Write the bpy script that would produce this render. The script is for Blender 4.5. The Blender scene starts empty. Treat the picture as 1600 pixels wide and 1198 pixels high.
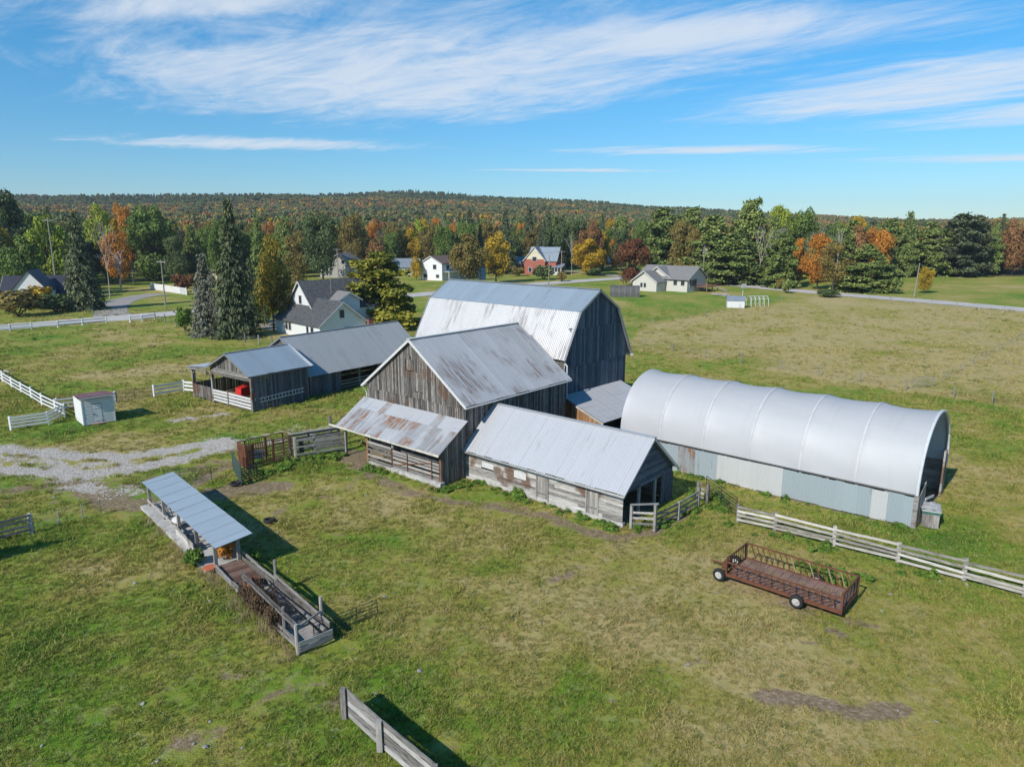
import bpy, math, random
import numpy as np
from mathutils import Vector, Matrix

random.seed(7)
rng = np.random.default_rng(7)
scn = bpy.context.scene
COL = scn.collection
R = math.radians
PI = math.pi

# ------------------------------------------------------------------ camera, sky, sun, exposure
CAM_H, PITCH, FOC = 18.0, 0.2138948, 1107.24
cam_d = bpy.data.cameras.new('camera')
cam_d.sensor_width = 36.0
cam_d.lens = FOC / 1600.0 * 36.0
cam_d.clip_end = 9000.0
cam = bpy.data.objects.new('camera', cam_d)
COL.objects.link(cam)
cam.location = (0, 0, CAM_H)
cam.rotation_euler = (PI / 2 - PITCH, 0, 0)
scn.camera = cam

SUN_DIR = Vector((-0.64, -0.768, 0))          # where the sun stands, seen from the farm
SUN_EL = R(36.0)
SUN_ROT = math.atan2(SUN_DIR.x, SUN_DIR.y)
world = bpy.data.worlds.new('World')
scn.world = world
world.use_nodes = True


def build_world():
    nt = world.node_tree
    nt.nodes.clear()
    N, L = nt.nodes.new, nt.links.new
    out, bg = N('ShaderNodeOutputWorld'), N('ShaderNodeBackground')
    sky = N('ShaderNodeTexSky')
    sky.sky_type = 'NISHITA'
    sky.sun_disc = False
    sky.sun_elevation = SUN_EL
    sky.sun_rotation = SUN_ROT
    sky.altitude = 300
    sky.air_density = 1.0
    sky.dust_density = 0.05
    sky.ozone_density = 4.0
    hs = N('ShaderNodeHueSaturation')
    hs.inputs['Saturation'].default_value = 1.16
    hs.inputs['Value'].default_value = 1.0
    tint = N('ShaderNodeMix'); tint.data_type = 'RGBA'; tint.blend_type = 'MULTIPLY'
    tint.inputs['Factor'].default_value = 1.0
    L(sky.outputs[0], tint.inputs['A']); L(tint.outputs['Result'], hs.inputs['Color'])
    tc = N('ShaderNodeTexCoord')
    sep = N('ShaderNodeSeparateXYZ')
    L(tc.outputs['Generated'], sep.inputs[0])
    air = N('ShaderNodeValToRGB')
    air.color_ramp.elements[0].position, air.color_ramp.elements[0].color = 0.0, (0.43, 0.525, 0.615, 1)
    air.color_ramp.elements[1].position, air.color_ramp.elements[1].color = 0.34, (0.56, 0.82, 0.85, 1)
    L(sep.outputs[2], air.inputs[0]); L(air.outputs[0], tint.inputs['B'])

    def math_(op, a, b=None, clamp=False):
        n = N('ShaderNodeMath'); n.operation = op; n.use_clamp = clamp
        for i, v in enumerate((a, b)):
            if v is None: continue
            if isinstance(v, (int, float)): n.inputs[i].default_value = v
            else: L(v, n.inputs[i])
        return n.outputs[0]
    zz = math_('MAXIMUM', sep.outputs[2], 0.02)
    u, v = math_('DIVIDE', sep.outputs[0], zz), math_('DIVIDE', sep.outputs[1], zz)
    cmb = N('ShaderNodeCombineXYZ')
    L(u, cmb.inputs[0]); L(v, cmb.inputs[1])

    def noise(scale, detail, rough, dist, rot=0.0, st=(1, 1, 1)):
        mp = N('ShaderNodeMapping'); mp.inputs['Rotation'].default_value = (0, 0, rot)
        mp2 = N('ShaderNodeMapping'); mp2.inputs['Scale'].default_value = st
        L(cmb.outputs[0], mp.inputs[0]); L(mp.outputs[0], mp2.inputs[0])
        n = N('ShaderNodeTexNoise')
        n.inputs['Scale'].default_value = scale; n.inputs['Detail'].default_value = detail
        n.inputs['Roughness'].default_value = rough; n.inputs['Distortion'].default_value = dist
        L(mp2.outputs[0], n.inputs['Vector'])
        return n.outputs['Fac']

    def blob(cx, cy, rot, sx, sy):
        mp = N('ShaderNodeMapping'); mp.vector_type = 'TEXTURE'
        mp.inputs['Location'].default_value = (cx, cy, 0)
        mp.inputs['Rotation'].default_value = (0, 0, rot)
        mp.inputs['Scale'].default_value = (sx, sy, 1)
        L(cmb.outputs[0], mp.inputs[0])
        ln = N('ShaderNodeVectorMath'); ln.operation = 'LENGTH'
        L(mp.outputs[0], ln.inputs[0])
        mr = N('ShaderNodeMapRange'); mr.interpolation_type = 'SMOOTHSTEP'
        mr.inputs['From Min'].default_value = 1.25; mr.inputs['From Max'].default_value = 0.05
        L(ln.outputs['Value'], mr.inputs['Value'])
        return mr.outputs[0]
    big = blob(-0.75, 5.2, R(-24), 3.2, 2.6)
    for b in (blob(0.8, 4.1, R(-14), 2.2, 0.8), blob(3.0, 5.5, R(-52), 2.7, 1.5), blob(-1.45, 3.5, R(-12), 1.1, 0.5),
              blob(-3.0, 8.9, R(10), 2.6, 1.0), blob(4.9, 6.3, R(-45), 2.6, 1.1), blob(-7.5, 4.0, R(-35), 3.0, 1.3),
              blob(7.0, 3.0, R(-40), 2.5, 1.2), blob(0.5, -5.0, R(-20), 6.0, 2.4), blob(-3.0, -0.5, R(20), 3.0, 1.2), blob(5.0, -2.0, R(30), 4.0, 1.5),
              blob(1.2, 12.8, R(4), 2.2, 0.5), blob(2.6, 9.6, R(-4), 2.6, 0.8), blob(8.0, 10.5, R(-8), 4.0, 1.0)):
        big = math_('MAXIMUM', big, b)
    fine = noise(1.5, 12, 0.66, 1.1, R(46), (0.62, 1.2, 1))
    wisp = noise(1.0, 14, 0.70, 1.8, R(50), (0.42, 1.5, 1))
    n1 = math_('ADD', math_('MULTIPLY', fine, 0.75), math_('MULTIPLY', wisp, 0.65))
    c = math_('ADD', math_('MULTIPLY', big, 1.15), math_('MULTIPLY', math_('SUBTRACT', n1, 0.88), 2.1))
    mr = N('ShaderNodeMapRange'); mr.interpolation_type = 'SMOOTHSTEP'
    mr.inputs['From Min'].default_value = -0.16; mr.inputs['From Max'].default_value = 1.0
    mr.inputs['To Max'].default_value = 0.80
    L(c, mr.inputs['Value'])
    mix = N('ShaderNodeMix'); mix.data_type = 'RGBA'
    L(mr.outputs[0], mix.inputs['Factor'])
    L(hs.outputs[0], mix.inputs['A'])
    mix.inputs['B'].default_value = (4.3, 4.6, 5.0, 1)
    L(mix.outputs['Result'], bg.inputs['Color'])
    bg.inputs['Strength'].default_value = 0.140
    L(bg.outputs[0], out.inputs['Surface'])


build_world()
sun_d = bpy.data.lights.new('sun', 'SUN')
sun_d.energy = 4.1
sun_d.angle = R(0.55)
sun_d.color = (1.0, 0.945, 0.86)
sun = bpy.data.objects.new('sun', sun_d)
COL.objects.link(sun)
sd = SUN_DIR.normalized() * math.cos(SUN_EL) + Vector((0, 0, math.sin(SUN_EL)))
sun.rotation_euler = sd.to_track_quat('Z', 'Y').to_euler()
sun.location = (-30, -30, 60)
vs = scn.view_settings
vs.view_transform = 'Standard'
vs.look = 'None'
vs.exposure = 0.38
vs.gamma = 1.0
vs.use_curve_mapping = False

# ------------------------------------------------------------------ helpers


def _ray(px, py):
    X, Y = (px - 800) / FOC, -(py - 599) / FOC
    return Vector((X, math.cos(PITCH) + Y * math.sin(PITCH), -math.sin(PITCH) + Y * math.cos(PITCH)))


def G(px, py, z=0.0):
    """survey: where a sight line of the drone picture meets the level z"""
    d = _ray(px, py)
    t = (z - CAM_H) / d.z
    return Vector((d.x * t, d.y * t, z))


def HG(base, top):
    b = G(*base); d = _ray(*top)
    return CAM_H + d.z * b.y / d.y


def thing(name, label, cat, loc=(0, 0, 0), rotz=0.0, group=None):
    o = bpy.data.objects.new(name, None)
    COL.objects.link(o)
    o.empty_display_size = 0.2
    o.location = loc
    o.rotation_euler = (0, 0, rotz)
    o['label'] = label
    o['category'] = cat
    if group: o['group'] = group
    return o


def tag(o, label, cat, group=None):
    o['label'] = label; o['category'] = cat
    if group: o['group'] = group
    return o


def link(name, me, mat=None, parent=None, smooth=False):
    if mat is not None and not me.materials: me.materials.append(mat)
    if smooth:
        me.polygons.foreach_set('use_smooth', [True] * len(me.polygons))
    o = bpy.data.objects.new(name, me)
    COL.objects.link(o)
    if parent is not None: o.parent = parent
    return o


BOXF = [(0, 3, 2, 1), (4, 5, 6, 7), (0, 1, 5, 4), (1, 2, 6, 5), (2, 3, 7, 6), (3, 0, 4, 7)]


class MB:
    def __init__(s): s.v, s.f = [], []

    def add(s, v, f):
        k = len(s.v); s.v += [tuple(a) for a in v]; s.f += [tuple(i + k for i in q) for q in f]; return s

    def box(s, x0, x1, y0, y1, z0, z1):
        return s.add([(x0, y0, z0), (x1, y0, z0), (x1, y1, z0), (x0, y1, z0), (x0, y0, z1), (x1, y0, z1), (x1, y1, z1), (x0, y1, z1)], BOXF)

    def beam(s, p, q, w, h):
        p, q = Vector(p), Vector(q); d = (q - p).normalized()
        up = Vector((0, 0, 1)) if abs(d.z) < 0.95 else Vector((1, 0, 0))
        a = d.cross(up).normalized(); b = a.cross(d).normalized()
        v = []
        for c in (p, q):
            v += [c - a * w / 2 - b * h / 2, c + a * w / 2 - b * h / 2, c + a * w / 2 + b * h / 2, c - a * w / 2 + b * h / 2]
        return s.add(v, BOXF)

    def tube(s, pts, r, n=6, caps=True):
        pts = [Vector(p) for p in pts]
        rr = r if isinstance(r, (list, tuple)) else [r] * len(pts)
        k = len(s.v); v = []
        for i, p in enumerate(pts):
            d = (pts[min(i + 1, len(pts) - 1)] - pts[max(i - 1, 0)]).normalized()
            up = Vector((0, 0, 1)) if abs(d.z) < 0.9 else Vector((1, 0, 0))
            a = d.cross(up).normalized(); b = a.cross(d).normalized()
            for j in range(n):
                t = 2 * PI * j / n
                v.append(p + (a * math.cos(t) + b * math.sin(t)) * rr[i])
        f = []
        for i in range(len(pts) - 1):
            for j in range(n):
                f.append((i * n + j, i * n + (j + 1) % n, (i + 1) * n + (j + 1) % n, (i + 1) * n + j))
        if caps:
            f.append(tuple(range(n - 1, -1, -1))); m = (len(pts) - 1) * n
            f.append(tuple(range(m, m + n)))
        return s.add(v, f)

    def prism(s, poly, d):
        """flat polygon (3-D points) thickened by vector d"""
        n = len(poly); p = [Vector(a) for a in poly]; d = Vector(d)
        f = [tuple(range(n - 1, -1, -1)), tuple(range(n, 2 * n))]
        for i in range(n):
            j = (i + 1) % n; f.append((i, j, j + n, i + n))
        return s.add(p + [a + d for a in p], f)

    def mesh(s, name):
        me = bpy.data.meshes.new(name); me.from_pydata([tuple(a) for a in s.v], [], s.f); me.update(); return me

    def build(s, name, mat, parent=None, smooth=False):
        return link(name, s.mesh(name), mat, parent, smooth)


# ------------------------------------------------------------------ materials
MATS = {}


class NB:
    """small node builder"""
    def __init__(s, name):
        m = bpy.data.materials.new(name); m.use_nodes = True
        s.m, s.nt = m, m.node_tree
        s.nt.nodes.clear()
        s.out = s.n('ShaderNodeOutputMaterial')
        MATS[name] = m

    def n(s, t, **kw):
        x = s.nt.nodes.new(t)
        for k, v in kw.items(): setattr(x, k, v)
        return x

    def set(s, node, **kw):
        for k, v in kw.items():
            sock = node.inputs[k.replace('_', ' ')] if k.replace('_', ' ') in node.inputs else node.inputs[k]
            s.put(sock, v)
        return node

    def put(s, sock, v):
        if hasattr(v, 'is_linked') and hasattr(v, 'node'): s.nt.links.new(v, sock)
        else:
            if isinstance(v, tuple) and len(v) == 3 and sock.type == 'RGBA': v = (*v, 1)
            sock.default_value = v

    def math(s, op, a, b=0.5, clamp=False):
        x = s.n('ShaderNodeMath', operation=op, use_clamp=clamp); s.put(x.inputs[0], a); s.put(x.inputs[1], b); return x.outputs[0]

    def mix(s, f, a, b, mode='MIX'):
        x = s.n('ShaderNodeMix', data_type='RGBA', blend_type=mode)
        s.put(x.inputs['Factor'], f); s.put(x.inputs['A'], a); s.put(x.inputs['B'], b)
        return x.outputs['Result']

    def rng(s, v, a, b, c=0.0, d=1.0):
        x = s.n('ShaderNodeMapRange', interpolation_type='SMOOTHSTEP')
        s.put(x.inputs[0], v)
        for i, q in enumerate((a, b, c, d)): x.inputs[1 + i].default_value = q
        return x.outputs[0]

    def coord(s, which='Object', scale=(1, 1, 1), offset=None):
        if which == 'World': o = s.n('ShaderNodeNewGeometry').outputs['Position']
        else: o = s.n('ShaderNodeTexCoord').outputs[which]
        if offset is not None:
            a = s.n('ShaderNodeVectorMath', operation='ADD'); s.put(a.inputs[0], o); s.put(a.inputs[1], offset); o = a.outputs[0]
        mp = s.n('ShaderNodeMapping'); mp.inputs['Scale'].default_value = scale; s.put(mp.inputs[0], o)
        return mp.outputs[0]

    def noise(s, vec, scale=1.0, detail=4.0, rough=0.55, dist=0.0):
        x = s.n('ShaderNodeTexNoise'); s.put(x.inputs['Vector'], vec)
        x.inputs['Scale'].default_value = scale; x.inputs['Detail'].default_value = detail
        x.inputs['Roughness'].default_value = rough; x.inputs['Distortion'].default_value = dist
        return x.outputs['Fac']

    def ramp(s, v, stops):
        x = s.n('ShaderNodeValToRGB'); s.put(x.inputs[0], v)
        e = x.color_ramp.elements
        while len(e) < len(stops): e.new(0.5)
        for q, (p, c) in zip(e, stops): q.position = p; q.color = (*c, 1)
        return x.outputs[0]

    def rand(s): return s.n('ShaderNodeObjectInfo').outputs['Random']

    def bump(s, h, strength=0.3, dist=0.02):
        x = s.n('ShaderNodeBump'); x.inputs['Strength'].default_value = strength; x.inputs['Distance'].default_value = dist
        s.put(x.inputs['Height'], h); return x.outputs[0]

    def bsdf(s, color, rough=0.8, metal=0.0, spec=0.3, normal=None, **kw):
        x = s.n('ShaderNodeBsdfPrincipled')
        s.put(x.inputs['Base Color'], color); s.put(x.inputs['Roughness'], rough); s.put(x.inputs['Metallic'], metal)
        s.put(x.inputs['Specular IOR Level'], spec)
        if normal is not None: s.put(x.inputs['Normal'], normal)
        for k, v in kw.items(): s.put(x.inputs[k.replace('_', ' ')], v)
        s.nt.links.new(x.outputs[0], s.out.inputs[0])
        return x


def wood(name, axis, dark, mid, light, tint=None, tintpos=(0.55, 0.75)):
    b = NB(name)
    rv = b.rand()
    off = b.n('ShaderNodeCombineXYZ')
    for i in range(3): b.put(off.inputs[i], b.math('MULTIPLY', rv, 37.0 + 11 * i))
    sc = [9.0, 9.0, 9.0]; sc[axis] = 0.9
    v = b.coord('Object', tuple(sc), off.outputs[0])
    g = b.noise(v, 2.2, 6, 0.65, 0.4)
    sc2 = [2.0, 2.0, 2.0]; sc2[axis] = 0.5
    v2 = b.coord('Object', tuple(sc2), off.outputs[0])
    s_ = b.noise(v2, 1.1, 4, 0.6)
    f = b.math('ADD', b.math('MULTIPLY', b.math('ADD', b.math('MULTIPLY', b.math('SUBTRACT', g, 0.5), 1.6), 0.5), 0.75), b.math('ADD', b.math('MULTIPLY', rv, 0.42), b.math('MULTIPLY', s_, 0.25)))
    f = b.math('SUBTRACT', f, 0.21)
    col = b.ramp(f, [(0.12, dark), (0.5, mid), (0.88, light)])
    if tint:
        w = b.noise(b.coord('Object', (0.6, 0.6, 0.6)), 0.8, 3, 0.5)
        col = b.mix(b.math('MULTIPLY', b.rng(w, *tintpos), 0.85), col, b.mix(g, tuple(c * 0.5 for c in tint), tint))
    b.bsdf(col, 0.85, 0, 0.15, b.bump(g, 0.5, 0.01))
    return b.m


W_BARN = ((0.022, 0.020, 0.019), (0.125, 0.115, 0.107), (0.36, 0.34, 0.315))
wood('barn_board', 2, *W_BARN, tint=(0.17, 0.095, 0.058), tintpos=(0.5, 0.72))
wood('shaded_board', 2, (0.035, 0.04, 0.05), (0.10, 0.115, 0.14), (0.20, 0.22, 0.25))  # shade of the sunless walls put into the boards as a bluish dark tone
wood('plank_x', 0, (0.05, 0.047, 0.044), (0.24, 0.228, 0.215), (0.50, 0.485, 0.46))
wood('plank_pale', 0, (0.07, 0.064, 0.058), (0.33, 0.315, 0.295), (0.62, 0.60, 0.57), tint=(0.15, 0.08, 0.045), tintpos=(0.53, 0.62))
wood('plank_dark', 0, (0.04, 0.037, 0.034), (0.15, 0.14, 0.13), (0.32, 0.305, 0.285))
wood('plank_y', 1, (0.05, 0.047, 0.044), (0.20, 0.19, 0.18), (0.42, 0.40, 0.38))
wood('rail_wood', 0, (0.09, 0.08, 0.07), (0.36, 0.335, 0.30), (0.66, 0.63, 0.58))
wood('post_wood', 2, (0.06, 0.055, 0.05), (0.22, 0.205, 0.19), (0.42, 0.40, 0.37))
wood('orange_board', 2, (0.12, 0.055, 0.025), (0.30, 0.16, 0.075), (0.42, 0.27, 0.16))
wood('deck_board', 1, (0.05, 0.03, 0.022), (0.14, 0.085, 0.065), (0.25, 0.17, 0.14))
wood('pole_wood', 2, (0.16, 0.14, 0.12), (0.30, 0.27, 0.24), (0.42, 0.39, 0.35))
wood('brown_post', 2, (0.10, 0.055, 0.035), (0.24, 0.13, 0.08), (0.36, 0.22, 0.14))


def metal_roof(name, base, dirt, amount=(0.5, 0.75), rust=0.0, tintnoise=0.1, rough=0.42, metal=0.25, swap=False):
    b = NB(name)
    sw = lambda x, y, z: (y, x, z) if swap else (x, y, z)
    v = b.coord('Object', sw(2.6, 0.34, 0.34))
    st = b.noise(v, 1.3, 7, 0.66, 0.3)
    big = b.noise(b.coord('Object', (0.32, 0.32, 0.32)), 0.9, 4, 0.6)
    m = b.math('MULTIPLY', b.rng(st, *amount), b.rng(big, 0.42, 0.64))
    col = b.mix(b.math('MULTIPLY', m, 0.85), base, dirt)
    rv = b.rand()
    col = b.mix(b.math('MULTIPLY', rv, tintnoise * 2.2), col, tuple(c * 0.55 for c in base))
    fine = b.noise(b.coord('Object', (7, 2, 2)), 2.0, 5, 0.6)
    col = b.mix(b.math('MULTIPLY', b.rng(fine, 0.45, 0.75), 0.22), col, tuple(c * 0.6 for c in base))
    if rust:
        r1 = b.noise(b.coord('Object', sw(2.3, 0.55, 0.55)), 1.6, 7, 0.72, 0.3)
        r2 = b.noise(b.coord('Object', sw(0.4, 0.9, 0.9)), 0.8, 3, 0.5)
        rr = b.math('ADD', r1, b.math('MULTIPLY', rv, 0.16))
        mk = b.math('MULTIPLY', b.rng(rr, 0.56, 0.68), b.rng(r2, 0.42, 0.58))
        rc = b.ramp(b.noise(b.coord('Object', (3, 1.5, 1.5)), 3, 5, 0.65), [(0.3, (0.10, 0.055, 0.035)), (0.52, (0.30, 0.15, 0.075)), (0.72, (0.46, 0.20, 0.05))])
        col = b.mix(b.math('MULTIPLY', mk, rust), col, rc)
    b.bsdf(col, rough, metal, 0.4)
    return b.m


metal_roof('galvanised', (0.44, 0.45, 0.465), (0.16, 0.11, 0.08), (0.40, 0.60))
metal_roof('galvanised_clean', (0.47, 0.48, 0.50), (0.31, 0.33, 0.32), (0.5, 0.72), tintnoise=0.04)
metal_roof('galvanised_sunlit', (0.45, 0.45, 0.455), (0.17, 0.15, 0.135), (0.42, 0.66), tintnoise=0.03)  # same gambrel metal, whitened to stand in for sun on the lower slope
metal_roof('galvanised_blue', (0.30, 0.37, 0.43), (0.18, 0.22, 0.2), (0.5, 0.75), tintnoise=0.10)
metal_roof('galvanised_grey', (0.37, 0.385, 0.385), (0.20, 0.24, 0.21), (0.5, 0.7), tintnoise=0.06)
metal_roof('galvanised_rusty', (0.40, 0.43, 0.46), (0.19, 0.17, 0.15), (0.40, 0.60), rust=0.95, tintnoise=0.22)
metal_roof('lean_to_tin', (0.47, 0.48, 0.49), (0.21, 0.17, 0.14), (0.44, 0.60), rust=0.92, tintnoise=0.32, swap=True)
metal_roof('tin_panel', (0.33, 0.39, 0.42), (0.17, 0.13, 0.09), (0.55, 0.75), tintnoise=0.1, rough=0.5, metal=0.2)
metal_roof('tin_panel_white', (0.43, 0.44, 0.44), (0.24, 0.34, 0.31), (0.48, 0.7), tintnoise=0.05, rough=0.6, metal=0.0)
metal_roof('red_tin', (0.26, 0.10, 0.085), (0.38, 0.30, 0.28), (0.5, 0.7), tintnoise=0.15)
metal_roof('trough_tin', (0.38, 0.45, 0.49), (0.16, 0.13, 0.11), (0.56, 0.72), tintnoise=0.08)


def plain(name, col, rough=0.7, metal=0.0, var=0.25, scale=2.0, spec=0.3, stretch=(1, 1, 1), bump=0.0):
    b = NB(name)
    n = b.noise(b.coord('Object', stretch), scale, 6, 0.62)
    c = b.mix(b.math('MULTIPLY', b.rng(n, 0.35, 0.7), var * 2), col, tuple(x * 0.45 for x in col))
    c = b.mix(b.math('MULTIPLY', b.rand(), var * 0.5), c, tuple(x * 0.6 for x in col))
    b.bsdf(c, rough, metal, spec, b.bump(n, bump, 0.02) if bump else None)
    return b.m


plain('white_paint', (0.68, 0.685, 0.685), 0.55, 0, 0.10, 5)
plain('white_trim', (0.56, 0.56, 0.555), 0.6, 0, 0.15, 6)
plain('cream_fascia', (0.60, 0.58, 0.50), 0.7, 0, 0.3, 4)
plain('concrete', (0.46, 0.45, 0.43), 0.9, 0, 0.3, 2.5, bump=0.3)
plain('rust_steel', (0.165, 0.066, 0.036), 0.8, 0.1, 0.35, 4)
plain('rust_pale', (0.36, 0.25, 0.17), 0.8, 0.0, 0.35, 4)
plain('rust_floor', (0.25, 0.155, 0.12), 0.85, 0.0, 0.35, 1.5)
plain('dark_steel', (0.06, 0.065, 0.065), 0.5, 0.4, 0.3, 4)
plain('green_steel', (0.07, 0.11, 0.085), 0.5, 0.2, 0.3, 4)
plain('grey_steel', (0.34, 0.35, 0.36), 0.45, 0.5, 0.2, 4)
plain('tyre_rubber', (0.025, 0.025, 0.026), 0.85, 0, 0.3, 8)
plain('red_enamel', (0.52, 0.025, 0.02), 0.35, 0, 0.15, 4, 0.5)
plain('blue_enamel', (0.03, 0.10, 0.20), 0.4, 0, 0.15, 2, 0.5)
plain('silver_paint', (0.50, 0.51, 0.52), 0.3, 0.4, 0.08, 2, 0.5)
plain('green_tarp', (0.06, 0.16, 0.13), 0.5, 0, 0.3, 3)
plain('grey_tarp', (0.42, 0.43, 0.44), 0.5, 0, 0.3, 2)
plain('terracotta', (0.50, 0.14, 0.07), 0.8, 0, 0.2, 4)
plain('slate_shingle', (0.10, 0.105, 0.112), 0.9, 0, 0.5, 2.2, 0.2, (1, 1, 1), 0.4)
plain('grey_shingle', (0.21, 0.205, 0.20), 0.9, 0, 0.2, 2, 0.2)
plain('brown_shingle', (0.16, 0.115, 0.10), 0.9, 0, 0.2, 2, 0.2)
plain('blue_metal', (0.22, 0.265, 0.31), 0.5, 0.1, 0.15, 1)
plain('dark_metal', (0.045, 0.045, 0.06), 0.5, 0.1, 0.2, 1)
plain('beige_wall', (0.60, 0.565, 0.51), 0.8, 0, 0.06, 1)
plain('grey_wall', (0.40, 0.395, 0.38), 0.8, 0, 0.06, 1)
plain('cream_wall', (0.60, 0.55, 0.40), 0.8, 0, 0.1, 1)
plain('brown_tarp', (0.10, 0.095, 0.09), 0.6, 0, 0.3, 1.5)
plain('bark', (0.085, 0.068, 0.055), 0.95, 0, 0.4, 3, 0.1, (3, 3, 0.6))
plain('pale_bark', (0.44, 0.40, 0.36), 0.9, 0, 0.35, 2, 0.1, (3, 3, 0.6))
plain('stone', (0.34, 0.325, 0.30), 0.9, 0, 0.35, 3, 0.2, bump=0.4)
plain('gravel_stone', (0.50, 0.47, 0.43), 0.95, 0, 0.3, 2.0, 0.15)
plain('wire_steel', (0.30, 0.29, 0.28), 0.5, 0.4, 0.1, 2)
plain('seam_cloth', (0.46, 0.47, 0.485), 0.6, 0.0, 0.15, 2)
plain('dirty_rim', (0.50, 0.49, 0.46), 0.6, 0.0, 0.45, 9)
plain('dead_twig', (0.16, 0.10, 0.07), 0.95, 0, 0.4, 2, 0.1)


def siding(name, col, pitch=0.22):
    b = NB(name)
    w = b.n('ShaderNodeTexWave', wave_type='BANDS', bands_direction='Z', wave_profile='SAW')
    b.put(w.inputs['Vector'], b.coord('Object')); w.inputs['Scale'].default_value = 1 / pitch / 3.1416 / 2 * 3.1416
    c = b.mix(b.math('MULTIPLY', b.noise(b.coord('Object'), 0.7, 4), 0.2), col, tuple(x * 0.6 for x in col))
    b.bsdf(c, 0.6, 0, 0.3, b.bump(w.outputs['Fac'], 0.5, 0.05))
    return b.m


siding('white_siding', (0.70, 0.71, 0.72))
siding('pale_siding', (0.55, 0.525, 0.48))
siding('tan_siding', (0.37, 0.355, 0.335))


def brick_mat():
    b = NB('red_brick')
    t = b.n('ShaderNodeTexBrick'); v = b.coord('Object', (1, 1, 1))
    sw = b.n('ShaderNodeSeparateXYZ'); b.put(sw.inputs[0], v)
    cm = b.n('ShaderNodeCombineXYZ'); b.put(cm.inputs[0], b.math('ADD', sw.outputs[0], sw.outputs[1])); b.put(cm.inputs[1], sw.outputs[2])
    b.put(t.inputs['Vector'], cm.outputs[0])
    t.inputs['Scale'].default_value = 3.0
    b.put(t.inputs['Color1'], (0.36, 0.095, 0.062)); b.put(t.inputs['Color2'], (0.28, 0.075, 0.05)); b.put(t.inputs['Mortar'], (0.36, 0.26, 0.22))
    t.inputs['Mortar Size'].default_value = 0.012
    b.bsdf(t.outputs['Color'], 0.9)


brick_mat()


def glass_mat():
    b = NB('window_glass')
    b.bsdf((0.03, 0.035, 0.045), 0.08, 0.0, 0.6)


glass_mat()


def fabric_mat():
    b = NB('hoop_fabric')
    n = b.noise(b.coord('Object', (0.25, 1.2, 1.2)), 1.1, 5, 0.6)
    st = b.noise(b.coord('Object', (3.0, 0.2, 0.2)), 1.0, 4, 0.6)
    c = b.mix(b.math('MULTIPLY', b.rng(n, 0.4, 0.75), 0.25), (0.45, 0.46, 0.475), (0.36, 0.375, 0.395))
    c = b.mix(b.math('MULTIPLY', b.rng(st, 0.52, 0.8), 0.25), c, (0.33, 0.35, 0.37))
    wr = b.noise(b.coord('Object', (1.2, 0.25, 0.25)), 1.4, 5, 0.6, 0.6)
    p = b.bsdf(c, 0.58, 0.10, 0.25, b.bump(wr, 0.35, 0.05))
    tr = b.n('ShaderNodeBsdfTranslucent'); b.put(tr.inputs['Color'], (0.7, 0.72, 0.75))
    mx = b.n('ShaderNodeMixShader'); mx.inputs[0].default_value = 0.10
    b.nt.links.new(p.outputs[0], mx.inputs[1]); b.nt.links.new(tr.outputs[0], mx.inputs[2])
    b.nt.links.new(mx.outputs[0], b.out.inputs[0])


fabric_mat()


def leaf(name, stops, trans=0.22):
    b = NB(name)
    isl = b.n('ShaderNodeNewGeometry').outputs['Random Per Island']
    rv = b.rand()
    f = b.math('ADD', b.math('MULTIPLY', isl, 0.75), b.math('MULTIPLY', rv, 0.25))
    c = b.ramp(f, [(0.08 + 0.84 * i / (len(stops) - 1), s) for i, s in enumerate(stops)])
    big = b.noise(b.coord('World'), 0.35, 3, 0.5)
    c = b.mix(b.math('MULTIPLY', b.rng(big, 0.4, 0.65), 0.35), c, stops[-1])
    p = b.bsdf(c, 0.7, 0, 0.2)
    tr = b.n('ShaderNodeBsdfTranslucent'); b.put(tr.inputs['Color'], c)
    mx = b.n('ShaderNodeMixShader'); mx.inputs[0].default_value = trans
    b.nt.links.new(p.outputs[0], mx.inputs[1]); b.nt.links.new(tr.outputs[0], mx.inputs[2])
    b.nt.links.new(mx.outputs[0], b.out.inputs[0])
    return b.m


leaf('leaf_green', [(0.062, 0.106, 0.024), (0.115, 0.185, 0.039), (0.195, 0.265, 0.062)])
leaf('leaf_dark', [(0.045, 0.079, 0.033), (0.087, 0.128, 0.045), (0.156, 0.190, 0.073)])
leaf('leaf_lime', [(0.111, 0.174, 0.026), (0.238, 0.317, 0.038), (0.412, 0.428, 0.056)])
leaf('leaf_turning', [(0.06, 0.085, 0.016), (0.17, 0.17, 0.025), (0.40, 0.25, 0.03)])
leaf('leaf_yellow', [(0.273, 0.179, 0.013), (0.462, 0.284, 0.017), (0.609, 0.399, 0.032)])
leaf('leaf_gold', [(0.168, 0.137, 0.022), (0.397, 0.275, 0.027), (0.610, 0.397, 0.038)])
leaf('leaf_orange', [(0.249, 0.102, 0.021), (0.483, 0.190, 0.029), (0.615, 0.293, 0.051)])
leaf('leaf_red', [(0.169, 0.033, 0.018), (0.364, 0.065, 0.026), (0.468, 0.130, 0.039)])
leaf('leaf_maroon', [(0.068, 0.023, 0.018), (0.155, 0.043, 0.027), (0.189, 0.115, 0.038)])
leaf('leaf_olive', [(0.094, 0.085, 0.027), (0.179, 0.150, 0.043), (0.290, 0.213, 0.060)])
leaf('leaf_rust', [(0.127, 0.076, 0.035), (0.254, 0.135, 0.052), (0.381, 0.199, 0.079)])
leaf('needle_spruce', [(0.038, 0.056, 0.026), (0.076, 0.101, 0.044), (0.157, 0.177, 0.090)], 0.1)
leaf('needle_pine', [(0.070, 0.112, 0.031), (0.154, 0.213, 0.054), (0.301, 0.343, 0.098)], 0.15)
leaf('needle_pine_yellow', [(0.088, 0.119, 0.022), (0.213, 0.231, 0.033), (0.450, 0.388, 0.050)], 0.2)
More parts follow.
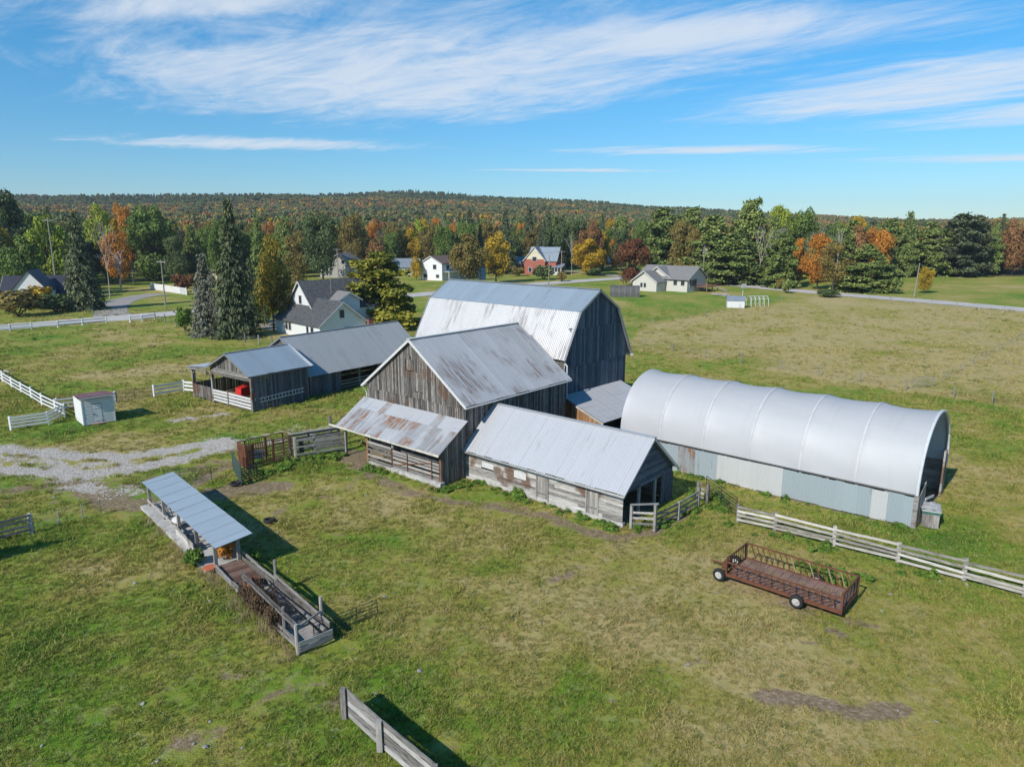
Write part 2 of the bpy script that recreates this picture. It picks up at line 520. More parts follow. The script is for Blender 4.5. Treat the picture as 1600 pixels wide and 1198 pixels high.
leaf('far_rust', [(0.138, 0.098, 0.048), (0.252, 0.163, 0.078), (0.358, 0.227, 0.114)])  # far leaf colours are muted to put distance haze into the foliage
leaf('far_orange', [(0.212, 0.114, 0.046), (0.358, 0.187, 0.073), (0.488, 0.277, 0.105)])
leaf('far_olive', [(0.122, 0.114, 0.046), (0.203, 0.187, 0.069), (0.293, 0.252, 0.098)])
leaf('far_green', [(0.081, 0.114, 0.046), (0.138, 0.179, 0.065), (0.212, 0.244, 0.090)])
leaf('far_dark', [(0.056, 0.074, 0.039), (0.098, 0.124, 0.058), (0.163, 0.182, 0.090)])
leaf('needle_grey', [(0.065, 0.072, 0.052), (0.130, 0.137, 0.098), (0.221, 0.221, 0.169)], 0.1)
leaf('weed_leaf', [(0.050, 0.105, 0.015), (0.094, 0.176, 0.024), (0.154, 0.242, 0.039)])
leaf('dead_leaf', [(0.06, 0.04, 0.025), (0.13, 0.085, 0.05), (0.20, 0.14, 0.08)])
leaf('dry_stalk', [(0.168, 0.120, 0.060), (0.288, 0.222, 0.114), (0.408, 0.336, 0.192)])

# grass: one colour recipe for the ground and for the tufts on it


def grass_color(b, dry, lush):
    P = b.coord('World')
    n1 = b.noise(P, 0.09, 5, 0.6)
    n2 = b.noise(P, 0.55, 5, 0.65)
    n3 = b.noise(P, 3.2, 4, 0.65)
    f = b.math('ADD', b.math('MULTIPLY', n1, 1.0), b.math('MULTIPLY', n2, 0.85))
    f = b.math('ADD', f, b.math('MULTIPLY', n3, 0.45))
    f = b.math('ADD', f, b.math('MULTIPLY', dry, 0.42))
    f = b.math('SUBTRACT', f, b.math('MULTIPLY', lush, 0.34))
    return b.ramp(b.math('SUBTRACT', f, 0.605), [(0.14, (0.058, 0.165, 0.012)), (0.34, (0.128, 0.225, 0.020)), (0.52, (0.215, 0.250, 0.036)), (0.68, (0.315, 0.275, 0.072)), (0.88, (0.420, 0.335, 0.150))]), n2, n3


def ground_mat():
    b = NB('meadow')
    at = {}
    for k in ('dry', 'lush', 'gravel', 'dirt'):
        a = b.n('ShaderNodeAttribute', attribute_name=k); at[k] = a.outputs['Fac']
    col, n2, n3 = grass_color(b, at['dry'], at['lush'])
    P = b.coord('World')
    fine = b.noise(P, 14.0, 4, 0.7)
    clump = b.noise(P, 1.6, 5, 0.7)
    col = b.mix(b.math('MULTIPLY', b.rng(fine, 0.5, 0.75), 0.5), col, (0.075, 0.085, 0.026))
    st = b.noise(b.coord('World', (1.0, 0.55, 1.0)), 1.9, 6, 0.75)
    col = b.mix(b.math('MULTIPLY', b.rng(st, 0.52, 0.66), 0.5), col, (0.085, 0.092, 0.030))
    col = b.mix(b.math('MULTIPLY', b.rng(clump, 0.50, 0.36), 0.35), col, (0.40, 0.35, 0.19))
    pt = b.noise(P, 0.55, 8, 0.72)
    dirtc = b.ramp(b.noise(P, 5.0, 5, 0.7), [(0.3, (0.105, 0.068, 0.045)), (0.52, (0.235, 0.165, 0.115)), (0.72, (0.40, 0.335, 0.265))])
    dm = b.rng(b.math('ADD', at['dirt'], b.math('MULTIPLY', b.math('SUBTRACT', pt, 0.5), 1.3)), 0.42, 0.62)
    col = b.mix(b.math('MULTIPLY', dm, 0.85), col, dirtc)
    gc = b.ramp(b.noise(P, 7.0, 5, 0.75), [(0.32, (0.15, 0.12, 0.088)), (0.48, (0.40, 0.36, 0.31)), (0.66, (0.64, 0.605, 0.56))])
    gm = b.rng(b.math('ADD', at['gravel'], b.math('MULTIPLY', b.math('SUBTRACT', pt, 0.5), 2.4)), 0.42, 0.60)
    col = b.mix(gm, col, gc)
    h = b.math('ADD', b.math('MULTIPLY', fine, 0.5), clump)
    b.bsdf(col, 0.95, 0, 0.1, b.bump(h, 0.75, 0.16))


def tuft_mat():
    b = NB('grass_blade')
    d = b.n('ShaderNodeAttribute', attribute_name='dry', attribute_type='INSTANCER').outputs['Fac']
    l_ = b.n('ShaderNodeAttribute', attribute_name='lush', attribute_type='INSTANCER').outputs['Fac']
    col, n2, n3 = grass_color(b, d, l_)
    isl = b.n('ShaderNodeNewGeometry').outputs['Random Per Island']
    col = b.mix(b.math('MULTIPLY', b.rng(isl, 0.60, 1.0), 0.60), col, (0.50, 0.46, 0.16))
    col = b.mix(b.math('MULTIPLY', b.rng(isl, 0.45, 0.0), 0.68), col, (0.030, 0.075, 0.008))
    rv = b.rand()
    col = b.mix(b.math('MULTIPLY', b.rng(rv, 0.50, 1.0), 0.62), col, (0.050, 0.125, 0.010))
    col = b.mix(b.math('MULTIPLY', b.rng(rv, 0.16, 0.0), 0.55), col, (0.34, 0.24, 0.10))
    p = b.bsdf(col, 0.8, 0, 0.15)
    tr = b.n('ShaderNodeBsdfTranslucent'); b.put(tr.inputs['Color'], col)
    mx = b.n('ShaderNodeMixShader'); mx.inputs[0].default_value = 0.25
    b.nt.links.new(p.outputs[0], mx.inputs[1]); b.nt.links.new(tr.outputs[0], mx.inputs[2])
    b.nt.links.new(mx.outputs[0], b.out.inputs[0])


ground_mat(); tuft_mat()


def road_mat():
    b = NB('pale_asphalt')
    P = b.coord('World')
    n = b.noise(P, 3.0, 5, 0.7); n0 = b.noise(P, 0.2, 4, 0.6)
    c = b.mix(n, (0.42, 0.395, 0.37), (0.54, 0.51, 0.48))
    c = b.mix(b.math('MULTIPLY', b.rng(n0, 0.4, 0.7), 0.4), c, (0.31, 0.30, 0.295))
    b.bsdf(c, 0.9, 0, 0.2)
    b = NB('drive_gravel')
    P = b.coord('World'); n = b.noise(P, 4, 5, 0.7)
    b.bsdf(b.ramp(n, [(0.3, (0.22, 0.20, 0.18)), (0.7, (0.40, 0.37, 0.345))]), 0.95, 0, 0.1)


road_mat()


def forest_floor():
    b = NB('forest_floor')
    n = b.noise(b.coord('World'), 0.15, 5, 0.65)
    b.bsdf(b.ramp(n, [(0.3, (0.07, 0.075, 0.032)), (0.6, (0.12, 0.10, 0.045)), (0.8, (0.18, 0.125, 0.06))]), 0.95)


forest_floor()
M = MATS

# ------------------------------------------------------------------ terrain


def _h(ix, iy, seed):
    n = (ix * 374761393 + iy * 668265263 + seed * 974711) & 0xffffffff
    n = ((n ^ (n >> 13)) * 1274126177) & 0xffffffff
    return ((n ^ (n >> 16)) & 0xffff) / 65535.0


def vnoise(x, y, sc, seed=0):
    x = np.asarray(x, float) / sc; y = np.asarray(y, float) / sc
    ix, iy = np.floor(x).astype(np.int64), np.floor(y).astype(np.int64)
    fx, fy = x - ix, y - iy
    fx, fy = fx * fx * (3 - 2 * fx), fy * fy * (3 - 2 * fy)
    a, b_, c, d = _h(ix, iy, seed), _h(ix + 1, iy, seed), _h(ix, iy + 1, seed), _h(ix + 1, iy + 1, seed)
    return (a * (1 - fx) + b_ * fx) * (1 - fy) + (c * (1 - fx) + d * fx) * fy


SKY_T = np.array([-3500, -1500, -700, -300, -100, 0, 120, 380, 600, 820, 930, 1010, 1120, 1400, 1600, 2100, 3000])
SKY_Y = np.array([318, 308, 298, 296, 303, 309, 311, 304, 300, 304, 312, 322, 330, 340, 341, 345, 348])


def terrain(x, y):
    x, y = np.asarray(x, float), np.asarray(y, float)
    d = np.hypot(x, y)
    az = np.clip(np.degrees(np.arctan2(x, np.maximum(y, 1e-3))), -75, 75)
    px = 800 + np.tan(np.radians(az)) * FOC * 1.02
    ys = np.interp(px, SKY_T, SKY_Y)
    zc = CAM_H + (358 - ys) / FOC * 1350 - 20
    t = np.clip((d - 300) / 1050, 0, 1)
    up = np.where(y > 0, t ** 1.25, 0)
    t2 = np.clip((d - 1350) / 1500, 0, 1)
    z = zc * up * (1 - 0.45 * t2)
    z = z + (vnoise(x, y, 170, 5) - 0.5) * 12 * np.clip((d - 450) / 500, 0, 1)
    return z


def seg_dist(x, y, pts):
    best = np.full(np.shape(x), 1e9)
    for (a, b_) in zip(pts[:-1], pts[1:]):
        ax, ay = a[0], a[1]; dx, dy = b_[0] - ax, b_[1] - ay
        t = np.clip(((x - ax) * dx + (y - ay) * dy) / (dx * dx + dy * dy + 1e-9), 0, 1)
        best = np.minimum(best, np.hypot(x - ax - t * dx, y - ay - t * dy))
    return best


def soft(d, r0, r1): return np.clip((r1 - d) / (r1 - r0), 0, 1)


def PL(*pp): return [G(*p)[:2] for p in pp]


def inside(x, y, poly):
    res = np.zeros(np.shape(x), bool); n = len(poly)
    for i in range(n):
        x0, y0 = poly[i][:2]; x1, y1 = poly[(i + 1) % n][:2]
        c = ((y0 > y) != (y1 > y)) & (x < (x1 - x0) * (y - y0) / (y1 - y0 + 1e-12) + x0)
        res ^= c
    return res


# surveyed frames: front gable middle (x, y) and heading of each farm building
BIG = (8.10, 64.58, -0.75)
MID = (-7.9, 53.53, -2.28)
LOW = (9.09, 43.25, -0.72)
HOOP = (27.54, 44.08, -0.72)
TR = (-29.07, 71.65, -2.22)
T0 = Vector((-15.5, 35.69, 0))              # middle between the two posts at the near end of the roof
T_AX = Vector((-9.66, 10.74, 0)).normalized()
T_ROT = math.atan2(T_AX.y, T_AX.x)          # +x runs away, up to the far end of the roof; +y to the left


def frame_pt(fr, l, w, z=0):
    return Vector((fr[0] + l * math.cos(fr[2]) - w * math.sin(fr[2]), fr[1] + l * math.sin(fr[2]) + w * math.cos(fr[2]), z))


def building_rects():
    def rect(fr, x0, x1, y0, y1): return [frame_pt(fr, x0, y0)[:2], frame_pt(fr, x1, y0)[:2], frame_pt(fr, x1, y1)[:2], frame_pt(fr, x0, y1)[:2]]
    trf = (T0.x, T0.y, T_ROT)
    return [rect(BIG, -20.3, 4, -5, 5), rect(MID, -12.8, 2.2, -5.7, 5.6), rect(LOW, -14, -.3, -3.15, 3.2), rect(HOOP, -21, .1, -4.3, 4.3), rect(TR, -7, 0, -7.5, 3.7), rect(TR, -25, -7, -4, 2.8),
            rect(trf, .1, 12.3, -.7, .9), rect(trf, -3.3, 0, -.65, .65)]


_r = random.Random(21)
GRAVEL = [(PL((-260, 680), (0, 700), (110, 711), (200, 712), (300, 696), (352, 686)), 0.3, 2.0, .86), (PL((-260, 712), (0, 733), (110, 738), (200, 733), (300, 711), (352, 695)), 0.3, 2.0, .86),
          (PL((1070, 1030), (1105, 1030)), 0.1, .6, .45), (PL((-260, 697), (0, 716), (110, 725), (200, 722)), .3, 2.2, .62), (PL((60, 735), (140, 742)), 0.4, 2.8, .66),
          (PL((110, 760), (215, 765)), 0.3, 2.2, .55), (PL((280, 655), (350, 645)), 0.1, 2.0, .66), (PL((340, 700), (400, 680), (470, 668)), .1, 1.6, .5), (PL((420, 690), (520, 665)), .2, 1.3, .55)]
DIRT = [((lambda a, d_: [Vector((d_ * math.sin(a) * 1.0, d_ * math.cos(a))), Vector((d_ * math.sin(a) + _r.uniform(-1.5, 1.5), d_ * math.cos(a) + _r.uniform(-.8, .8)))])(_r.uniform(-.62, .62), _r.uniform(24, 70)), .05, _r.uniform(.35, 1.1), _r.uniform(.42, .72)) for _ in range(70)] + [(PL((100, 748), (190, 785), (260, 790)), 0.5, 3.2, .70), (PL((0, 765), (60, 760), (200, 757), (340, 722)), 0.4, 2.4, .60), (PL((350, 705), (430, 690), (560, 660), (640, 622)), 0.2, 2.0, .66), (PL((300, 760), (330, 735), (380, 720)), .4, 1.8, .6), (PL((430, 800), (520, 770), (560, 745)), .2, 1.6, .5), (PL((545, 705), (572, 728)), 0.5, 1.6, 1.0),
        (PL((540, 720), (580, 740), (640, 768), (725, 782), (850, 805), (960, 842)), 0.2, 1.7, .66), (PL((960, 838), (1020, 832), (1060, 808), (1078, 790)), 0.15, .7, 1.0),
        (PL((1190, 1085), (1260, 1092), (1330, 1110), (1410, 1105)), 0.2, .95, .85), (PL((1070, 1030), (1105, 1030)), 0.1, .7, .62), (PL((1298, 985), (1322, 990)), .15, .5, .9),
        (PL((300, 775), (360, 765), (430, 758)), 0.6, 2.4, .85), (PL((690, 1160), (740, 1165)), 0.1, .5, .4), (PL((480, 1105), (540, 1095)), 0.2, 1.0, .55),
        (PL((580, 985), (615, 990)), .1, .6, .7), (PL((230, 855), (260, 865)), .1, .6, .6), (PL((640, 735), (700, 770)), .1, .7, .6), (PL((1150, 905), (1240, 945), (1330, 965)), .2, 1.1, .62),
        (PL((330, 1140), (270, 1170)), .2, 1.4, .55), (PL((980, 520), (1160, 480), (1240, 465)), .2, .8, .4), (PL((985, 536), (1200, 572), (1500, 620), (1750, 660)), .1, .5, .55),
        (PL((1600, 530), (1480, 585)), .1, .6, .55), (PL((850, 745), (960, 820)), 0.1, .9, .35), (PL((760, 770), (930, 830)), .2, 1.4, .42)]
FIELD = PL((980, 545), (1600, 640), (2300, 760), (2400, 490), (1700, 492), (1290, 462), (1180, 475), (1000, 512))
LAWN = PL((978, 510), (1200, 470), (1280, 460), (1100, 450), (980, 445))
YARD = PL((-200, 530), (280, 500), (440, 525), (300, 570), (-200, 640))


def masks(x, y):
    gr = np.zeros(np.shape(x)); di = np.zeros(np.shape(x))
    for p, r0, r1, a in GRAVEL: gr = np.maximum(gr, soft(seg_dist(x, y, p), r0, r1) * a)
    for p, r0, r1, a in DIRT: di = np.maximum(di, soft(seg_dist(x, y, p), r0, r1) * a)
    dry = 0.75 * vnoise(x, y, 11, 3) + 0.65 * vnoise(x, y, 3.6, 4) - 0.48
    lush = 0.95 * vnoise(x, y, 8, 8) + 0.55 * vnoise(x, y, 2.6, 9) - 0.55
    f = inside(x, y, FIELD); dry = np.where(f, dry + 0.78, dry)
    w = inside(x, y, LAWN); lush = np.where(w, lush + 0.30, lush)
    yd = inside(x, y, YARD); dry = np.where(yd, dry + 0.10, dry)
    near_left = soft(np.hypot(x + 18, y - 27), 3, 15); lush = lush + 0.22 * near_left
    right = soft(np.hypot(x - 9, y - 25), 4, 17); dry = dry + 0.22 * right
    for r in building_rects(): di = np.where(inside(x, y, r), 1.3, di)
    return np.clip(dry, 0, 1), np.clip(lush, 0, 1), np.clip(gr, 0, 1), np.clip(di, 0, 1.4)


def make_ground():
    def axis(lo, hi, step, far_lo, far_hi, g=1.09):
        a = list(np.arange(lo, hi + 1e-6, step))
        s, v = step, hi
        while v < far_hi: s = min(s * g, 90); v += s; a.append(v)
        s, v = step, lo
        while v > far_lo: s = min(s * g, 90); v -= s; a.insert(0, v)
        return np.array(a)
    xs, ys = axis(-58, 46, 0.5, -2300, 2300), axis(17, 92, 0.5, -700, 2600)
    X, Y = np.meshgrid(xs, ys)
    d = np.hypot(X, Y)
    Z = terrain(X, Y)
    nearm = np.clip((130 - d) / 40, 0, 1)
    Z = Z + nearm * (0.07 * (vnoise(X, Y, 2.4, 1) - 1.0) + 0.07 * (vnoise(X, Y, 0.9, 2) - 1.0))
    Z = np.where(d >= 130, Z - 0.02, Z)
    V = np.stack([X.ravel(), Y.ravel(), Z.ravel()], 1)
    nx, ny = len(xs), len(ys)
    i = (np.arange(ny - 1)[:, None] * nx + np.arange(nx - 1)[None]).ravel()
    F = np.stack([i, i + 1, i + nx + 1, i + nx], 1)
    me = bpy.data.meshes.new('ground')
    me.from_pydata(V.tolist(), [], F.tolist())
    for nm, arr in zip(('dry', 'lush', 'gravel', 'dirt'), masks(V[:, 0], V[:, 1])):
        at = me.attributes.new(nm, 'FLOAT', 'POINT'); at.data.foreach_set('value', arr.astype(np.float32))
    me.materials.append(M['meadow']); me.materials.append(M['forest_floor'])
    dc = np.hypot(V[F[:, 0], 0], V[F[:, 0], 1])
    me.polygons.foreach_set('material_index', ((dc > 330) & (V[F[:, 0], 1] > 100)).astype(np.int32))
    me.polygons.foreach_set('use_smooth', np.ones(len(F), bool))
    o = link('ground', me)
    o['kind'] = 'structure'


make_ground()


def ribbon(name, pts, width, z, mat, n=60):
    P = [Vector((p[0], p[1], 0)) for p in pts]
    # Catmull-Rom resample
    out = []
    for k in range(len(P) - 1):
        p0, p1, p2, p3 = P[max(k - 1, 0)], P[k], P[k + 1], P[min(k + 2, len(P) - 1)]
        for t in np.linspace(0, 1, 14, endpoint=False):
            out.append(0.5 * ((2 * p1) + (p2 - p0) * t + (2 * p0 - 5 * p1 + 4 * p2 - p3) * t * t + (3 * p1 - p0 - 3 * p2 + p3) * t ** 3))
    out.append(P[-1])
    b = MB(); v = []
    for k, p in enumerate(out):
        d = (out[min(k + 1, len(out) - 1)] - out[max(k - 1, 0)]).normalized()
        nrm = Vector((-d.y, d.x, 0)); w = width / 2 * (1 + 0.05 * math.sin(k * 1.7) + 0.03 * math.sin(k * 4.1))
        zz = z + float(terrain(p.x, p.y))
        v += [(p + nrm * w).to_tuple()[:2] + (zz,), (p - nrm * w).to_tuple()[:2] + (zz,)]
    b.add(v, [(2 * i, 2 * i + 1, 2 * i + 3, 2 * i + 2) for i in range(len(out) - 1)])
    o = b.build(name, mat)
    o['kind'] = 'structure'
    return o


ROAD = PL((-420, 545), (0, 512), (165, 498.5), (280, 489), (430, 478), (560, 468), (660, 460), (800, 447), (900, 439.5), (975, 435), (1040, 436), (1108, 441.5), (1219, 452), (1330, 461.5), (1450, 471), (1600, 484), (2000, 520))
ribbon('road', ROAD, 9.0, 0.05, M['pale_asphalt'])
ribbon('driveway', PL((178, 497), (172, 484), (185, 472), (215, 464), (250, 459)), 7.0, 0.03, M['drive_gravel'])
ribbon('driveway', PL((372, 484), (395, 498), (440, 512), (470, 515)), 6.0, 0.03, M['drive_gravel'])
ribbon('side_road', PL((985, 436), (940, 428), (880, 424)), 5.0, 0.03, M['drive_gravel'])
ribbon('side_road', PL((270, 402), (330, 404), (420, 404)), 9.0, 0.03, M['drive_gravel'])
ribbon('parking_strip', PL((1080, 436), (1150, 440), (1230, 447)), 5.5, 0.035, plain('leaf_litter', (0.36, 0.19, 0.12), 0.95, 0, 0.3, 1))


def rear_path():
    b = MB(); w = []
    pts = PL((960, 838), (1000, 836), (1035, 826), (1060, 808), (1078, 790))
    return pts


# ------------------------------------------------------------------ building kit


def board_wall(parent, axis, const, a0, a1, zlo, ztop, mat, width=0.24, th=0.035, gap=0.030, openings=(), rag=0.02, name='board', out=1, wname='wall', wmat='post_wood'):
    """a wall of vertical boards on a light frame; axis 'x': boards march along x at y=const"""
    fr = MB()
    step = max(1.5, (a1 - a0) / 8)
    ts = np.linspace(a0 + 0.08, a1 - 0.08, max(2, int((a1 - a0) / step) + 1))
    inn = -out
    for t in ts:
        zt = min(ztop(t - .06), ztop(t + .06)) - 0.05
        blocked = [o for o in openings if o[0] - .05 < t < o[1] + .05]
        spans = [(zlo, zt)]
        for o in blocked: spans = [s for q in spans for s in ((q[0], min(q[1], o[2])), (max(q[0], o[3]), q[1])) if s[1] - s[0] > .1]
        for s0, s1 in spans:
            if axis == 'x': fr.box(t - .06, t + .06, *sorted((const + inn * .005, const + inn * .125)), s0, s1)
            else: fr.box(*sorted((const + inn * .005, const + inn * .125)), t - .06, t + .06, s0, s1)
    g0, g1 = sorted((const + inn * .126, const + inn * .2))
    if axis == 'x': fr.box(a0 + .05, a1 - .05, g0, g1, zlo + .02, zlo + .14)
    else: fr.box(g0, g1, a0 + .05, a1 - .05, zlo + .02, zlo + .14)
    wall = fr.build(wname, M[wmat], parent)
    a = a0
    while a < a1 - 0.03:
        w = min(width * random.uniform(0.8, 1.2), a1 - a)
        b0, b1 = a + gap * random.uniform(.2, 1), a + w - gap * random.uniform(.2, 1)
        lo = zlo + random.uniform(-rag, rag)
        spans = [(lo, None)]
        for o in openings:
            if o[0] < (b0 + b1) / 2 < o[1]:
                ns = []
                for s0, s1 in spans:
                    if o[2] - s0 > .05: ns.append((s0, o[2]))
                    if (s1 is None or s1 > o[3]): ns.append((o[3], s1))
                spans = ns
        t_ = random.uniform(0, .012)
        for s0, s1 in spans:
            z0a, z1a = (ztop(b0), ztop(b1)) if s1 is None else (s1, s1)
            z0a = min(z0a, z0a + random.uniform(-rag, 0)); z1a = min(z1a, z1a + random.uniform(-rag, 0))
            if max(z0a, z1a) - s0 < .04: continue
            z0a, z1a = max(z0a, s0 + .01), max(z1a, s0 + .01)
            if axis == 'x':
                poly = [(b0, const + out * t_, s0), (b1, const + out * t_, s0), (b1, const + out * t_, z1a), (b0, const + out * t_, z0a)]; d = (0, out * th, 0)
            else:
                poly = [(const + out * t_, b0, s0), (const + out * t_, b1, s0), (const + out * t_, b1, z1a), (const + out * t_, b0, z0a)]; d = (out * th, 0, 0)
            MB().prism(poly, d).build(name, M[mat], wall)
        a += w
    return wall


def plank_wall(parent, axis, const, a0, a1, z0, z1, mat, width=0.22, th=0.03, out=1, openings=(), segs=(3, 5), clip=None, name='plank', wname='wall', gap=.012):
    """courses of horizontal planks"""
    fr = MB()
    for t in np.arange(a0 + .1, a1, 1.2):
        if any(o[0] - .1 < t < o[1] + .1 for o in openings): continue
        zt = z1 if clip is None else min(z1, max(z for z in np.linspace(z0, z1, 12) if clip(z)[0] < t < clip(z)[1]) if any(clip(z)[0] < t < clip(z)[1] for z in np.linspace(z0, z1, 12)) else z0 + .1)
        if axis == 'x': fr.box(t - .05, t + .05, *sorted((const - out * .004, const - out * .09)), z0, zt)
        else: fr.box(*sorted((const - out * .004, const - out * .09)), t - .05, t + .05, z0, zt)
    wall = fr.build(wname, M['post_wood'], parent)
    z = z0
    while z < z1 - .03:
        w = min(width * random.uniform(.85, 1.15), z1 - z)
        lo, hi = (a0, a1) if clip is None else clip(z + w * .6)
        lo, hi = max(lo, a0), min(hi, a1)
        if hi - lo > .1:
            cuts = [lo]; c = lo
            while c < hi - segs[1]: c += random.uniform(*segs); cuts.append(c)
            cuts.append(hi)
            spans = list(zip(cuts[:-1], cuts[1:]))
            for o in openings:
                if o[2] < z + w / 2 < o[3]:
                    ns = []
                    for s0, s1 in spans:
                        if s1 <= o[0] or s0 >= o[1]: ns.append((s0, s1)); continue
                        if o[0] - s0 > .04: ns.append((s0, o[0]))
                        if s1 - o[1] > .04: ns.append((o[1], s1))
                    spans = ns
            for s0, s1 in spans:
                t_ = random.uniform(0, .012); e = gap / 2
                b = MB()
                if axis == 'x': b.box(s0 + .003, s1 - .003, *sorted((const + out * t_, const + out * (t_ + th))), z + e, z + w - e)
                else: b.box(*sorted((const + out * t_, const + out * (t_ + th))), s0 + .003, s1 - .003, z + e, z + w - e)
                b.build(name, M[mat], wall)
        z += w
    return wall


def roof_sheets(roof, x0, x1, p_hi, p_lo, mat, width=0.8, pitch=0.2, amp=0.018, name='metal_sheet', lift=0.0, rows=1):
    """corrugated sheets laid from the ridge line (y,z)=p_hi to the eave (y,z)=p_lo"""
    hi, lo = Vector((0, *p_hi)), Vector((0, *p_lo))
    s = (lo - hi); n = Vector((1, 0, 0)).cross(s).normalized()
    if n.z < 0: n = -n
    x = x0
    while x < x1 - .02:
        w = min(width, x1 - x)
        if x1 - x - w < .25: w = x1 - x
        k = max(2, int(round(w / pitch)) * 4)
        xs = np.linspace(x - (.02 if x > x0 else 0), x + w, k + 1)
        for r in range(rows):
            f0, f1 = r / rows, (r + 1) / rows
            j0 = random.uniform(0, .012) + lift + .012 * (rows - r - 1)
            ext = random.uniform(-.03, .03) if r == rows - 1 else 0.04 / s.length
            v = []
            for f_ in (f0, f1 + (ext / s.length if r == rows - 1 else ext)):
                for xx in xs:
                    o = n * (amp * math.cos(2 * PI * (xx - x0) / pitch) + j0 + amp + (0.004 if f_ == f0 else 0.0))
                    p = hi + s * f_ + o
                    v.append((xx, p.y, p.z))
            m = len(xs)
            mt = mat
            if mat in ('galvanised', 'galvanised_grey') and random.random() < .07: mt = random.choice(('galvanised', 'galvanised_grey'))
            MB().add(v, [(i, i + 1, m + i + 1, m + i) for i in range(m - 1)]).build(name, M[mt], roof, smooth=True)
        x += w


# ------------------------------------------------------------------ the big gambrel barn


def big_barn():
    L, W, he, hb, wb, hr = 20.5, 10.17, 6.78, 10.85, 2.91, 12.63
    t = thing('gambrel_barn', 'tallest barn with steep double-pitched metal roof and shade-darkened board gable', 'barn', (BIG[0], BIG[1], 0), BIG[2])
    hw = W / 2 - 0.35
    # profile height of the gable
    def top(y):
        a = abs(y)
        return hr - (hr - hb) * a / wb - .1 if a < wb else hb - (hb - he) * (a - wb) / (W / 2 - wb) - .1
    bands = [(0.0, 6.05), (6.0, 9.4), (9.35, 99)]
    for i, (z0, z1) in enumerate(bands):
        hwz = hw
        board_wall(t, 'y', -.35 + .02 * i, -hw, hw, z0, (lambda y, z1=z1: min(top(y), z1)) if i < 2 else top, 'shaded_board', .3, openings=(), wname='gable_wall') if i == 0 else \
            board_wall(t, 'y', -.35 + .03 * i, -hw if i == 1 else -4.1, hw if i == 1 else 4.1, z0, (lambda y, z1=z1: min(max(top(y), z0), z1)) if i == 1 else (lambda y: max(top(y), z0)), 'shaded_board', .3, wname='gable_wall')
    for sgn, nm in ((-1, 'side_wall'), (1, 'side_wall')):
        board_wall(t, 'x', sgn * hw, -L + .3, -.45, 0, lambda x: he + .2, 'barn_board', .5, out=sgn, wname=nm)
    board_wall(t, 'y', -L + .3, -hw, hw, 0, top, 'shaded_board', .4, out=-1, wname='gable_wall')
    rf = MB().beam((-L, 0, hr + .05), (0, 0, hr + .05), .4, .06)
    for sgn in (-1, 1):
        for q0, q1 in (((0, hr), (wb, hb)), ((wb, hb), (W / 2, he))):
            rf.beam((-.06, sgn * q0[0], q0[1] - .07), (-.06, sgn * q1[0], q1[1] - .07), .1, .2)
            rf.beam((-L + .06, sgn * q0[0], q0[1] - .07), (-L + .06, sgn * q1[0], q1[1] - .07), .1, .2)
    roof = rf.build('roof', M['grey_steel'], t)
    for sgn in (-1, 1):
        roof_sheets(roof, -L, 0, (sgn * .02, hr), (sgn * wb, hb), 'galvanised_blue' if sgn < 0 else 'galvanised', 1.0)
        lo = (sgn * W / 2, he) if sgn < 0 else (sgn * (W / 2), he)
        roof_sheets(roof, -L, 0, (sgn * (wb - .02), hb - .01), lo, 'galvanised_sunlit' if sgn < 0 else 'galvanised', 1.0)
    # flared eave on the far side
    roof_sheets(roof, -L, 0, (W / 2 - .02, he), (W / 2 + .5, he - .75), 'galvanised', 1.0)
    MB().tube([(-L, W / 2 + .5, he - .82), (0.05, W / 2 + .5, he - .82)], .06, 6).build('gutter', M['white_trim'], t)
    d = MB().tube([(-.2, -hw - .1, he - .3), (.05, -hw - .1, he - .5), (.05, -hw - .1, .3)], .07, 6).build('downspout', M['white_trim'], t)
    return t


big_barn()

# ------------------------------------------------------------------ the gabled hay barn in the middle


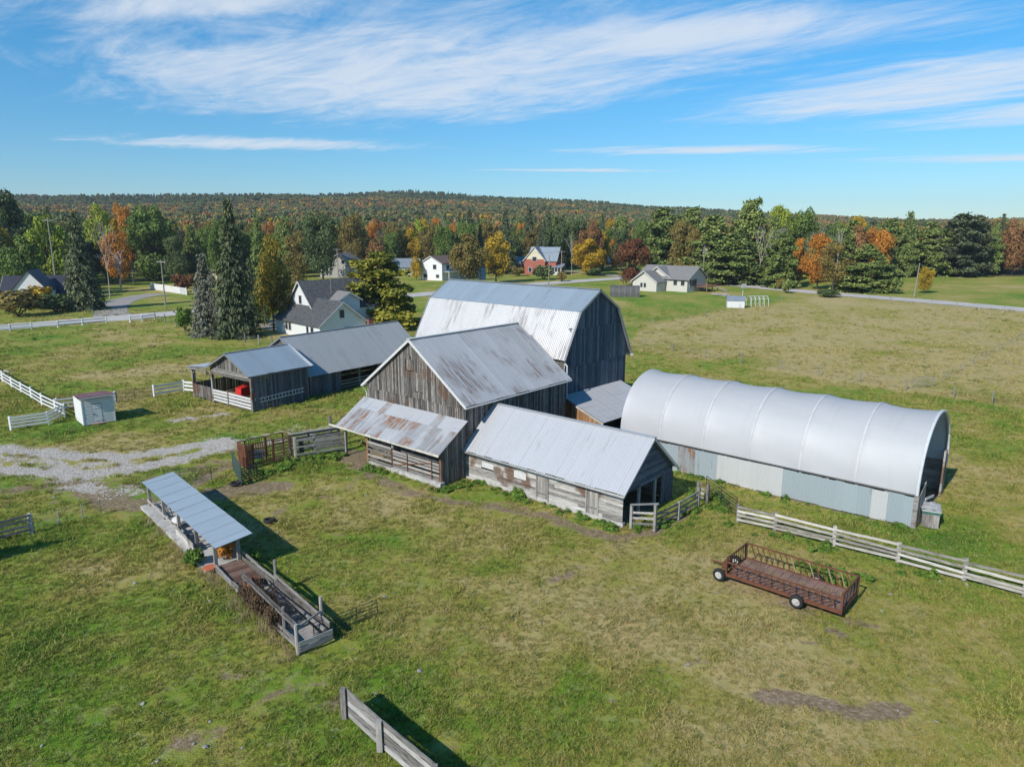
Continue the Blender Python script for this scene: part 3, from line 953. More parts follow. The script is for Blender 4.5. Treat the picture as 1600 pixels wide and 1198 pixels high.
def mid_barn():
    L, W, he, hr = 12.91, 12.03, 5.44, 9.78
    t = thing('hay_barn', 'gabled hay barn of weathered grey boards with rust streaked corrugated roof', 'barn', (MID[0], MID[1], 0), MID[2])
    hw = W / 2 - .4; x = -.3
    slope = (hr - he) / (W / 2)
    top = lambda y: hr - slope * abs(y) - .12
    zb = 5.2
    board_wall(t, 'y', x + .03, -hw, hw, zb, lambda y: max(top(y), zb), 'barn_board', .19, openings=[(-.1, 1.25, 5.75, 7.25), (-.62, .2, 7.3, 8.2)], wname='gable_wall', rag=.06)
    board_wall(t, 'y', x, -hw, hw, 0, lambda y: zb + .08, 'barn_board', .19, wname='gable_wall', rag=.04)
    # shutters closing the two loft openings
    dm = M['plank_y']
    s = MB().box(x + .02, x + .05, -.08, 1.23, 5.77, 7.23).build('loft_door', M['post_wood'], t)
    for k in range(5): MB().box(x + .05, x + .08, -.07 + .26 * k, .17 + .26 * k, 5.78 + random.uniform(0, .05), 7.2).build('board', M['barn_board'], s)
    s = MB().box(x + .02, x + .05, -.6, .18, 7.32, 8.18).build('loft_hatch', M['post_wood'], t)
    for k in range(3): MB().box(x + .05, x + .08, -.59 + .26 * k, -.35 + .26 * k, 7.33, 8.16).build('board', M['barn_board'], s)
    MB().box(x + .02, x + .30, -.16, -.04, 8.32, 8.5).build('hay_hook_beam', M['post_wood'], t)
    board_wall(t, 'x', hw, -L + .2, x, 0, lambda x_: he + .22, 'barn_board', .19, out=1, wname='side_wall')
    board_wall(t, 'x', -hw, -L + .2, x, 0, lambda x_: he + .22, 'barn_board', .5, out=-1, wname='side_wall')
    board_wall(t, 'y', -L + .2, -hw, hw, 0, top, 'barn_board', .6, out=-1, wname='gable_wall')
    rf = MB().beam((-L, 0, hr + .06), (.05, 0, hr + .06), .36, .05)
    for sgn in (-1, 1):
        rf.beam((.02, sgn * .02, hr - .06), (.02, sgn * W / 2, he - .06), .05, .2)
        rf.beam((-L, sgn * .02, hr - .06), (-L, sgn * W / 2, he - .06), .05, .2)
    roof = rf.build('roof', M['white_trim'], t)
    for sgn in (-1, 1): roof_sheets(roof, -L, .05, (sgn * .02, hr), (sgn * W / 2, he), 'galvanised', .8, .21, .032)
    for sgn in (-1, 1):
        MB().tube([(-L, sgn * (W / 2 + .06), he - .08), (.05, sgn * (W / 2 + .06), he - .08)], .06, 6).build('gutter', M['white_trim'], t)
    MB().tube([(-.1, -W / 2 - .05, he - .1), (-.25, -hw - .12, he - .7), (-.25, -hw - .12, 2.2)], .05, 6).build('downspout', M['white_trim'], t)
    return t


mid_barn()


def lean_to():
    d, zl, zt, W = 2.69, 2.54, 4.36, 12.03
    t = thing('lean_to', 'open cattle lean-to with patchy rusted tin roof below the grey hay barn gable', 'shed', (MID[0], MID[1], 0), MID[2])
    hw = W / 2
    rf = MB()
    for y in np.linspace(-hw + .2, hw - .2, 9): rf.beam((-.2, y, zt - .12), (d - .05, y, zl - .1), .08, .14)
    roof = rf.build('roof', M['post_wood'], t)
    # patched sheets: laid in three courses across the slope
    k = 16; w = W / k
    for i in range(k):
        for r in range(3):
            f0, f1 = r / 3, (r + 1) / 3 + .03
            x0, x1 = -.2 + (d + .25) * f0, -.2 + (d + .25) * f1
            za, zb = zt + (zl - zt) * f0, zt + (zl - zt) * f1
            j = random.uniform(0, .012) + (2 - r) * .014
            y0, y1 = -hw + i * w - .015, -hw + (i + 1) * w + random.uniform(0, .015)
            n = 5; v = []
            for (xx, z) in ((x0, za), (x1 + random.uniform(-.03, .04), zb)):
                for q in range(n): v.append((xx, y0 + (y1 - y0) * q / (n - 1), z + j + (.012 if q % 2 else 0)))
            me = MB().add(v, [(q, n + q, n + q + 1, q + 1) for q in range(n - 1)])
            me.build('metal_sheet', M['lean_to_tin'] if r > 0 else (M['galvanised_clean'] if i % 4 else M['lean_to_tin']), roof)
    MB().beam((d + .1, -hw - .9, zl - .1), (d + .1, hw, zl - .1), .05, .16).build('fascia_board', M['cream_fascia'], t)
    # far-left end is open, right end closed
    sl = (zl - zt) / d
    board_wall(t, 'x', hw - .35, -.25, d - .5, 0.0, lambda x: zt + sl * max(x, 0) - .12, 'barn_board', .24, out=1, wname='end_wall')
    xf = d - .55
    for y, m_ in ((-hw + .4, 'post_wood'), (-2.75, 'brown_post'), (.3, 'post_wood'), (hw - .45, 'brown_post')):
        MB().box(xf - .09, xf + .09, y - .09, y + .09, 0, zl + .05).build('post', M[m_], t)
    MB().box(xf - .1, xf + .35, .4, hw - .2, -.1, .28).build('footing', M['concrete'], t)
    MB().box(xf - .12, xf + .12, -2.6, .2, -.1, .10).build('footing', M['concrete'], t)
    for (ya, yb, zs) in ((-2.65, .2, (.28, .68, 1.08, 1.45, 1.72)), (.4, hw - .55, (.42, .72, 1.02, 1.3, 1.55))):
        for z in zs:
            MB().beam((xf + .11, ya, z + random.uniform(-.04, .04)), (xf + .11, yb, z + random.uniform(-.04, .04)), .04, .17).build('rail', M['plank_y'], t)
    MB().beam((xf + .16, .6, .5), (xf + .16, 4.6, 1.5), .04, .06).build('brace', M['rust_steel'], t)
    for y in (.35, 2.1, 4.75): MB().box(xf + .15, xf + .2, y - .03, y + .03, .3, 1.8).build('upright', M['rust_steel'], t)
    for y in (1.2, 3.4): MB().box(xf - .8, xf - .7, y - .06, y + .06, 0, zl + .3).build('post', M['post_wood'], t)
    for z in (.6, 1.0, 1.4): MB().beam((xf - .7, .4, z), (xf - .7, 5.2, z + .05), .05, .2).build('manger_board', M['plank_y'], t)
    MB().beam((.3, -4.6, .2), (xf, -3.6, 1.5), .06, .16).build('brace', M['plank_y'], t)
    return t


lean_to()

# ------------------------------------------------------------------ low stable


def low_stable():
    L, W, he, hr = 14.09, 6.9, 2.16, 5.06
    t = thing('low_stable', 'long low plank stable with pale metal roof and two grey doors', 'stable', (LOW[0], LOW[1], 0), LOW[2])
    hw = W / 2 - .35
    MB().box(-L + .1, -.2, -hw - .06, -hw + .2, -.2, .22).build('footing', M['concrete'], t)
    doors = [(-7.05, -6.15, .1, 1.72), (-2.95, -2.15, .2, 1.72)]
    wins = [(-12.3, -11.1, 1.15, 1.62), (-9.2, -8.05, 1.1, 1.64)]
    plank_wall(t, 'x', -hw, -L + .15, -.25, .22, he - .18, 'plank_pale', .19, out=-1, openings=doors + wins, wname='front_wall')
    for (a, b, z0, z1) in doors:
        f = MB()
        for xx in (a - .05, b + .05): f.box(xx - .05, xx + .05, -hw - .08, -hw + .02, z0, z1 + .05)
        dr = f.build('door', M['plank_x'], t)
        n = 4; w = (b - a - .02) / n
        for k in range(n): MB().box(a + .01 + k * w + .006, a + .01 + (k + 1) * w - .006, -hw - .045, -hw - .012, z0 + .03, z1).build('board', M['post_wood'], dr)
        MB().box(a + .03, b - .03, -hw - .065, -hw - .047, z0 + .4, z0 + .5).build('ledge', M['post_wood'], dr)
    for (a, b, z0, z1) in wins:
        w_ = MB().box(a + .02, b - .02, -hw - .03, -hw + .01, z0 + .02, z1 - .01).build('window_board', M['white_trim'], t)
    # gable end facing the pasture: planks above, open below
    top = lambda z: ((hr - .15 - z) / ((hr - he) / (W / 2)))
    plank_wall(t, 'y', -.35, -hw, hw, 2.0, hr - .15, 'shaded_board', .17, out=1, clip=lambda z: (-max(min(top(z), hw), 0), max(min(top(z), hw), 0)), segs=(2, 3), wname='gable_wall', name='plank')
    board_wall(t, 'y', -.36, 1.9, hw, 0, lambda y: 2.0, 'shaded_board', .22, wname='gable_wall')
    for y in (-hw + .08, -1.0, 1.0, hw - .05): MB().box(-.5, -.36, y - .08, y + .08, 0, 2.05).build('post', M['post_wood'], t)
    MB().beam((-.43, -hw, 2.1), (-.43, hw, 2.1), .12, .16).build('lintel', M['post_wood'], t)
    plank_wall(t, 'x', hw, -L + .15, -.25, 0, he - .18, 'plank_x', .3, out=1, wname='back_wall')
    plank_wall(t, 'y', -L + .2, -hw, hw, 0, hr - .15, 'plank_y', .35, out=-1, clip=lambda z: (-max(min(top(z), hw), 0), max(min(top(z), hw), 0)), wname='gable_wall')
    rf = MB().beam((-L, 0, hr + .05), (.05, 0, hr + .05), .3, .04)
    for sgn in (-1, 1): rf.beam((.0, sgn * .02, hr - .08), (.0, sgn * W / 2, he - .08), .05, .14)
    roof = rf.build('roof', M['galvanised_clean'], t)
    for sgn in (-1, 1): roof_sheets(roof, -L, .05, (sgn * .02, hr), (sgn * W / 2, he), 'galvanised_clean', .8, .2, .02)
    MB().beam((-L, -W / 2 - .03, he - .09), (.05, -W / 2 - .03, he - .09), .03, .14).build('fascia_board', M['cream_fascia'], t)
    MB().tube([(-L, -W / 2 - .1, he - .06), (.05, -W / 2 - .1, he - .1)], .05, 6).build('gutter', M['grey_steel'], t)
    return t


low_stable()


def stable_pen():
    t = thing('pen_fence', 'short weathered rail pen across the open end of the low stable', 'fence', frame_pt(LOW, .2, 0), LOW[2])
    P = lambda l, w, z: (l, w, z)
    for (l, w, h) in ((.1, -3.0, 1.5), (1.4, -2.4, 1.7), (1.6, .2, 1.2), (1.6, 2.9, 1.4), (1.75, 3.9, 1.35), (1.0, 4.0, 1.35)):
        MB().box(l - .08, l + .08, w - .08, w + .08, 0, h).build('post', M['post_wood'], t)
    for z in (.35, .7, 1.05):
        MB().beam((.1, -3.0, z), (1.4, -2.4, z + .1), .05, .13).build('rail', M['plank_x'], t)
        MB().beam((1.4, -2.4, z), (1.6, .2, z + .03), .05, .13).build('rail', M['plank_y'], t)
        MB().beam((1.6, .2, z), (1.6, 2.9, z + .05), .05, .13).build('rail', M['plank_y'], t)
    for z in (.3, .6, .9, 1.2): MB().beam((1.75, 3.9, z), (1.0, 4.0, z), .05, .14).build('rail', M['plank_pale'], t)
    MB().beam((.1, -3.2, 1.62), (1.5, -2.2, 1.75), .08, .1).build('rail', M['grey_steel'], t)
    MB().beam((1.35, -2.0, 1.0), (1.6, 1.2, .3), .06, .08).build('brace', M['post_wood'], t)


stable_pen()


def side_shed():
    # lean-to standing against the gambrel barn's gable
    t = thing('side_shed', 'small lean-to with ribbed roof and orange board end, between tall barn and hoop barn', 'shed', (BIG[0], BIG[1], 0), BIG[2])
    zt, zl, d, y0, y1 = 3.6, 2.0, 4.15, -5.1, 3.95
    rf = MB()
    for y in np.linspace(y0 + .1, y1 - .1, 8): rf.beam((-.2, y, zt - .12), (d, y, zl - .12), .08, .12)
    roof = rf.build('roof', M['post_wood'], t)
    n = 11; w = (y1 - y0) / n
    for i in range(n):
        v = []; k = 17
        for x, z in ((-.3, zt), (d + .1, zl - .04)):
            for q in range(k): v.append((x, y0 + i * w + w * q / (k - 1), z + .02 + .02 * math.cos(q * PI / 2)))
        MB().add(v, [(q, k + q, k + q + 1, q + 1) for q in range(k - 1)]).build('metal_sheet', M['galvanised_clean'], roof, smooth=True)
    board_wall(t, 'x', y0 + .15, 0, d - .15, 0, lambda x: zt - .15 + (zl - zt) * x / d, 'orange_board', .22, out=-1, wname='end_wall')
    board_wall(t, 'x', y1 - .15, 0, d - .15, 0, lambda x: zt - .15 + (zl - zt) * x / d, 'barn_board', .3, out=1, wname='end_wall')
    board_wall(t, 'y', d - .2, y0 + .2, y1 - .2, 0, lambda y: zl - .15, 'barn_board', .3, openings=[(-4.6, -1.5, -.2, 1.75)], wname='front_wall')
    MB().beam((-.3, y0 - .03, zt - .1), (d + .1, y0 - .03, zl - .14), .05, .16).build('fascia_board', M['plank_pale'], t)


side_shed()

# ------------------------------------------------------------------ hoop barn


def hoop_barn():
    L, W, he, hr = 21.3, 8.49, 2.10, 6.55
    t = thing('hoop_barn', 'hoop barn with arched white fabric cover on low tin walls', 'barn', (HOOP[0], HOOP[1], 0), HOOP[2])
    a, b = W / 2, hr - he
    nseg = 6; seg = L / nseg

    def prof(th, s=1.0): return (-a * s * math.cos(th), he + b * s * math.sin(th) ** .92)
    for i in range(nseg):
        x0, x1 = -L + i * seg, -L + (i + 1) * seg
        n, m = 14, 36; v = []
        for r in range(n + 1):
            f = r / n; sag = 1 - 0.036 * math.sin(PI * f ** .7) ** .8
            for q in range(m + 1):
                th = PI * q / m
                wob = 1 + .0016 * math.sin(9 * th + 7 * f + i * 2)
                s_ = 1 - (1 - sag) * math.sin(th) ** .4 if 0 < q < m else 1
                y, z = prof(th, s_ * wob)
                if q in (0, m): y, z = prof(th)
                v.append((x0 + (x1 - x0) * f, y, z))
        f_ = [(r * (m + 1) + q, r * (m + 1) + q + 1, (r + 1) * (m + 1) + q + 1, (r + 1) * (m + 1) + q) for r in range(n) for q in range(m)]
        MB().add(v, f_).build('fabric_panel', M['hoop_fabric'], t, smooth=True)
    for i in range(nseg + 1):
        x = -L + i * seg + (.06 if i == 0 else (-.06 if i == nseg else 0))
        if 0 < i < nseg:
            v = []
            for xx in (x - .07, x + .07):
                for q in range(41): v.append((xx, *prof(PI * q / 40, 1.002)))
            MB().add(v, [(q, q + 1, 42 + q, 41 + q) for q in range(40)]).build('seam_strip', M['seam_cloth'], t, smooth=True)
        MB().tube([(x, *prof(PI * q / 28, .978)) for q in range(29)], .05, 6).build('hoop_rib', M['grey_steel'], t)
    MB().tube([(.02, *prof(PI * q / 36, 1.0)) for q in range(37)], .10, 8).build('end_lip', plain('lip_fabric', (.55, .58, .61), .5, 0, .15, 2), t)
    for sgn in (-1, 1):
        MB().tube([(-L, sgn * a, he - .02), (.05, sgn * a, he - .02)], .07, 6).build('base_rail', M['dark_steel'], t)
        fr = MB()
        for x in np.arange(-L + .1, 0, seg / 2): fr.box(x - .07, x + .07, sgn * a - .1, sgn * a + .02, 0, he - .1) if sgn > 0 else fr.box(x - .07, x + .07, sgn * a - .02, sgn * a + .1, 0, he - .1)
        wall = fr.build('side_wall', M['post_wood'], t)
        x = -L; k = 0
        ws = [.9, .85, .9, .9, .75, .9, .5] * 8
        white = [(-12.8, -8.4), (-2.3, -1.2)]; rusty = [(-15.7, -15.0)]
        while x < -.05:
            w = min(ws[k % len(ws)], -x)
            c = x + w / 2
            mt = 'tin_panel_white' if sgn < 0 and any(p < c < q for p, q in white) else 'tin_panel'
            if sgn < 0 and any(p - .2 < c < q + .2 for p, q in rusty): mt = 'galvanised_rusty'
            y = sgn * (a + .03 + .012 * (k % 2)); n = 9
            v = []
            for z in (random.uniform(-.05, .05), he - .12 + random.uniform(-.04, .03)):
                for q in range(n): v.append((x - .02 + (w + .03) * q / (n - 1), y + (.012 if q % 2 else 0) * sgn, z))
            MB().add(v, [(q, q + 1, n + q + 1, n + q) for q in range(n - 1)]).build('tin_sheet', M[mt], wall)
            x += w; k += 1
    # inside: plank kick walls
    for sgn in (-1, 1):
        plank_wall(t, 'x', sgn * (a - .16), -L + .2, -.2, 0.1, 2.3, 'plank_x', .3, out=-sgn, wname='inner_wall', segs=(4, 6))
    board_wall(t, 'y', -L + .1, -a + .3, a - .3, 0, lambda y: min(5.8, he + b * math.sqrt(max(0, 1 - (y / a) ** 2)) - .2), 'shaded_board', .35, out=-1, wname='end_wall')
    # front end: plank gate on the near side, post of stacked planks on the far side
    board_wall(t, 'y', .12, -a - .05, -a + 1.75, .05, lambda y: 2.0 + .35 * (y + a), 'post_wood', .2, wname='end_gate')
    MB().box(.02, .14, a - 1.2, a - .7, 0, 3.2).build('end_post', M['plank_pale'], t)
    board_wall(t, 'y', .02, a - .68, a + .02, 0, lambda y: 3.1, 'post_wood', .17, wname='end_gate')
    MB().box(-.1, .16, -a - .1, -a + .07, 0, 2.05).build('end_post', M['plank_pale'], t)
    for z in (.4, .9, 1.4): MB().beam((.2, -a + 1.8, z), (.4, -a + 3.1, z - .1), .05, .15).build('gate_rail', M['white_trim'], t)
    return t


hoop_barn()


def feed_bin():
    p = G(1452, 823)
    t = thing('feed_bin', 'grey wooden feed bin under grey and green tarp by the hoop barn opening', 'bin', p, -0.72 + .25)
    for k in range(5):
        x = -.45 + .18 * k + .09
    core = MB().box(-.44, .44, -.1, 1.3, .05, .88).build('bin_body', M['post_wood'], t)
    for k in range(5): MB().box(-.46 + .185 * k, -.285 + .185 * k, -.145, -.105, 0, .92).build('board', M['post_wood'], core)
    for k in range(8): MB().box(.445, .48, -.1 + .175 * k, .065 + .175 * k, 0, .92).build('board', M['post_wood'], core)
    v, n = [], 9
    MB().box(-.50, .52, -.19, 1.36, .90, 1.06).build('green_lid', M['green_tarp'], t)
    MB().box(-.51, .53, -.2, 1.37, 1.06, 1.11).build('lid_edge', M['white_trim'], t)
    b = MB()
    for i in range(n):
        for j in range(n):
            b.v.append((-.54 + 1.1 * i / 8, -.22 + 1.62 * j / 8, 1.24 + .06 * math.sin(i * 1.7 + j) + .05 * math.cos(j * 2.1) - (.13 if i in (0, 8) or j in (0, 8) else 0)))
    for i in range(8):
        for j in range(8): b.f.append((i * n + j, (i + 1) * n + j, (i + 1) * n + j + 1, i * n + j + 1))
    b.build('tarp', M['grey_tarp'], t, smooth=True)


feed_bin()

# ------------------------------------------------------------------ tractor shed and long shed


def tractor_shed():
    L, W, he, hr = 6.98, 8.0, 3.68, 5.61
    t = thing('tractor_shed', 'small open-fronted tractor shed with bluish metal roof and a ladder on its side', 'shed', (TR[0], TR[1], 0), TR[2])
    hw = W / 2 - .4; x = -.02
    sl = (hr - he) / (W / 2); top = lambda y: hr - sl * abs(y) - .12
    board_wall(t, 'y', x, -hw, hw, 3.75, lambda y: max(top(y), 3.75), 'barn_board', .25, wname='gable_wall')
    for z in (3.05, 3.32, 3.56): MB().box(x + .04, x + .09, -hw, hw, z, z + .22).build('header_board', M['plank_y'], t)
    for y in (-hw, hw): MB().box(x - .15, x + .1, y - .12, y + .12, 0, he).build('post', M['plank_pale'], t)
    board_wall(t, 'x', hw, -L + .2, -.2, 0, lambda q: he - .15, 'shaded_board', .24, out=1, wname='side_wall')
    board_wall(t, 'y', -L + .1, -hw, hw, 0, top, 'shaded_board', .4, out=-1, wname='rear_wall')
    rf = MB().beam((-L, 0, hr + .04), (.5, 0, hr + .04), .3, .04)
    for sgn in (-1, 1): rf.beam((.47, sgn * .02, hr - .07), (.47, sgn * W / 2, he - .07), .05, .16)
    roof = rf.build('roof', M['grey_steel'], t)
    for sgn in (-1, 1): roof_sheets(roof, -L - .3, .5, (sgn * .02, hr), (sgn * W / 2, he), 'galvanised_blue', .8, .2, .02)
    MB().beam((-L - .3, W / 2 - .02, he - .08), (.5, W / 2 - .02, he - .08), .03, .14).build('fascia_board', M['plank_x'], t)
    MB().beam((-L - .2, 0, hr + .02), (-L - .2, W / 2 + .1, he + .02), .3, .05).build('flashing', M['white_trim'], t)
    # lower porch on the left
    pr = MB()
    for xx in np.linspace(-L + .2, .3, 6): pr.beam((xx, -W / 2 - .1, he + .0), (xx, -W / 2 - 3.6, 3.35), .08, .14)
    pr = pr.build('porch_roof', M['post_wood'], t)
    roof_sheets(pr, -L, .5, (-W / 2 + .1, he + .1), (-W / 2 - 3.7, 3.42), 'galvanised_clean', .8, .2, .015)
    MB().box(.42, .48, -W / 2 - 3.7, -W / 2 + .1, 3.22, 3.42).build('fascia_board', M['plank_y'], t)
    for y in (-W / 2 - 3.45,): MB().box(-.1, .1, y - .1, y + .1, 0, 3.3).build('post', M['plank_pale'], t)
    for y0, y1 in ((-W / 2 - 3.4, -W / 2 - 2.6), (-hw - .2, -hw - 1.0)):
        MB().beam((.0, y0, 2.6), (.0, y1, 3.2), .08, .1).build('knee_brace', M['post_wood'], t)
    board_wall(t, 'y', .05, -W / 2 - 3.35, -hw - .15, .1, lambda y: 1.55, 'barn_board', .18, rag=.1, wname='porch_fence')
    board_wall(t, 'x', -W / 2 - 3.45, -L + .2, -.1, 0, lambda q: 3.3, 'barn_board', .35, out=-1, wname='side_wall', openings=[(-3.5, -.3, 1.6, 3.0)])
    # white rails across the opening
    for (y0, y1) in ((-hw + .15, -.75), (-.55, hw - .15)):
        for z in (.28, .62, .96, 1.28):
            MB().beam((.06, y0, z + random.uniform(-.02, .02)), (.06, y1, z + random.uniform(-.03, .03)), .05, .22).build('rail', M['white_trim'], t)
    MB().box(-.02, .12, -.74, -.6, 0, 1.6).build('post', M['post_wood'], t)
    return t


tractor_shed()


def ladder():
    p = frame_pt(TR, 0, 3.72)
    t = thing('ladder', 'pale wooden ladder hung sideways on the wall of the tractor shed', 'ladder', p, TR[2])
    a, b = Vector((-.8, 0, .82)), Vector((-6.2, 0, .98))
    for dz in (0, .42): MB().beam(a + Vector((0, 0, dz)), b + Vector((0, 0, dz)), .05, .07).build('side_rail', M['white_paint'], t)
    for k in range(13):
        q = a.lerp(b, (k + .4) / 13.0)
        MB().beam(q + Vector((0, 0, .03)), q + Vector((0, 0, .40)), .05, .045).build('rung', M['white_paint'], t)


ladder()


def wheel(parent, c, r, w, axis, tyre='tyre_rubber', rim='dirty_rim', name='wheel'):
    """axis: unit vector of the axle"""
    ax = Vector(axis).normalized(); c = Vector(c)
    u = Vector((0, 0, 1)); v = ax.cross(u).normalized()
    n = 20
    prof = [(r * .58, -w * .42), (r * .80, -w * .5), (r * .96, -w * .38), (r, -w * .15), (r, w * .15), (r * .96, w * .38), (r * .80, w * .5), (r * .58, w * .42)]
    m = len(prof); b = MB()
    for k in range(n):
        t = 2 * PI * k / n; d = u * math.cos(t) + v * math.sin(t)
        for pr, ph in prof: b.v.append(tuple(c + d * pr + ax * ph))
    for k in range(n):
        for j in range(m):
            b.f.append((k * m + j, ((k + 1) % n) * m + j, ((k + 1) % n) * m + (j + 1) % m, k * m + (j + 1) % m))
    wl = b.build(name, M[tyre], parent, smooth=True)
    b = MB().tube([c - ax * w * .3, c + ax * w * .3], r * .59, 16)
    b.tube([c - ax * w * .42, c + ax * w * .42], r * .16, 8)
    for k in range(5):
        t = 2 * PI * k / 5; d = u * math.cos(t) + v * math.sin(t)
        b.tube([c + d * r * .36 - ax * w * .34, c + d * r * .36 + ax * w * .34], r * .06, 6)
    b.build('rim', M[rim], wl)
    return wl


def tractor():
    p = frame_pt(TR, -2.3, .45)
    t = thing('tractor', 'red tractor parked inside the open tractor shed', 'tractor', p, TR[2] + .1)
    t.scale = (1.25, 1.25, 1.35)
    b = MB()
    prof = [(-1.2, .75), (1.5, .75), (1.6, 1.0), (1.55, 1.45), (.4, 1.62), (-.1, 1.6), (-.2, 1.05), (-1.2, 1.05)]
    b.prism([(x, -.36, z) for x, z in prof], (0, .72, 0)).build('hood', M['red_enamel'], t)
    for s in (-1, 1):
        f = MB(); pts = [(-.9 + .78 * math.cos(q), .85 + .95 * math.sin(q)) for q in np.linspace(.2, PI, 9)]
        for (x0, z0), (x1, z1) in zip(pts[:-1], pts[1:]): f.prism([(x0, s * .42, z0), (x1, s * .42, z1), (x1, s * .95, z1), (x0, s * .95, z0)], (0, 0, .05))
        f.build('fender', M['red_enamel'], t)
        wheel(t, (-.9, s * .72, .75), .75, .4, (0, 1, 0), rim='red_enamel')
        wheel(t, (1.25, s * .6, .42), .42, .22, (0, 1, 0), rim='red_enamel')
    MB().box(-.75, -.4, -.25, .25, 1.1, 1.2).box(-.8, -.72, -.25, .25, 1.2, 1.6).build('seat', M['dark_steel'], t)
    MB().tube([(-.1, 0, 1.5), (-.3, 0, 1.75)], .03).tube([(-.3 + .05 * math.sin(q), .2 * math.cos(q), 1.75 + .2 * math.sin(q)) for q in np.linspace(0, 2 * PI, 13)], .02).build('steering_wheel', M['dark_steel'], t)
    MB().tube([(1.0, .1, 1.5), (1.0, .1, 2.1)], .04).build('exhaust_pipe', M['dark_steel'], t)
    q = frame_pt(TR, -.9, 2.75)
    t = thing('grey_implement', 'small round-backed red and grey implement behind the shed rail', 'implement', q, TR[2])
    MB().tube([(-.3, 0, .9), (.3, 0, .9)], .5, 14).build('drum', M['silver_paint'], t)
    MB().tube([(-.28, .0, 1.35), (.28, 0, 1.35)], .34, 12).build('hopper', M['red_enamel'], t)
    MB().box(-.4, .4, -.4, .4, 0, .5).build('base_frame', M['dark_steel'], t)


tractor()


def long_shed():
    t = thing('long_shed', 'longest weathered shed with grey ribbed metal roof behind the tractor shed', 'shed', (TR[0], TR[1], 0), TR[2])
    x1, x0 = -7.67 + .3, -7.67 - 17.75
    yr, zr, yl, zl, yR, zR = -1.76, 6.21, -4.3, 4.85, 3.15, 2.25
    top = lambda y: zr - .12 - (zr - zl) * (yr - y) / (yr - yl) if y < yr else zr - .12 - (zr - zR) * (y - yr) / (yR - yr)
    board_wall(t, 'y', x1 - .35, yl + .3, yR - .4, 0, top, 'barn_board', .25, wname='gable_wall')
    board_wall(t, 'y', x0 + .3, yl + .3, yR - .4, 0, top, 'barn_board', .5, out=-1, wname='gable_wall')
    board_wall(t, 'x', yl + .35, x0 + .3, x1 - .4, 0, lambda q: zl - .1, 'barn_board', .5, out=-1, wname='side_wall')
    board_wall(t, 'x', yR - .45, x1 - 4.4, x1 - .4, 0, lambda q: zR + .1, 'shaded_board', .25, out=1, wname='side_wall')
    board_wall(t, 'x', yR - .45, x0 + .3, x1 - 10.5, 0, lambda q: zR + .1, 'shaded_board', .25, out=1, wname='side_wall')
    for xx in (x1 - .4, x1 - 4.5, x1 - 7.4, x1 - 10.4): MB().box(xx - .1, xx + .1, yR - .55, yR - .35, 0, zR + .1).build('post', M['post_wood'], t)
    for z in (.3, .65, 1.0): MB().beam((x1 - 4.5, yR - .3, z), (x1 - 10.4, yR - .3, z + .03), .05, .14).build('rail', M['plank_x'], t)
    rf = MB().beam((x0, yr, zr + .04), (x1, yr, zr + .04), .3, .04)
    for p, q in (((yr - .02, zr), (yl, zl)), ((yr + .02, zr), (yR, zR))): rf.beam((x1 - .02, p[0], p[1] - .06), (x1 - .02, q[0], q[1] - .06), .05, .16)
    roof = rf.build('roof', M['grey_steel'], t)
    roof_sheets(roof, x0, x1, (yr, zr), (yR, zR), 'galvanised_grey', .8, .22, .026)
    roof_sheets(roof, x0, x1, (yr, zr), (yl, zl), 'galvanised_grey', .8, .22, .026)


long_shed()


def white_shed():
    # corners measured: left, front, right
    f, l, r = Vector((-40.2, 64.18, 0)), Vector((-42.66, 66.24, 0)), Vector((-38.2, 66.01, 0))
    rz = math.atan2(r.y - f.y, r.x - f.x)
    Wd, Dp = (r - f).length, (l - f).length
    t = thing('white_garden_shed', 'small white board shed with red tin roof on the lawn', 'shed', f, rz)
    h0, h1 = 2.5, 2.25
    plank_wall(t, 'x', 0, 0.02, Wd - .02, 0, 2.42, 'white_paint', .24, .03, out=-1, openings=[(.85, 1.65, -.1, 1.95)], segs=(4, 5), wname='front_wall', gap=.03)
    plank_wall(t, 'y', 0.02, 0.0, Dp, 0, h1 + .1, 'white_paint', .24, .02, out=-1, segs=(4, 5), wname='side_wall', gap=.006)
    plank_wall(t, 'y', Wd - .02, 0.0, Dp, 0, h1 + .1, 'white_paint', .24, .02, out=1, segs=(4, 5), wname='side_wall', gap=.006)
    plank_wall(t, 'x', Dp, 0.02, Wd - .02, 0, h1, 'white_paint', .24, .02, out=1, segs=(4, 5), wname='rear_wall', gap=.006)
    d = MB().box(.88, 1.62, -.05, -.005, .05, 1.92).build('door', M['white_paint'], t)
    MB().box(.90, .96, -.09, -.05, .9, 1.05).build('handle', M['dark_steel'], d)
    for zz in (.3, 1.5): MB().box(.9, 1.6, -.07, -.052, zz, zz + .1).build('batten', M['white_paint'], d)
    for x in (0.03, Wd - .03): MB().box(x - .05, x + .05, -.06, -.03, 0, 2.45).build('corner_trim', M['white_paint'], t)
    MB().box(.7, 1.75, -.35, -.02, 0, .07).build('door_step', M['brown_post'], t)
    rf = MB().beam((-.15, -.32, h0 + .12), (Wd + .15, -.32, h0 + .12), .04, .14).build('roof', M['white_trim'], t)
    roof_sheets(rf, -.15, Wd + .15, (-.35, h0 + .2), (Dp + .2, h1 + .12), 'red_tin', .55, .18, .012)


white_shed()

# ------------------------------------------------------------------ roofed feed bunk with boardwalk

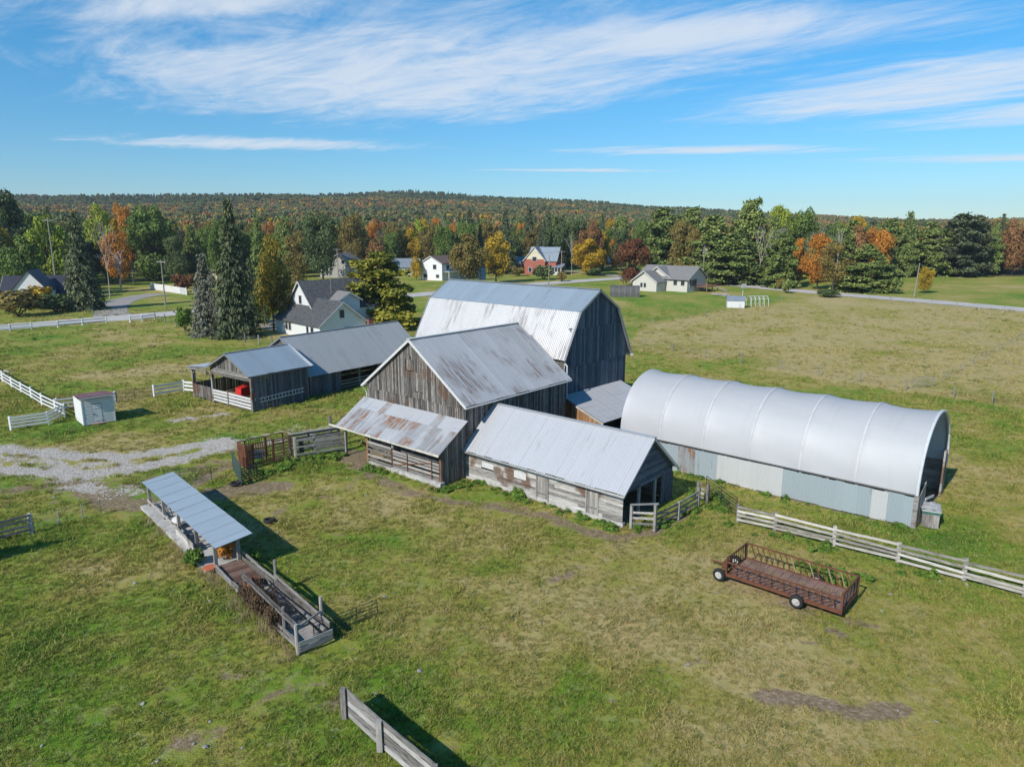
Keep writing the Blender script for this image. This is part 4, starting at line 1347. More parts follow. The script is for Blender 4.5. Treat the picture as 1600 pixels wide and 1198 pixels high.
def feed_bunk():
    t = thing('feed_bunk', 'long open feed bunk under a narrow pitched metal roof on posts', 'feed bunk', T0, T_ROT)
    Lr = 12.3
    n = 18; w = (Lr + 1.0) / n
    rf = MB()
    for k in range(10): rf.beam((-.8 + k * 1.45, -1.02, 1.9), (-.8 + k * 1.45, .82, 1.66), .06, .1)
    roof = rf.build('roof', M['post_wood'], t)
    for i in range(n):
        x0, x1 = -1.0 + i * w, -1.0 + (i + 1) * w + .03
        j = .01 * (i % 2)
        v = []; k = 7
        for y, z in ((-1.1, 1.98), (.9, 1.72)):
            for q in range(k): v.append((x0 + (x1 - x0) * q / (k - 1), y, z + j + (.012 if q % 3 == 0 else 0)))
        MB().add(v, [(q, q + 1, k + q + 1, k + q) for q in range(k - 1)]).build('metal_sheet', M['trough_tin'], roof)
    for x in (0, 2.9, 6.0, 8.9, 11.9):
        for y in (-.62, .62):
            MB().box(x - .085, x + .085, y - .085, y + .085, 0, 1.72 if y > 0 else 1.86).build('post', M['post_wood'], t)
    for y in (-.55, .72): MB().beam((-.1, y, 1.62), (12.0, y, 1.62), .08, .16).build('plate_beam', M['post_wood'], t)
    MB().box(.2, 12.3, -.75, 1.15, -.1, .15).build('bunk_slab', M['concrete'], t)
    MB().beam((5.9, .72, .52), (12.1, .72, .50), .05, .12).build('side_board', M['plank_pale'], t)
    MB().beam((9.0, -.1, .9), (12.0, -.2, .8), .4, .05).build('shelf_board', M['plank_pale'], t)
    for z in (.28, .48, .68): MB().beam((2.6, .92, z - .05), (5.9, .84, z), .05, .2).build('side_board', M['plank_pale'], t)
    for x in (3.2, 4.6, 6.6, 7.9, 9.6, 11.0): MB().beam((x, -.6, .55), (x + .05, .6, .45), .2, .04).build('divider_board', M['plank_y'], t)
    for z in (.35, .6): MB().beam((.1, -.72, z), (12.1, -.72, z), .05, .18).build('side_board', M['plank_x'], t)
    for x in (9.0, 9.9, 10.7): MB().tube([(x, .1, .15), (x + .1, .2, .7), (x + .5, .2, .9)], .035).build('stanchion_bar', M['dark_steel'], t)
    # cloth-like pale sack of feed lying in the bunk
    b = MB()
    return t


feed_bunk()


def sack():
    t = thing('feed_sack', 'large white feed sack slumped in the roofed bunk', 'sack', T0 + T_AX * 7.2 + Vector((0, 0, .16)), T_ROT)
    b = MB(); n, m = 10, 14
    for i in range(n + 1):
        f = i / n
        for j in range(m):
            a = 2 * PI * j / m
            r = (.42 * math.sin(PI * min(max(f, .02), .98)) ** .6) * (1 + .12 * math.sin(3 * a + 4 * f) + .07 * math.sin(7 * a))
            b.v.append((r * 1.3 * math.cos(a), .25 + r * math.sin(a), .85 * f * (1 - .25 * f)))
    for i in range(n):
        for j in range(m): b.f.append((i * m + j, i * m + (j + 1) % m, (i + 1) * m + (j + 1) % m, (i + 1) * m + j))
    b.build('sack_body', M['white_trim'], t, smooth=True)
    MB().tube([(0, .25, .62), (.02, .27, .74)], [.05, .12], 8).build('sack_neck', M['white_trim'], t)


sack()


def loading_deck():
    t = thing('cattle_chute', 'weathered plank walkway and rail chute running out from the roofed bunk', 'chute', T0, T_ROT)
    # planked deck right under the roof end
    dk = MB().box(-3.3, -.2, -.62, .62, .05, .26).build('deck', M['post_wood'], t)
    for k in range(13): MB().box(-3.3 + .24 * k, -3.085 + .24 * k, -.66, .66, .262, .30 + random.uniform(0, .012)).build('plank', M['deck_board'], dk)
    for y in (-.72, .72):
        for z in (.2, .42) if y > 0 else (.25, .5, .75):
            x = -.3
            while x > -10.0:
                ln = min(random.uniform(2.0, 3.4), x + 10.3)
                MB().beam((x, y + random.uniform(-.03, .03), z + random.uniform(-.05, .04)), (x - ln + .03, y * 1.03 + random.uniform(-.03, .03), z + random.uniform(-.06, .03)), .05, random.uniform(.14, .2)).build('side_board', M['plank_dark'], t)
                x -= ln
    for x, y, h in ((-4.4, -.82, 1.75), (-9.3, -.82, 1.75), (-10.2, .82, 1.4), (-4.2, .66, 1.45), (-8.6, .66, 1.5), (-9.7, .6, 1.2)):
        MB().tube([(x, y, 0), (x + .03, y, h)], .085, 8).build('post', M['post_wood'], t)
    for z in (1.12, 1.34): MB().beam((-3.9, .68, z + .08), (-10.2, .74, z), .06, .08).build('hand_rail', M['plank_dark'], t)
    MB().beam((-4.4, -.74, 1.0), (-10.2, -.74, .85), .06, .12).build('hand_rail', M['plank_dark'], t)
    MB().beam((-9.3, -.78, 1.05), (-10.2, .78, 1.25), .07, .09).build('hand_rail', M['plank_dark'], t)
    for z in (.22, .50): MB().beam((-10.32, -.8, z), (-10.32, .8, z), .05, .22).build('end_board', M['plank_y'], t)
    MB().tube([(-5.5, -.45, .5), (-10.2, -.5, .62)], .10, 8).build('log', M['plank_dark'], t)
    MB().box(-10.1, -3.4, -.66, .62, -.05, .1).build('chute_floor', M['stone'], t)


loading_deck()


def tyre_flat(parent, r, w):
    b = MB(); n, m = 24, 8
    for k in range(n):
        a = 2 * PI * k / n
        for j in range(m):
            q = 2 * PI * j / m
            rr = r - .1 + .1 * math.cos(q)
            b.v.append((rr * math.cos(a), rr * math.sin(a), w / 2 + w / 2 * math.sin(q)))
    for k in range(n):
        for j in range(m): b.f.append((k * m + j, ((k + 1) % n) * m + j, ((k + 1) % n) * m + (j + 1) % m, k * m + (j + 1) % m))
    return b


def yard_tyres():
    tag(MB().tube([(0, 0, 0), (0, 0, .06)], .36, 14).build('lid', M['terracotta'], None), 'flat orange lid on the slab left of the near bunk post', 'lid').location = G(328, 887, .18)
    t = thing('drum', 'rusty orange drum standing in the walkway beside the rail', 'drum', T0 - T_AX * 3.4 + Vector((0, 0, .10)), T_ROT)
    MB().tube([(0, .1, 0), (0, .1, .52)], .36, 16).build('drum_body', M['terracotta'], t)
    MB().tube([(0, .1, .5), (0, .1, .55)], .38, 16).build('drum_lid', M['rust_steel'], t)
    o = tyre_flat(None, .42, .2).build('old_tyre', M['tyre_rubber'], None, True); o.location = G(368, 757)
    tag(o, 'old tyre lying at the foot of the green gate panel', 'tyre')
    o = tyre_flat(None, .38, .22).build('feed_pan', M['tyre_rubber'], None, True); o.location = G(421, 815)
    tag(o, 'dark rubber feed pan lying alone in the open yard', 'pan')
    MB().tube([(0, 0, .05), (0, 0, .07)], .3, 14).build('pan_floor', M['dark_steel'], o)


yard_tyres()

# ------------------------------------------------------------------ feeder wagon


def wagon():
    a, b_, c = G(1134.4, 898, .38), G(1314, 958, .38), G(1343.7, 925, .38)
    ax = (b_ - a); Ln = ax.length; rz = math.atan2(ax.y, ax.x); Wd = 2.45
    nrm = Vector((-math.sin(rz), math.cos(rz), 0))
    org = (a + b_) / 2 + nrm * Wd / 2; org.z = 0
    t = thing('feeder_wagon', 'rusty cattle feeder wagon with slanted bars and white wheel rims', 'wagon', org, rz)
    hl, hw = Ln / 2, Wd / 2
    fl = MB().box(-hl + .05, hl - .05, -hw + .05, hw - .05, .40, .43).build('floor', M['rust_steel'], t)
    n = 13
    for k in range(n):
        x = -hl + .08 + (Ln - .16) * k / n
        MB().box(x + .01, x + (Ln - .16) / n - .012, -hw + .07, hw - .07, .432, .455 + random.uniform(0, .012)).build('floor_plank', M['rust_floor'], fl)
    for s in (-1, 1):
        MB().box(-hl, hl, s * hw - .04, s * hw + .04, .34, .50).build('side_panel', M['rust_steel'], t)
    for s in (-1, 1): MB().box(s * hl - .04, s * hl + .04, -hw - .04, hw + .04, .345, .505).build('end_panel', M['rust_steel'], t)
    ztop = 1.32
    for sx in (-1, 1):
        for sy in (-1, 1): MB().box(sx * hl - .05, sx * hl + .05, sy * hw - .05, sy * hw + .05, .34, ztop).build('corner_post', M['rust_steel'], t)
    MB().beam((-hl, hw, ztop), (hl, hw, ztop), .07, .07).build('top_rail', M['rust_steel'], t)
    MB().beam((-hl, -hw, 1.12), (hl, -hw, 1.12), .07, .07).build('top_rail', M['rust_steel'], t)
    for s in (-1, 1):
        MB().beam((s * hl, -hw, ztop), (s * hl, hw, ztop), .07, .07).build('top_rail', M['rust_steel'], t)
        for k in range(9):
            y = -hw + .15 + (Wd - .3) * k / 8
            MB().tube([(s * hl, y, .6), (s * hl, y + (.14 if s > 0 else -.05), ztop)], .024, 5).build('slant_bar', M['rust_pale' if s > 0 and k % 2 else 'rust_steel'], t)
    nb = 17
    for k in range(nb):
        x = -hl + .25 + (Ln - .5) * k / nb
        MB().tube([(x + .32, hw, .48), (x, hw, ztop)], .030, 5).build('slant_bar', M['rust_pale' if k in (7, 10, 13, 15) else 'rust_steel'], t)
        if k % 2 == 0: MB().tube([(x + .32, -hw, .48), (x, -hw, 1.12)], .03, 5).build('slant_bar', M['rust_steel'], t)
        MB().tube([(x - .12, -hw + .06, .48), (x + .30, -hw + .06, 1.1)], .030, 5).build('slant_bar', M['rust_steel'], t)
    for sy in (-1, 1): wheel(t, (hl * .30, sy * (hw + .2), .34), .34, .26, (0, 1, 0))
    for y in (-hw - .12, hw * .55): wheel(t, (-hl - .32, y, .34), .34, .26, (0.1, 1, 0))
    MB().tube([(hl * .30, -hw - .2, .34), (hl * .30, hw + .2, .34)], .05).tube([(-hl - .32, -hw, .34), (-hl - .32, hw * .5, .34)], .05).build('axle', M['dark_steel'], t)
    MB().box(-hl + .02, hl - .1, -.4, -.3, .22, .34).box(-hl + .02, hl - .1, .3, .4, .22, .34).build('chassis', M['rust_steel'], t)
    MB().tube([(-hl, 0, .33), (-hl - 1.5, .15, .25)], .045).build('drawbar', M['rust_steel'], t)
    MB().box(-hl - .3, -hl - .06, -hw + .1, -hw + .75, .6, .95).build('hitch_plate', M['rust_steel'], t)


wagon()

# ------------------------------------------------------------------ fences and gates


def fence(name, label, pts, posts_h, rails, rail_w, rail_h, pm, rm, jitter=0.0, post_r=.08, round_=False, flip=False, cat='fence', group=None, gapped=0.0, post_every=None):
    """rails: heights; one plank object per rail and bay"""
    o0 = Vector((pts[0][0], pts[0][1], 0))
    t = thing(name, label, cat, o0, 0, group)
    P = [Vector((p[0], p[1], 0)) - o0 for p in pts]
    if post_every:
        Q = [P[0]]
        for a, b in zip(P[:-1], P[1:]):
            n = max(1, int(round((b - a).length / post_every)))
            Q += [a.lerp(b, (k + 1) / n) for k in range(n)]
        P = Q
    for i, p in enumerate(P):
        d = (P[min(i + 1, len(P) - 1)] - P[max(i - 1, 0)]).normalized()
        h = posts_h * random.uniform(.97, 1.04)
        lean = Vector((random.uniform(-1, 1), random.uniform(-1, 1), 0)) * jitter * .6
        if round_: MB().tube([p, p + lean + Vector((0, 0, h))], post_r, 8).build('post', M[pm], t)
        else: MB().beam(p, p + lean * .3 + Vector((0, 0, h)), post_r * 2, post_r * 2).build('post', M[pm], t)
    for a, b in zip(P[:-1], P[1:]):
        d = (b - a).normalized(); nrm = Vector((d.y, -d.x, 0))
        if (nrm.y > 0) != flip: nrm = -nrm
        for z in rails:
            if random.random() < gapped: continue
            za, zb = z + random.uniform(-1, 1) * jitter, z + random.uniform(-1, 1) * jitter
            off = nrm * (post_r + rail_w / 2 + .004)
            pa, pb = a + off + Vector((0, 0, za)), b + off + Vector((0, 0, zb))
            ln = (pb - pa).length
            b_ = MB(); b_.box(0, ln - .006, -rail_w / 2, rail_w / 2, -rail_h / 2, rail_h / 2)
            r = b_.build('rail', M[rm], t)
            r.location = pa
            r.rotation_euler = (pb - pa).to_track_quat('X', 'Z').to_euler()
    return t


def wire_fence(name, label, pts, h=1.15, every=None, post='post_wood', wires=(.3, .6, .9, 1.1), r=.05, cat='fence'):
    o0 = Vector((pts[0][0], pts[0][1], 0))
    t = thing(name, label, cat, o0)
    P = [Vector((p[0], p[1], 0)) - o0 for p in pts]
    if every:
        Q = [P[0]]
        for a, b in zip(P[:-1], P[1:]):
            n = max(1, int(round((b - a).length / every))); Q += [a.lerp(b, (k + 1) / n) for k in range(n)]
        P = Q
    for p in P: MB().tube([p, p + Vector((random.uniform(-.05, .05), 0, h * random.uniform(.95, 1.1)))], r, 6).build('post', M[post], t)
    for z in wires: MB().tube([p + Vector((0, 0, z)) for p in P], .008, 3, False).build('wire', M['wire_steel'], t)
    return t


def tube_gate(name, label, p, q, h=1.15, bars=5, mat='dark_steel', lift=.15, ups=2, r=.025, diag=False, cat='gate'):
    p, q = Vector(p), Vector(q); d = q - p
    t = thing(name, label, cat, (p.x, p.y, 0), math.atan2(d.y, d.x))
    L = d.length
    fr = MB().tube([(0, 0, lift), (0, 0, h)], r * 1.3).tube([(L, 0, lift), (L, 0, h)], r * 1.3).build('gate_frame', M[mat], t)
    for k in range(bars): z = lift + (h - lift) * k / (bars - 1); MB().tube([(0, 0, z), (L, 0, z)], r, 6).build('bar', M[mat], t)
    for k in range(ups): x = L * (k + 1) / (ups + 1); MB().tube([(x, .02, lift), (x, .02, h)], r, 6).build('upright', M[mat], t)
    if diag: MB().tube([(0, .03, lift), (L, .03, h)], r * .9, 6).build('brace', M[mat], t)
    return t


fence('plank_fence', 'crooked pale plank fence of four rails in front of the hoop barn', [G(*p) for p in ((1152, 815), (1210, 829), (1302, 852), (1402, 878), (1505, 906), (1600, 932), (1705, 960))], 1.2, (.22, .5, .78, 1.06), .05, .14, 'rail_wood', 'rail_wood', .06)
tube_gate('tube_gate', 'dark tubular gate leaning between stable weeds and the plank fence end', G(1103, 770), G(1150, 806), 1.25, 6, ups=1, r=.022)
fence('board_fence', 'close-boarded grey plank fence in the near foreground', [G(*p) for p in ((538, 1121), (594, 1172), (680, 1248))], 1.22, (.14, .38, .62, .86, 1.08), .05, .205, 'post_wood', 'plank_x', .035, .1, flip=True)
W_ = dict(pm='white_paint', rm='white_paint', jitter=.012)
fence('white_rail_fence', 'white board fence crossing the lawn diagonally at the left edge', [G(*p) for p in ((-60, 553), (-20, 579), (4.7, 596), (18.7, 605), (33.9, 613.7), (49.6, 622.5), (66, 633), (87, 643), (101.6, 650))], 1.3, (.35, .75, 1.15), .04, .15, **W_)
fence('white_rail_fence', 'short white fence curving left from the diagonal fence beside the shed', [G(*p) for p in ((101.6, 651.5), (76, 663.5), (17.5, 672))], 1.3, (.3, .62, .92, 1.18), .04, .16, **W_)
fence('white_rail_fence', 'white fence stub hidden partly behind the white shed', [G(*p) for p in ((90, 642), (135, 636), (181, 629.5))], 1.3, (.35, .75, 1.15), .04, .16, **W_)
tube_gate('tube_gate', 'grey tube gate between white posts right of the small white shed', G(183, 629.5), G(239, 620), 1.2, 6, 'dark_steel', ups=1, r=.022)
fence('white_rail_fence', 'white fence between the tube gate and the tractor shed porch', [G(*p) for p in ((241, 620), (288, 612), (304, 614))], 1.35, (.35, .78, 1.18), .04, .2, **W_)
fence('white_rail_fence', 'low white fence with wide gaps along the left road', [G(*p) for p in ((-120, 529), (-30, 521), (16, 517.5), (49.7, 514.7), (90.6, 512), (129.4, 508.5), (166.5, 505.3), (203.4, 503.4), (222, 502), (242.4, 499.7))], 1.3, (.55, 1.05), .04, .2, 'white_paint', 'white_paint', .02, .13)
wire_fence('wire_fence', 'grey wire fence from the road fence end to the spruces', [G(*p) for p in ((242.4, 500.5), (257.8, 503.4), (275.6, 510), (300, 514), (340, 520), (383, 535), (405, 538), (425, 541))], 1.5, r=.12)
wire_fence('wire_fence', 'thin wire fence along the near side of the big pasture behind the hoop barn', [G(*p) for p in ((975, 535), (1003, 540), (1050, 549), (1102, 559), (1158, 567), (1220, 576), (1280, 586), (1344, 596), (1416, 608), (1490, 620), (1550, 630), (1640, 645))], 1.25, post='grey_steel', r=.06)
wire_fence('wire_fence', 'thin wire fence between the mown lawn and the brown pasture', [G(*p) for p in ((978, 512), (1020, 507), (1070, 500), (1130, 487), (1180, 477), (1240, 467))], 1.1, 9, 'grey_steel', r=.05)
wire_fence('wire_fence', 'line of pale posts along the far road at the right', [G(*p) for p in ((1275, 460), (1327, 465), (1358, 468), (1391, 472), (1424, 474.5), (1455, 478), (1494, 481), (1530, 485), (1568, 488), (1640, 496))], 1.3, post='pole_wood', r=.1)
wire_fence('wire_fence', 'faint wire fence crossing the brown pasture at the right', [G(*p) for p in ((1458, 604), (1500, 580), (1540, 558), (1580, 538), (1610, 522))], 1.0, 8, 'grey_steel', r=.04)
tube_gate('tube_gate', 'small grey gate panel in the pasture fence behind the hoop barn', G(1424, 606), G(1458, 604), 1.2, 5, 'grey_steel')
fence('plank_fence', 'grey four-rail fence at the left edge with a pale end post', [G(*p) for p in ((-75, 868), (-15, 849), (50, 833))], 1.3, (.3, .6, .9, 1.2), .05, .15, 'rail_wood', 'plank_x', .04, .09)
wire_fence('wire_fence', 'low wire fence running right from the pale end post', [G(*p) for p in ((54, 832), (93, 821), (130, 812), (158, 803))], 1.0, post='post_wood', r=.035)
tube_gate('tube_gate', 'thin dark gate standing behind the far end of the roofed bunk', G(258, 756), G(331, 752), 1.1, 5, r=.018)
tube_gate('tube_gate', 'low dark tube gate lying off the end of the rail chute', G(491, 1000), G(590, 962), .85, 5, r=.015)
fence('white_board_fence', 'white board fence beyond the left road in front of dark shrubs', [G(*p) for p in ((236, 452), (262, 456), (292, 461))], 1.9, (.25, .65, 1.05, 1.45, 1.75), .04, .36, 'white_paint', 'white_paint', .01, post_every=2.5)


def shadow_wall():  # wall out of view, added to throw the ground shadow at left
    p, q = Vector((-33.5, 34.2, 0)), Vector((-28.75, 36.35, 0))
    t = thing('plank_shadow_wall', 'unseen plank wall added beyond the left fence to cast its shadow', 'shadow_wall', p, math.atan2((q - p).y, (q - p).x))
    board_wall(t, 'x', 0, 0, (q - p).length, 0, lambda x: 3.0, 'shaded_board', .22, out=-1)


shadow_wall()


def gate_panel():
    p, q = G(370, 752), G(398, 738)
    tube_gate('corral_panel', 'dark green corral panel folded beside the rusty cattle crush', G(365, 736), G(378, 758), 1.5, 7, 'green_steel', ups=3, r=.04)
    tube_gate('corral_panel', 'dark corral gate leaning low in front of the rusty cattle crush', G(378, 758), G(402, 748), 1.2, 6, 'dark_steel', ups=1, r=.03, diag=True)


gate_panel()


def crush():
    a, b = G(386, 733), G(456, 716)
    d = b - a; L = d.length
    t = thing('cattle_crush', 'rusty brown cattle crush of vertical bars beside the plank pen', 'cattle crush', a, math.atan2(d.y, d.x))
    W, H = 1.3, 1.9
    for x in (0, .55, L * .6, L):
        for y in (0, W): MB().box(x - .05, x + .05, y - .05, y + .05, 0, H).build('post', M['rust_steel'], t)
    for y in (0, W):
        for z in (.25, 1.0, H): MB().beam((0, y, z), (L, y, z), .06, .07).build('rail', M['rust_steel'], t)
        for k in range(11):
            x = .5 + (L * .62 - .5) * k / 10
            MB().tube([(x, y, .25), (x, y, H - .05)], .022, 5).build('bar', M['rust_steel'], t)
    for x in (0, L * .6, L): MB().beam((x, 0, H), (x, W, H), .06, .07).build('cross_bar', M['rust_steel'], t)
    for k in range(5): MB().box(-.06, -.03, .05 + .25 * k, .24 + .25 * k, .1, H - .05).build('gate_slat', M['rust_steel'], t)
    for k in range(3): MB().box(.02 + .17 * k, .16 + .17 * k, -.09, -.06, .1, H - .05).build('gate_slat', M['rust_steel'], t)
    for k in range(7): MB().beam((L * .62, -.06, .2 + .26 * k), (L, -.06, .2 + .26 * k), .05, .11).build('plank', M['brown_post'], t)
    MB().box(.7, L * .55, W - .08, W - .06, .2, .95).build('side_sheet', M['grey_tarp'], t)


crush()


def plank_pen():
    a, b = G(462, 716), G(540, 703)
    d = b - a; L = d.length
    t = thing('plank_pen', 'weathered plank pen wall between the rusty crush and the lean-to', 'pen', a, math.atan2(d.y, d.x))
    W = 1.6
    for y in (0, W):
        for x in (0, L * .38, L): MB().box(x - .08, x + .08, y - .08, y + .08, 0, 1.75).build('post', M['plank_pale' if x == 0 else 'post_wood'], t)
        for z in (.3, .6, .9, 1.2, 1.5):
            MB().beam((0, y - .12, z + random.uniform(-.03, .03)), (L * .38, y - .12, z), .05, .15).build('rail', M['plank_x'], t) if not (y == 0 and .5 < z < 1.3) else None
            MB().beam((L * .38, y - .12, z), (L, y - .12, z + random.uniform(-.03, .03)), .05, .17).build('rail', M['plank_x'], t)
    MB().beam((0, W - .2, 1.68), (L, W - .2, 1.7), .3, .05).build('top_board', M['rail_wood'], t)
    for z in (.35, .95): MB().beam((0, -.12, z), (L * .38, -.12, z - .05), .05, .1).build('rail', M['plank_x'], t)
    for dy in (.0, .35): MB().box(L * .93, L * .93 + .14, W + 1.2 + dy, W + 1.34 + dy, 0, 2.3).build('post', M['post_wood'], t)
    MB().box(.4, .75, .1, .4, .35, 1.4).build('head_gate', M['dark_steel'], t)


plank_pen()

# ------------------------------------------------------------------ village houses


def gable_block(t, o, rot, L, W, he, hr, wall, roof, windows=(), over=.4, gambrel=False, upper=None, rname='roof', wname='wall'):
    """o: ground point (in the frame of t) of the middle of the front gable; +x out of the gable"""
    Mx = Matrix.Translation(Vector(o)) @ Matrix.Rotation(rot, 4, 'Z')
    def tf(b):
        b.v = [tuple(Mx @ Vector(p)) for p in b.v]; return b
    hw = W / 2
    if gambrel: prof = [(-hw, 0), (hw, 0), (hw, he), (hw * .62, he + (hr - he) * .66), (0, hr), (-hw * .62, he + (hr - he) * .66), (-hw, he)]
    else: prof = [(-hw, 0), (hw, 0), (hw, he), (0, hr), (-hw, he)]
    w = tf(MB().prism([(-L, y, z) for y, z in prof], (L, 0, 0))).build(wname, M[wall], t)
    if upper: tf(MB().prism([(.0, -hw * .86, he + .3), (0, hw * .86, he + .3), (0, 0, hr - .15)], (.04, 0, 0))).build('gable_cladding', M[upper], w)
    th = .18; sl = (hr - he) / hw
    b = MB()
    pr = [(0, hr + .02), (hw, he + .02)] if not gambrel else [(0, hr + .02), (hw * .62, he + (hr - he) * .66 + .02), (hw, he + .02)]
    y1, z1 = pr[-1]; y0, z0 = pr[-2]; k = over / (y1 - y0 + 1e-6)
    pr[-1] = (y1 + over, z1 + (z1 - z0) * k)
    for s in (-1, 1):
        for (ya, za), (yb, zb) in zip(pr[:-1], pr[1:]):
            b.prism([(-L - over, s * ya, za), (-L - over, s * yb, zb), (-L - over, s * yb, zb + th), (-L - over, s * ya, za + th)], (L + 2 * over, 0, 0))
    rf = tf(b).build(rname, M[roof], t)
    tr = MB()
    for s in (-1, 1):
        for (ya, za), (yb, zb) in zip(pr[:-1], pr[1:]): tr.beam((over + .03, s * ya, za + .02), (over + .03, s * yb, zb + .02), .05, .22)
    tf(tr).build('verge_board', M['white_trim'], rf)
    for (face, a, z, ww, hh) in windows:
        f, g = MB(), MB()
        if face == 'f':
            f.box(.0, .07, a - ww / 2 - .1, a + ww / 2 + .1, z - .1, z + hh + .1); g.box(.07, .085, a - ww / 2, a + ww / 2, z, z + hh)
        else:
            s = -1 if face == 'r' else 1
            ys = sorted((s * hw, s * (hw + .07))); f.box(a - ww / 2 - .1, a + ww / 2 + .1, *ys, z - .1, z + hh + .1)
            ys = sorted((s * (hw + .07), s * (hw + .085))); g.box(a - ww / 2, a + ww / 2, *ys, z, z + hh)
        wd = tf(f).build('window' if hh < 1.75 else 'door', M['white_trim'], w)
        tf(g).build('pane', M['window_glass'], wd)
    return w, rf


def shingle_tabs(rf):
    pass


def village():
    # white farmhouse behind the sheds
    ge = Vector((-28.24, 118.06, 0)); rz = math.atan2(-11.6, 10.9)
    t = thing('farmhouse', 'white sided farmhouse with dark shingle roofs behind the long shed', 'house', ge, rz)
    gable_block(t, (0, 0, 0), 0, 16.1, 8.7, 2.65, 6.1, 'white_siding', 'slate_shingle',
                [('f', -.2, 3.6, .8, 1.3), ('f', 1.0, .9, 1.6, 1.1), ('r', -2.6, .9, .9, 1.2), ('r', -4.2, .9, .7, 1.2), ('r', -10.6, .9, .8, 1.4), ('r', -11.8, .9, .8, 1.4)])
    gable_block(t, (-11.6, -1.6, 0), PI * 1.5, 13, 9.2, 4.6, 9.0, 'white_siding', 'slate_shingle', [('f', 0, 5.2, .9, 1.4), ('f', -2, 1.2, .9, 1.4), ('f', 2, 1.2, .9, 1.4)])
    gable_block(t, (-5.6, 4.6, 3.9), 0, 3.4, 4.2, 2.0, 3.2, 'white_siding', 'grey_shingle', [('r', -2, .6, .9, 1.2)], wname='dormer')
    ch = MB().box(-.2, .5, 4.6, 5.6, 0, 3.0).build('chimney', M['red_brick'], t)
    MB().box(-.25, .55, 4.55, 5.65, 3.0, 3.15).build('chimney_cap', M['dark_steel'], ch)
    MB().tube([(-9, 3, 6), (-9, 3, 11)], .05).tube([(-9.6, 3, 10.8), (-8.4, 3, 10.8)], .03).tube([(-9.4, 3, 10.2), (-8.6, 3, 10.2)], .03).build('antenna', M['grey_steel'], t)
    # grey gabled house
    t = thing('village_house', 'tan grey gabled house right of the tall road-side spruces', 'house', G(531, 434), -PI / 2 - .12)
    gable_block(t, (0, 0, 0), 0, 13, 15.5, 4.0, 9.0, 'tan_siding', 'grey_shingle', [('f', -3.6, 1.0, 1.2, 2.0), ('f', -5.0, 1.0, 1.0, 2.0), ('f', 1.5, 5.2, 1.2, 1.2)], over=.9)
    # white house with brown roof
    t = thing('village_house', 'white two-storey house with brown roof and a balcony', 'house', G(674, 438), R(-122))
    t.scale = (1.12, 1.12, 1.12)
    gable_block(t, (0, 0, 0), 0, 15, 8.8, 5.4, 7.6, 'white_siding', 'brown_shingle', [('f', 1.5, 3.6, 1.3, 1.4), ('f', -2.4, .8, 1.4, 1.1), ('l', -3, 3.4, 1.4, 1.4), ('l', -7, 3.4, 1.4, 1.4), ('f', 2.6, .9, 1.2, 1.0)])
    bl = MB().box(-12, -1, 4.45, 6.4, 2.7, 2.85).build('balcony', M['white_trim'], t)
    for x in (-11.8, -6.4, -1.2): MB().box(x - .1, x + .1, 6.2, 6.4, 0, 2.7).build('post', M['white_trim'], bl)
    MB().box(-12, -1, 6.32, 6.38, 3.0, 3.75).build('railing', M['blue_metal'], bl)
    t = thing('village_house', 'low house with blue grey metal roof left of the white two-storey house', 'house', G(655, 428), R(5))
    gable_block(t, (0, 0, 0), 0, 13, 10, 3.2, 6.2, 'white_siding', 'blue_metal', [('r', -4, 1, 1.2, 1.2), ('r', -8, 1, 1.2, 1.2)], over=.6)
    t = thing('village_house', 'house showing only a grey roof above the blue roofed house', 'house', G(662, 420), R(8))
    gable_block(t, (0, 0, 0), 0, 13, 9, 4, 7.6, 'white_siding', 'grey_shingle', [('r', -4, 1, 1.2, 1.2)], over=.6)
    # red brick house
    t = thing('brick_house', 'red brick house with steep blue grey gables and a glazed porch', 'house', G(835, 429), R(-112))
    t.scale = (1.18, 1.18, 1.12)
    gable_block(t, (0, 0, 0), 0, 9, 7.6, 5.2, 9.8, 'red_brick', 'blue_metal', [('f', 0, 4.8, 1.5, 1.5), ('f', 2.2, .9, 1.1, 1.9), ('f', -1.6, .9, 1.1, 1.6)], upper='cream_wall')
    gable_block(t, (-4.6, 7.4, 0), PI / 2, 10, 6.6, 5.2, 9.6, 'red_brick', 'blue_metal', [('f', 0, 4.6, 1.2, 1.5)], upper='dark_metal')  # dark cladding stands in for the shade on this gable end
    p = MB().box(-3.4, -.2, 4.0, 9.6, 0, 1.1).build('porch', M['white_trim'], t)
    MB().box(-3.3, -.3, 4.1, 9.5, 1.1, 2.6).build('porch_glazing', M['window_glass'], p)
    for y in np.linspace(4.0, 9.4, 6): MB().box(-.32, -.18, y - .08, y + .08, 1.1, 2.6).build('mullion', M['white_trim'], p)
    MB().prism([(-3.6, 3.85, 2.6), (.1, 3.85, 2.6), (-3.6, 3.85, 3.9)], (0, 6.1, 0)).build('porch_roof', M['blue_metal'], p)
    t = thing('brick_bungalow', 'low brick bungalow with pale gable left of the tall brick house', 'house', G(788, 424), R(178))
    gable_block(t, (0, 0, 0), 0, 13, 8.5, 3.2, 6.2, 'red_brick', 'blue_metal', [('l', -10.5, .9, 1.4, 1.4), ('l', -4, .9, 1.1, 1.3)])
    gable_block(t, (-8.0, 6.2, 0), PI / 2, 6, 5.4, 2.9, 4.9, 'red_brick', 'blue_metal', [('f', -1.2, .9, .8, 1.5), ('f', .2, .9, .8, 1.5), ('f', 1.5, .9, .8, 1.5)], upper='cream_wall')
    # bungalow
    t = thing('bungalow', 'pale sided bungalow with grey shingle roof, side garage and raised deck', 'house', G(1088, 455), R(-44))
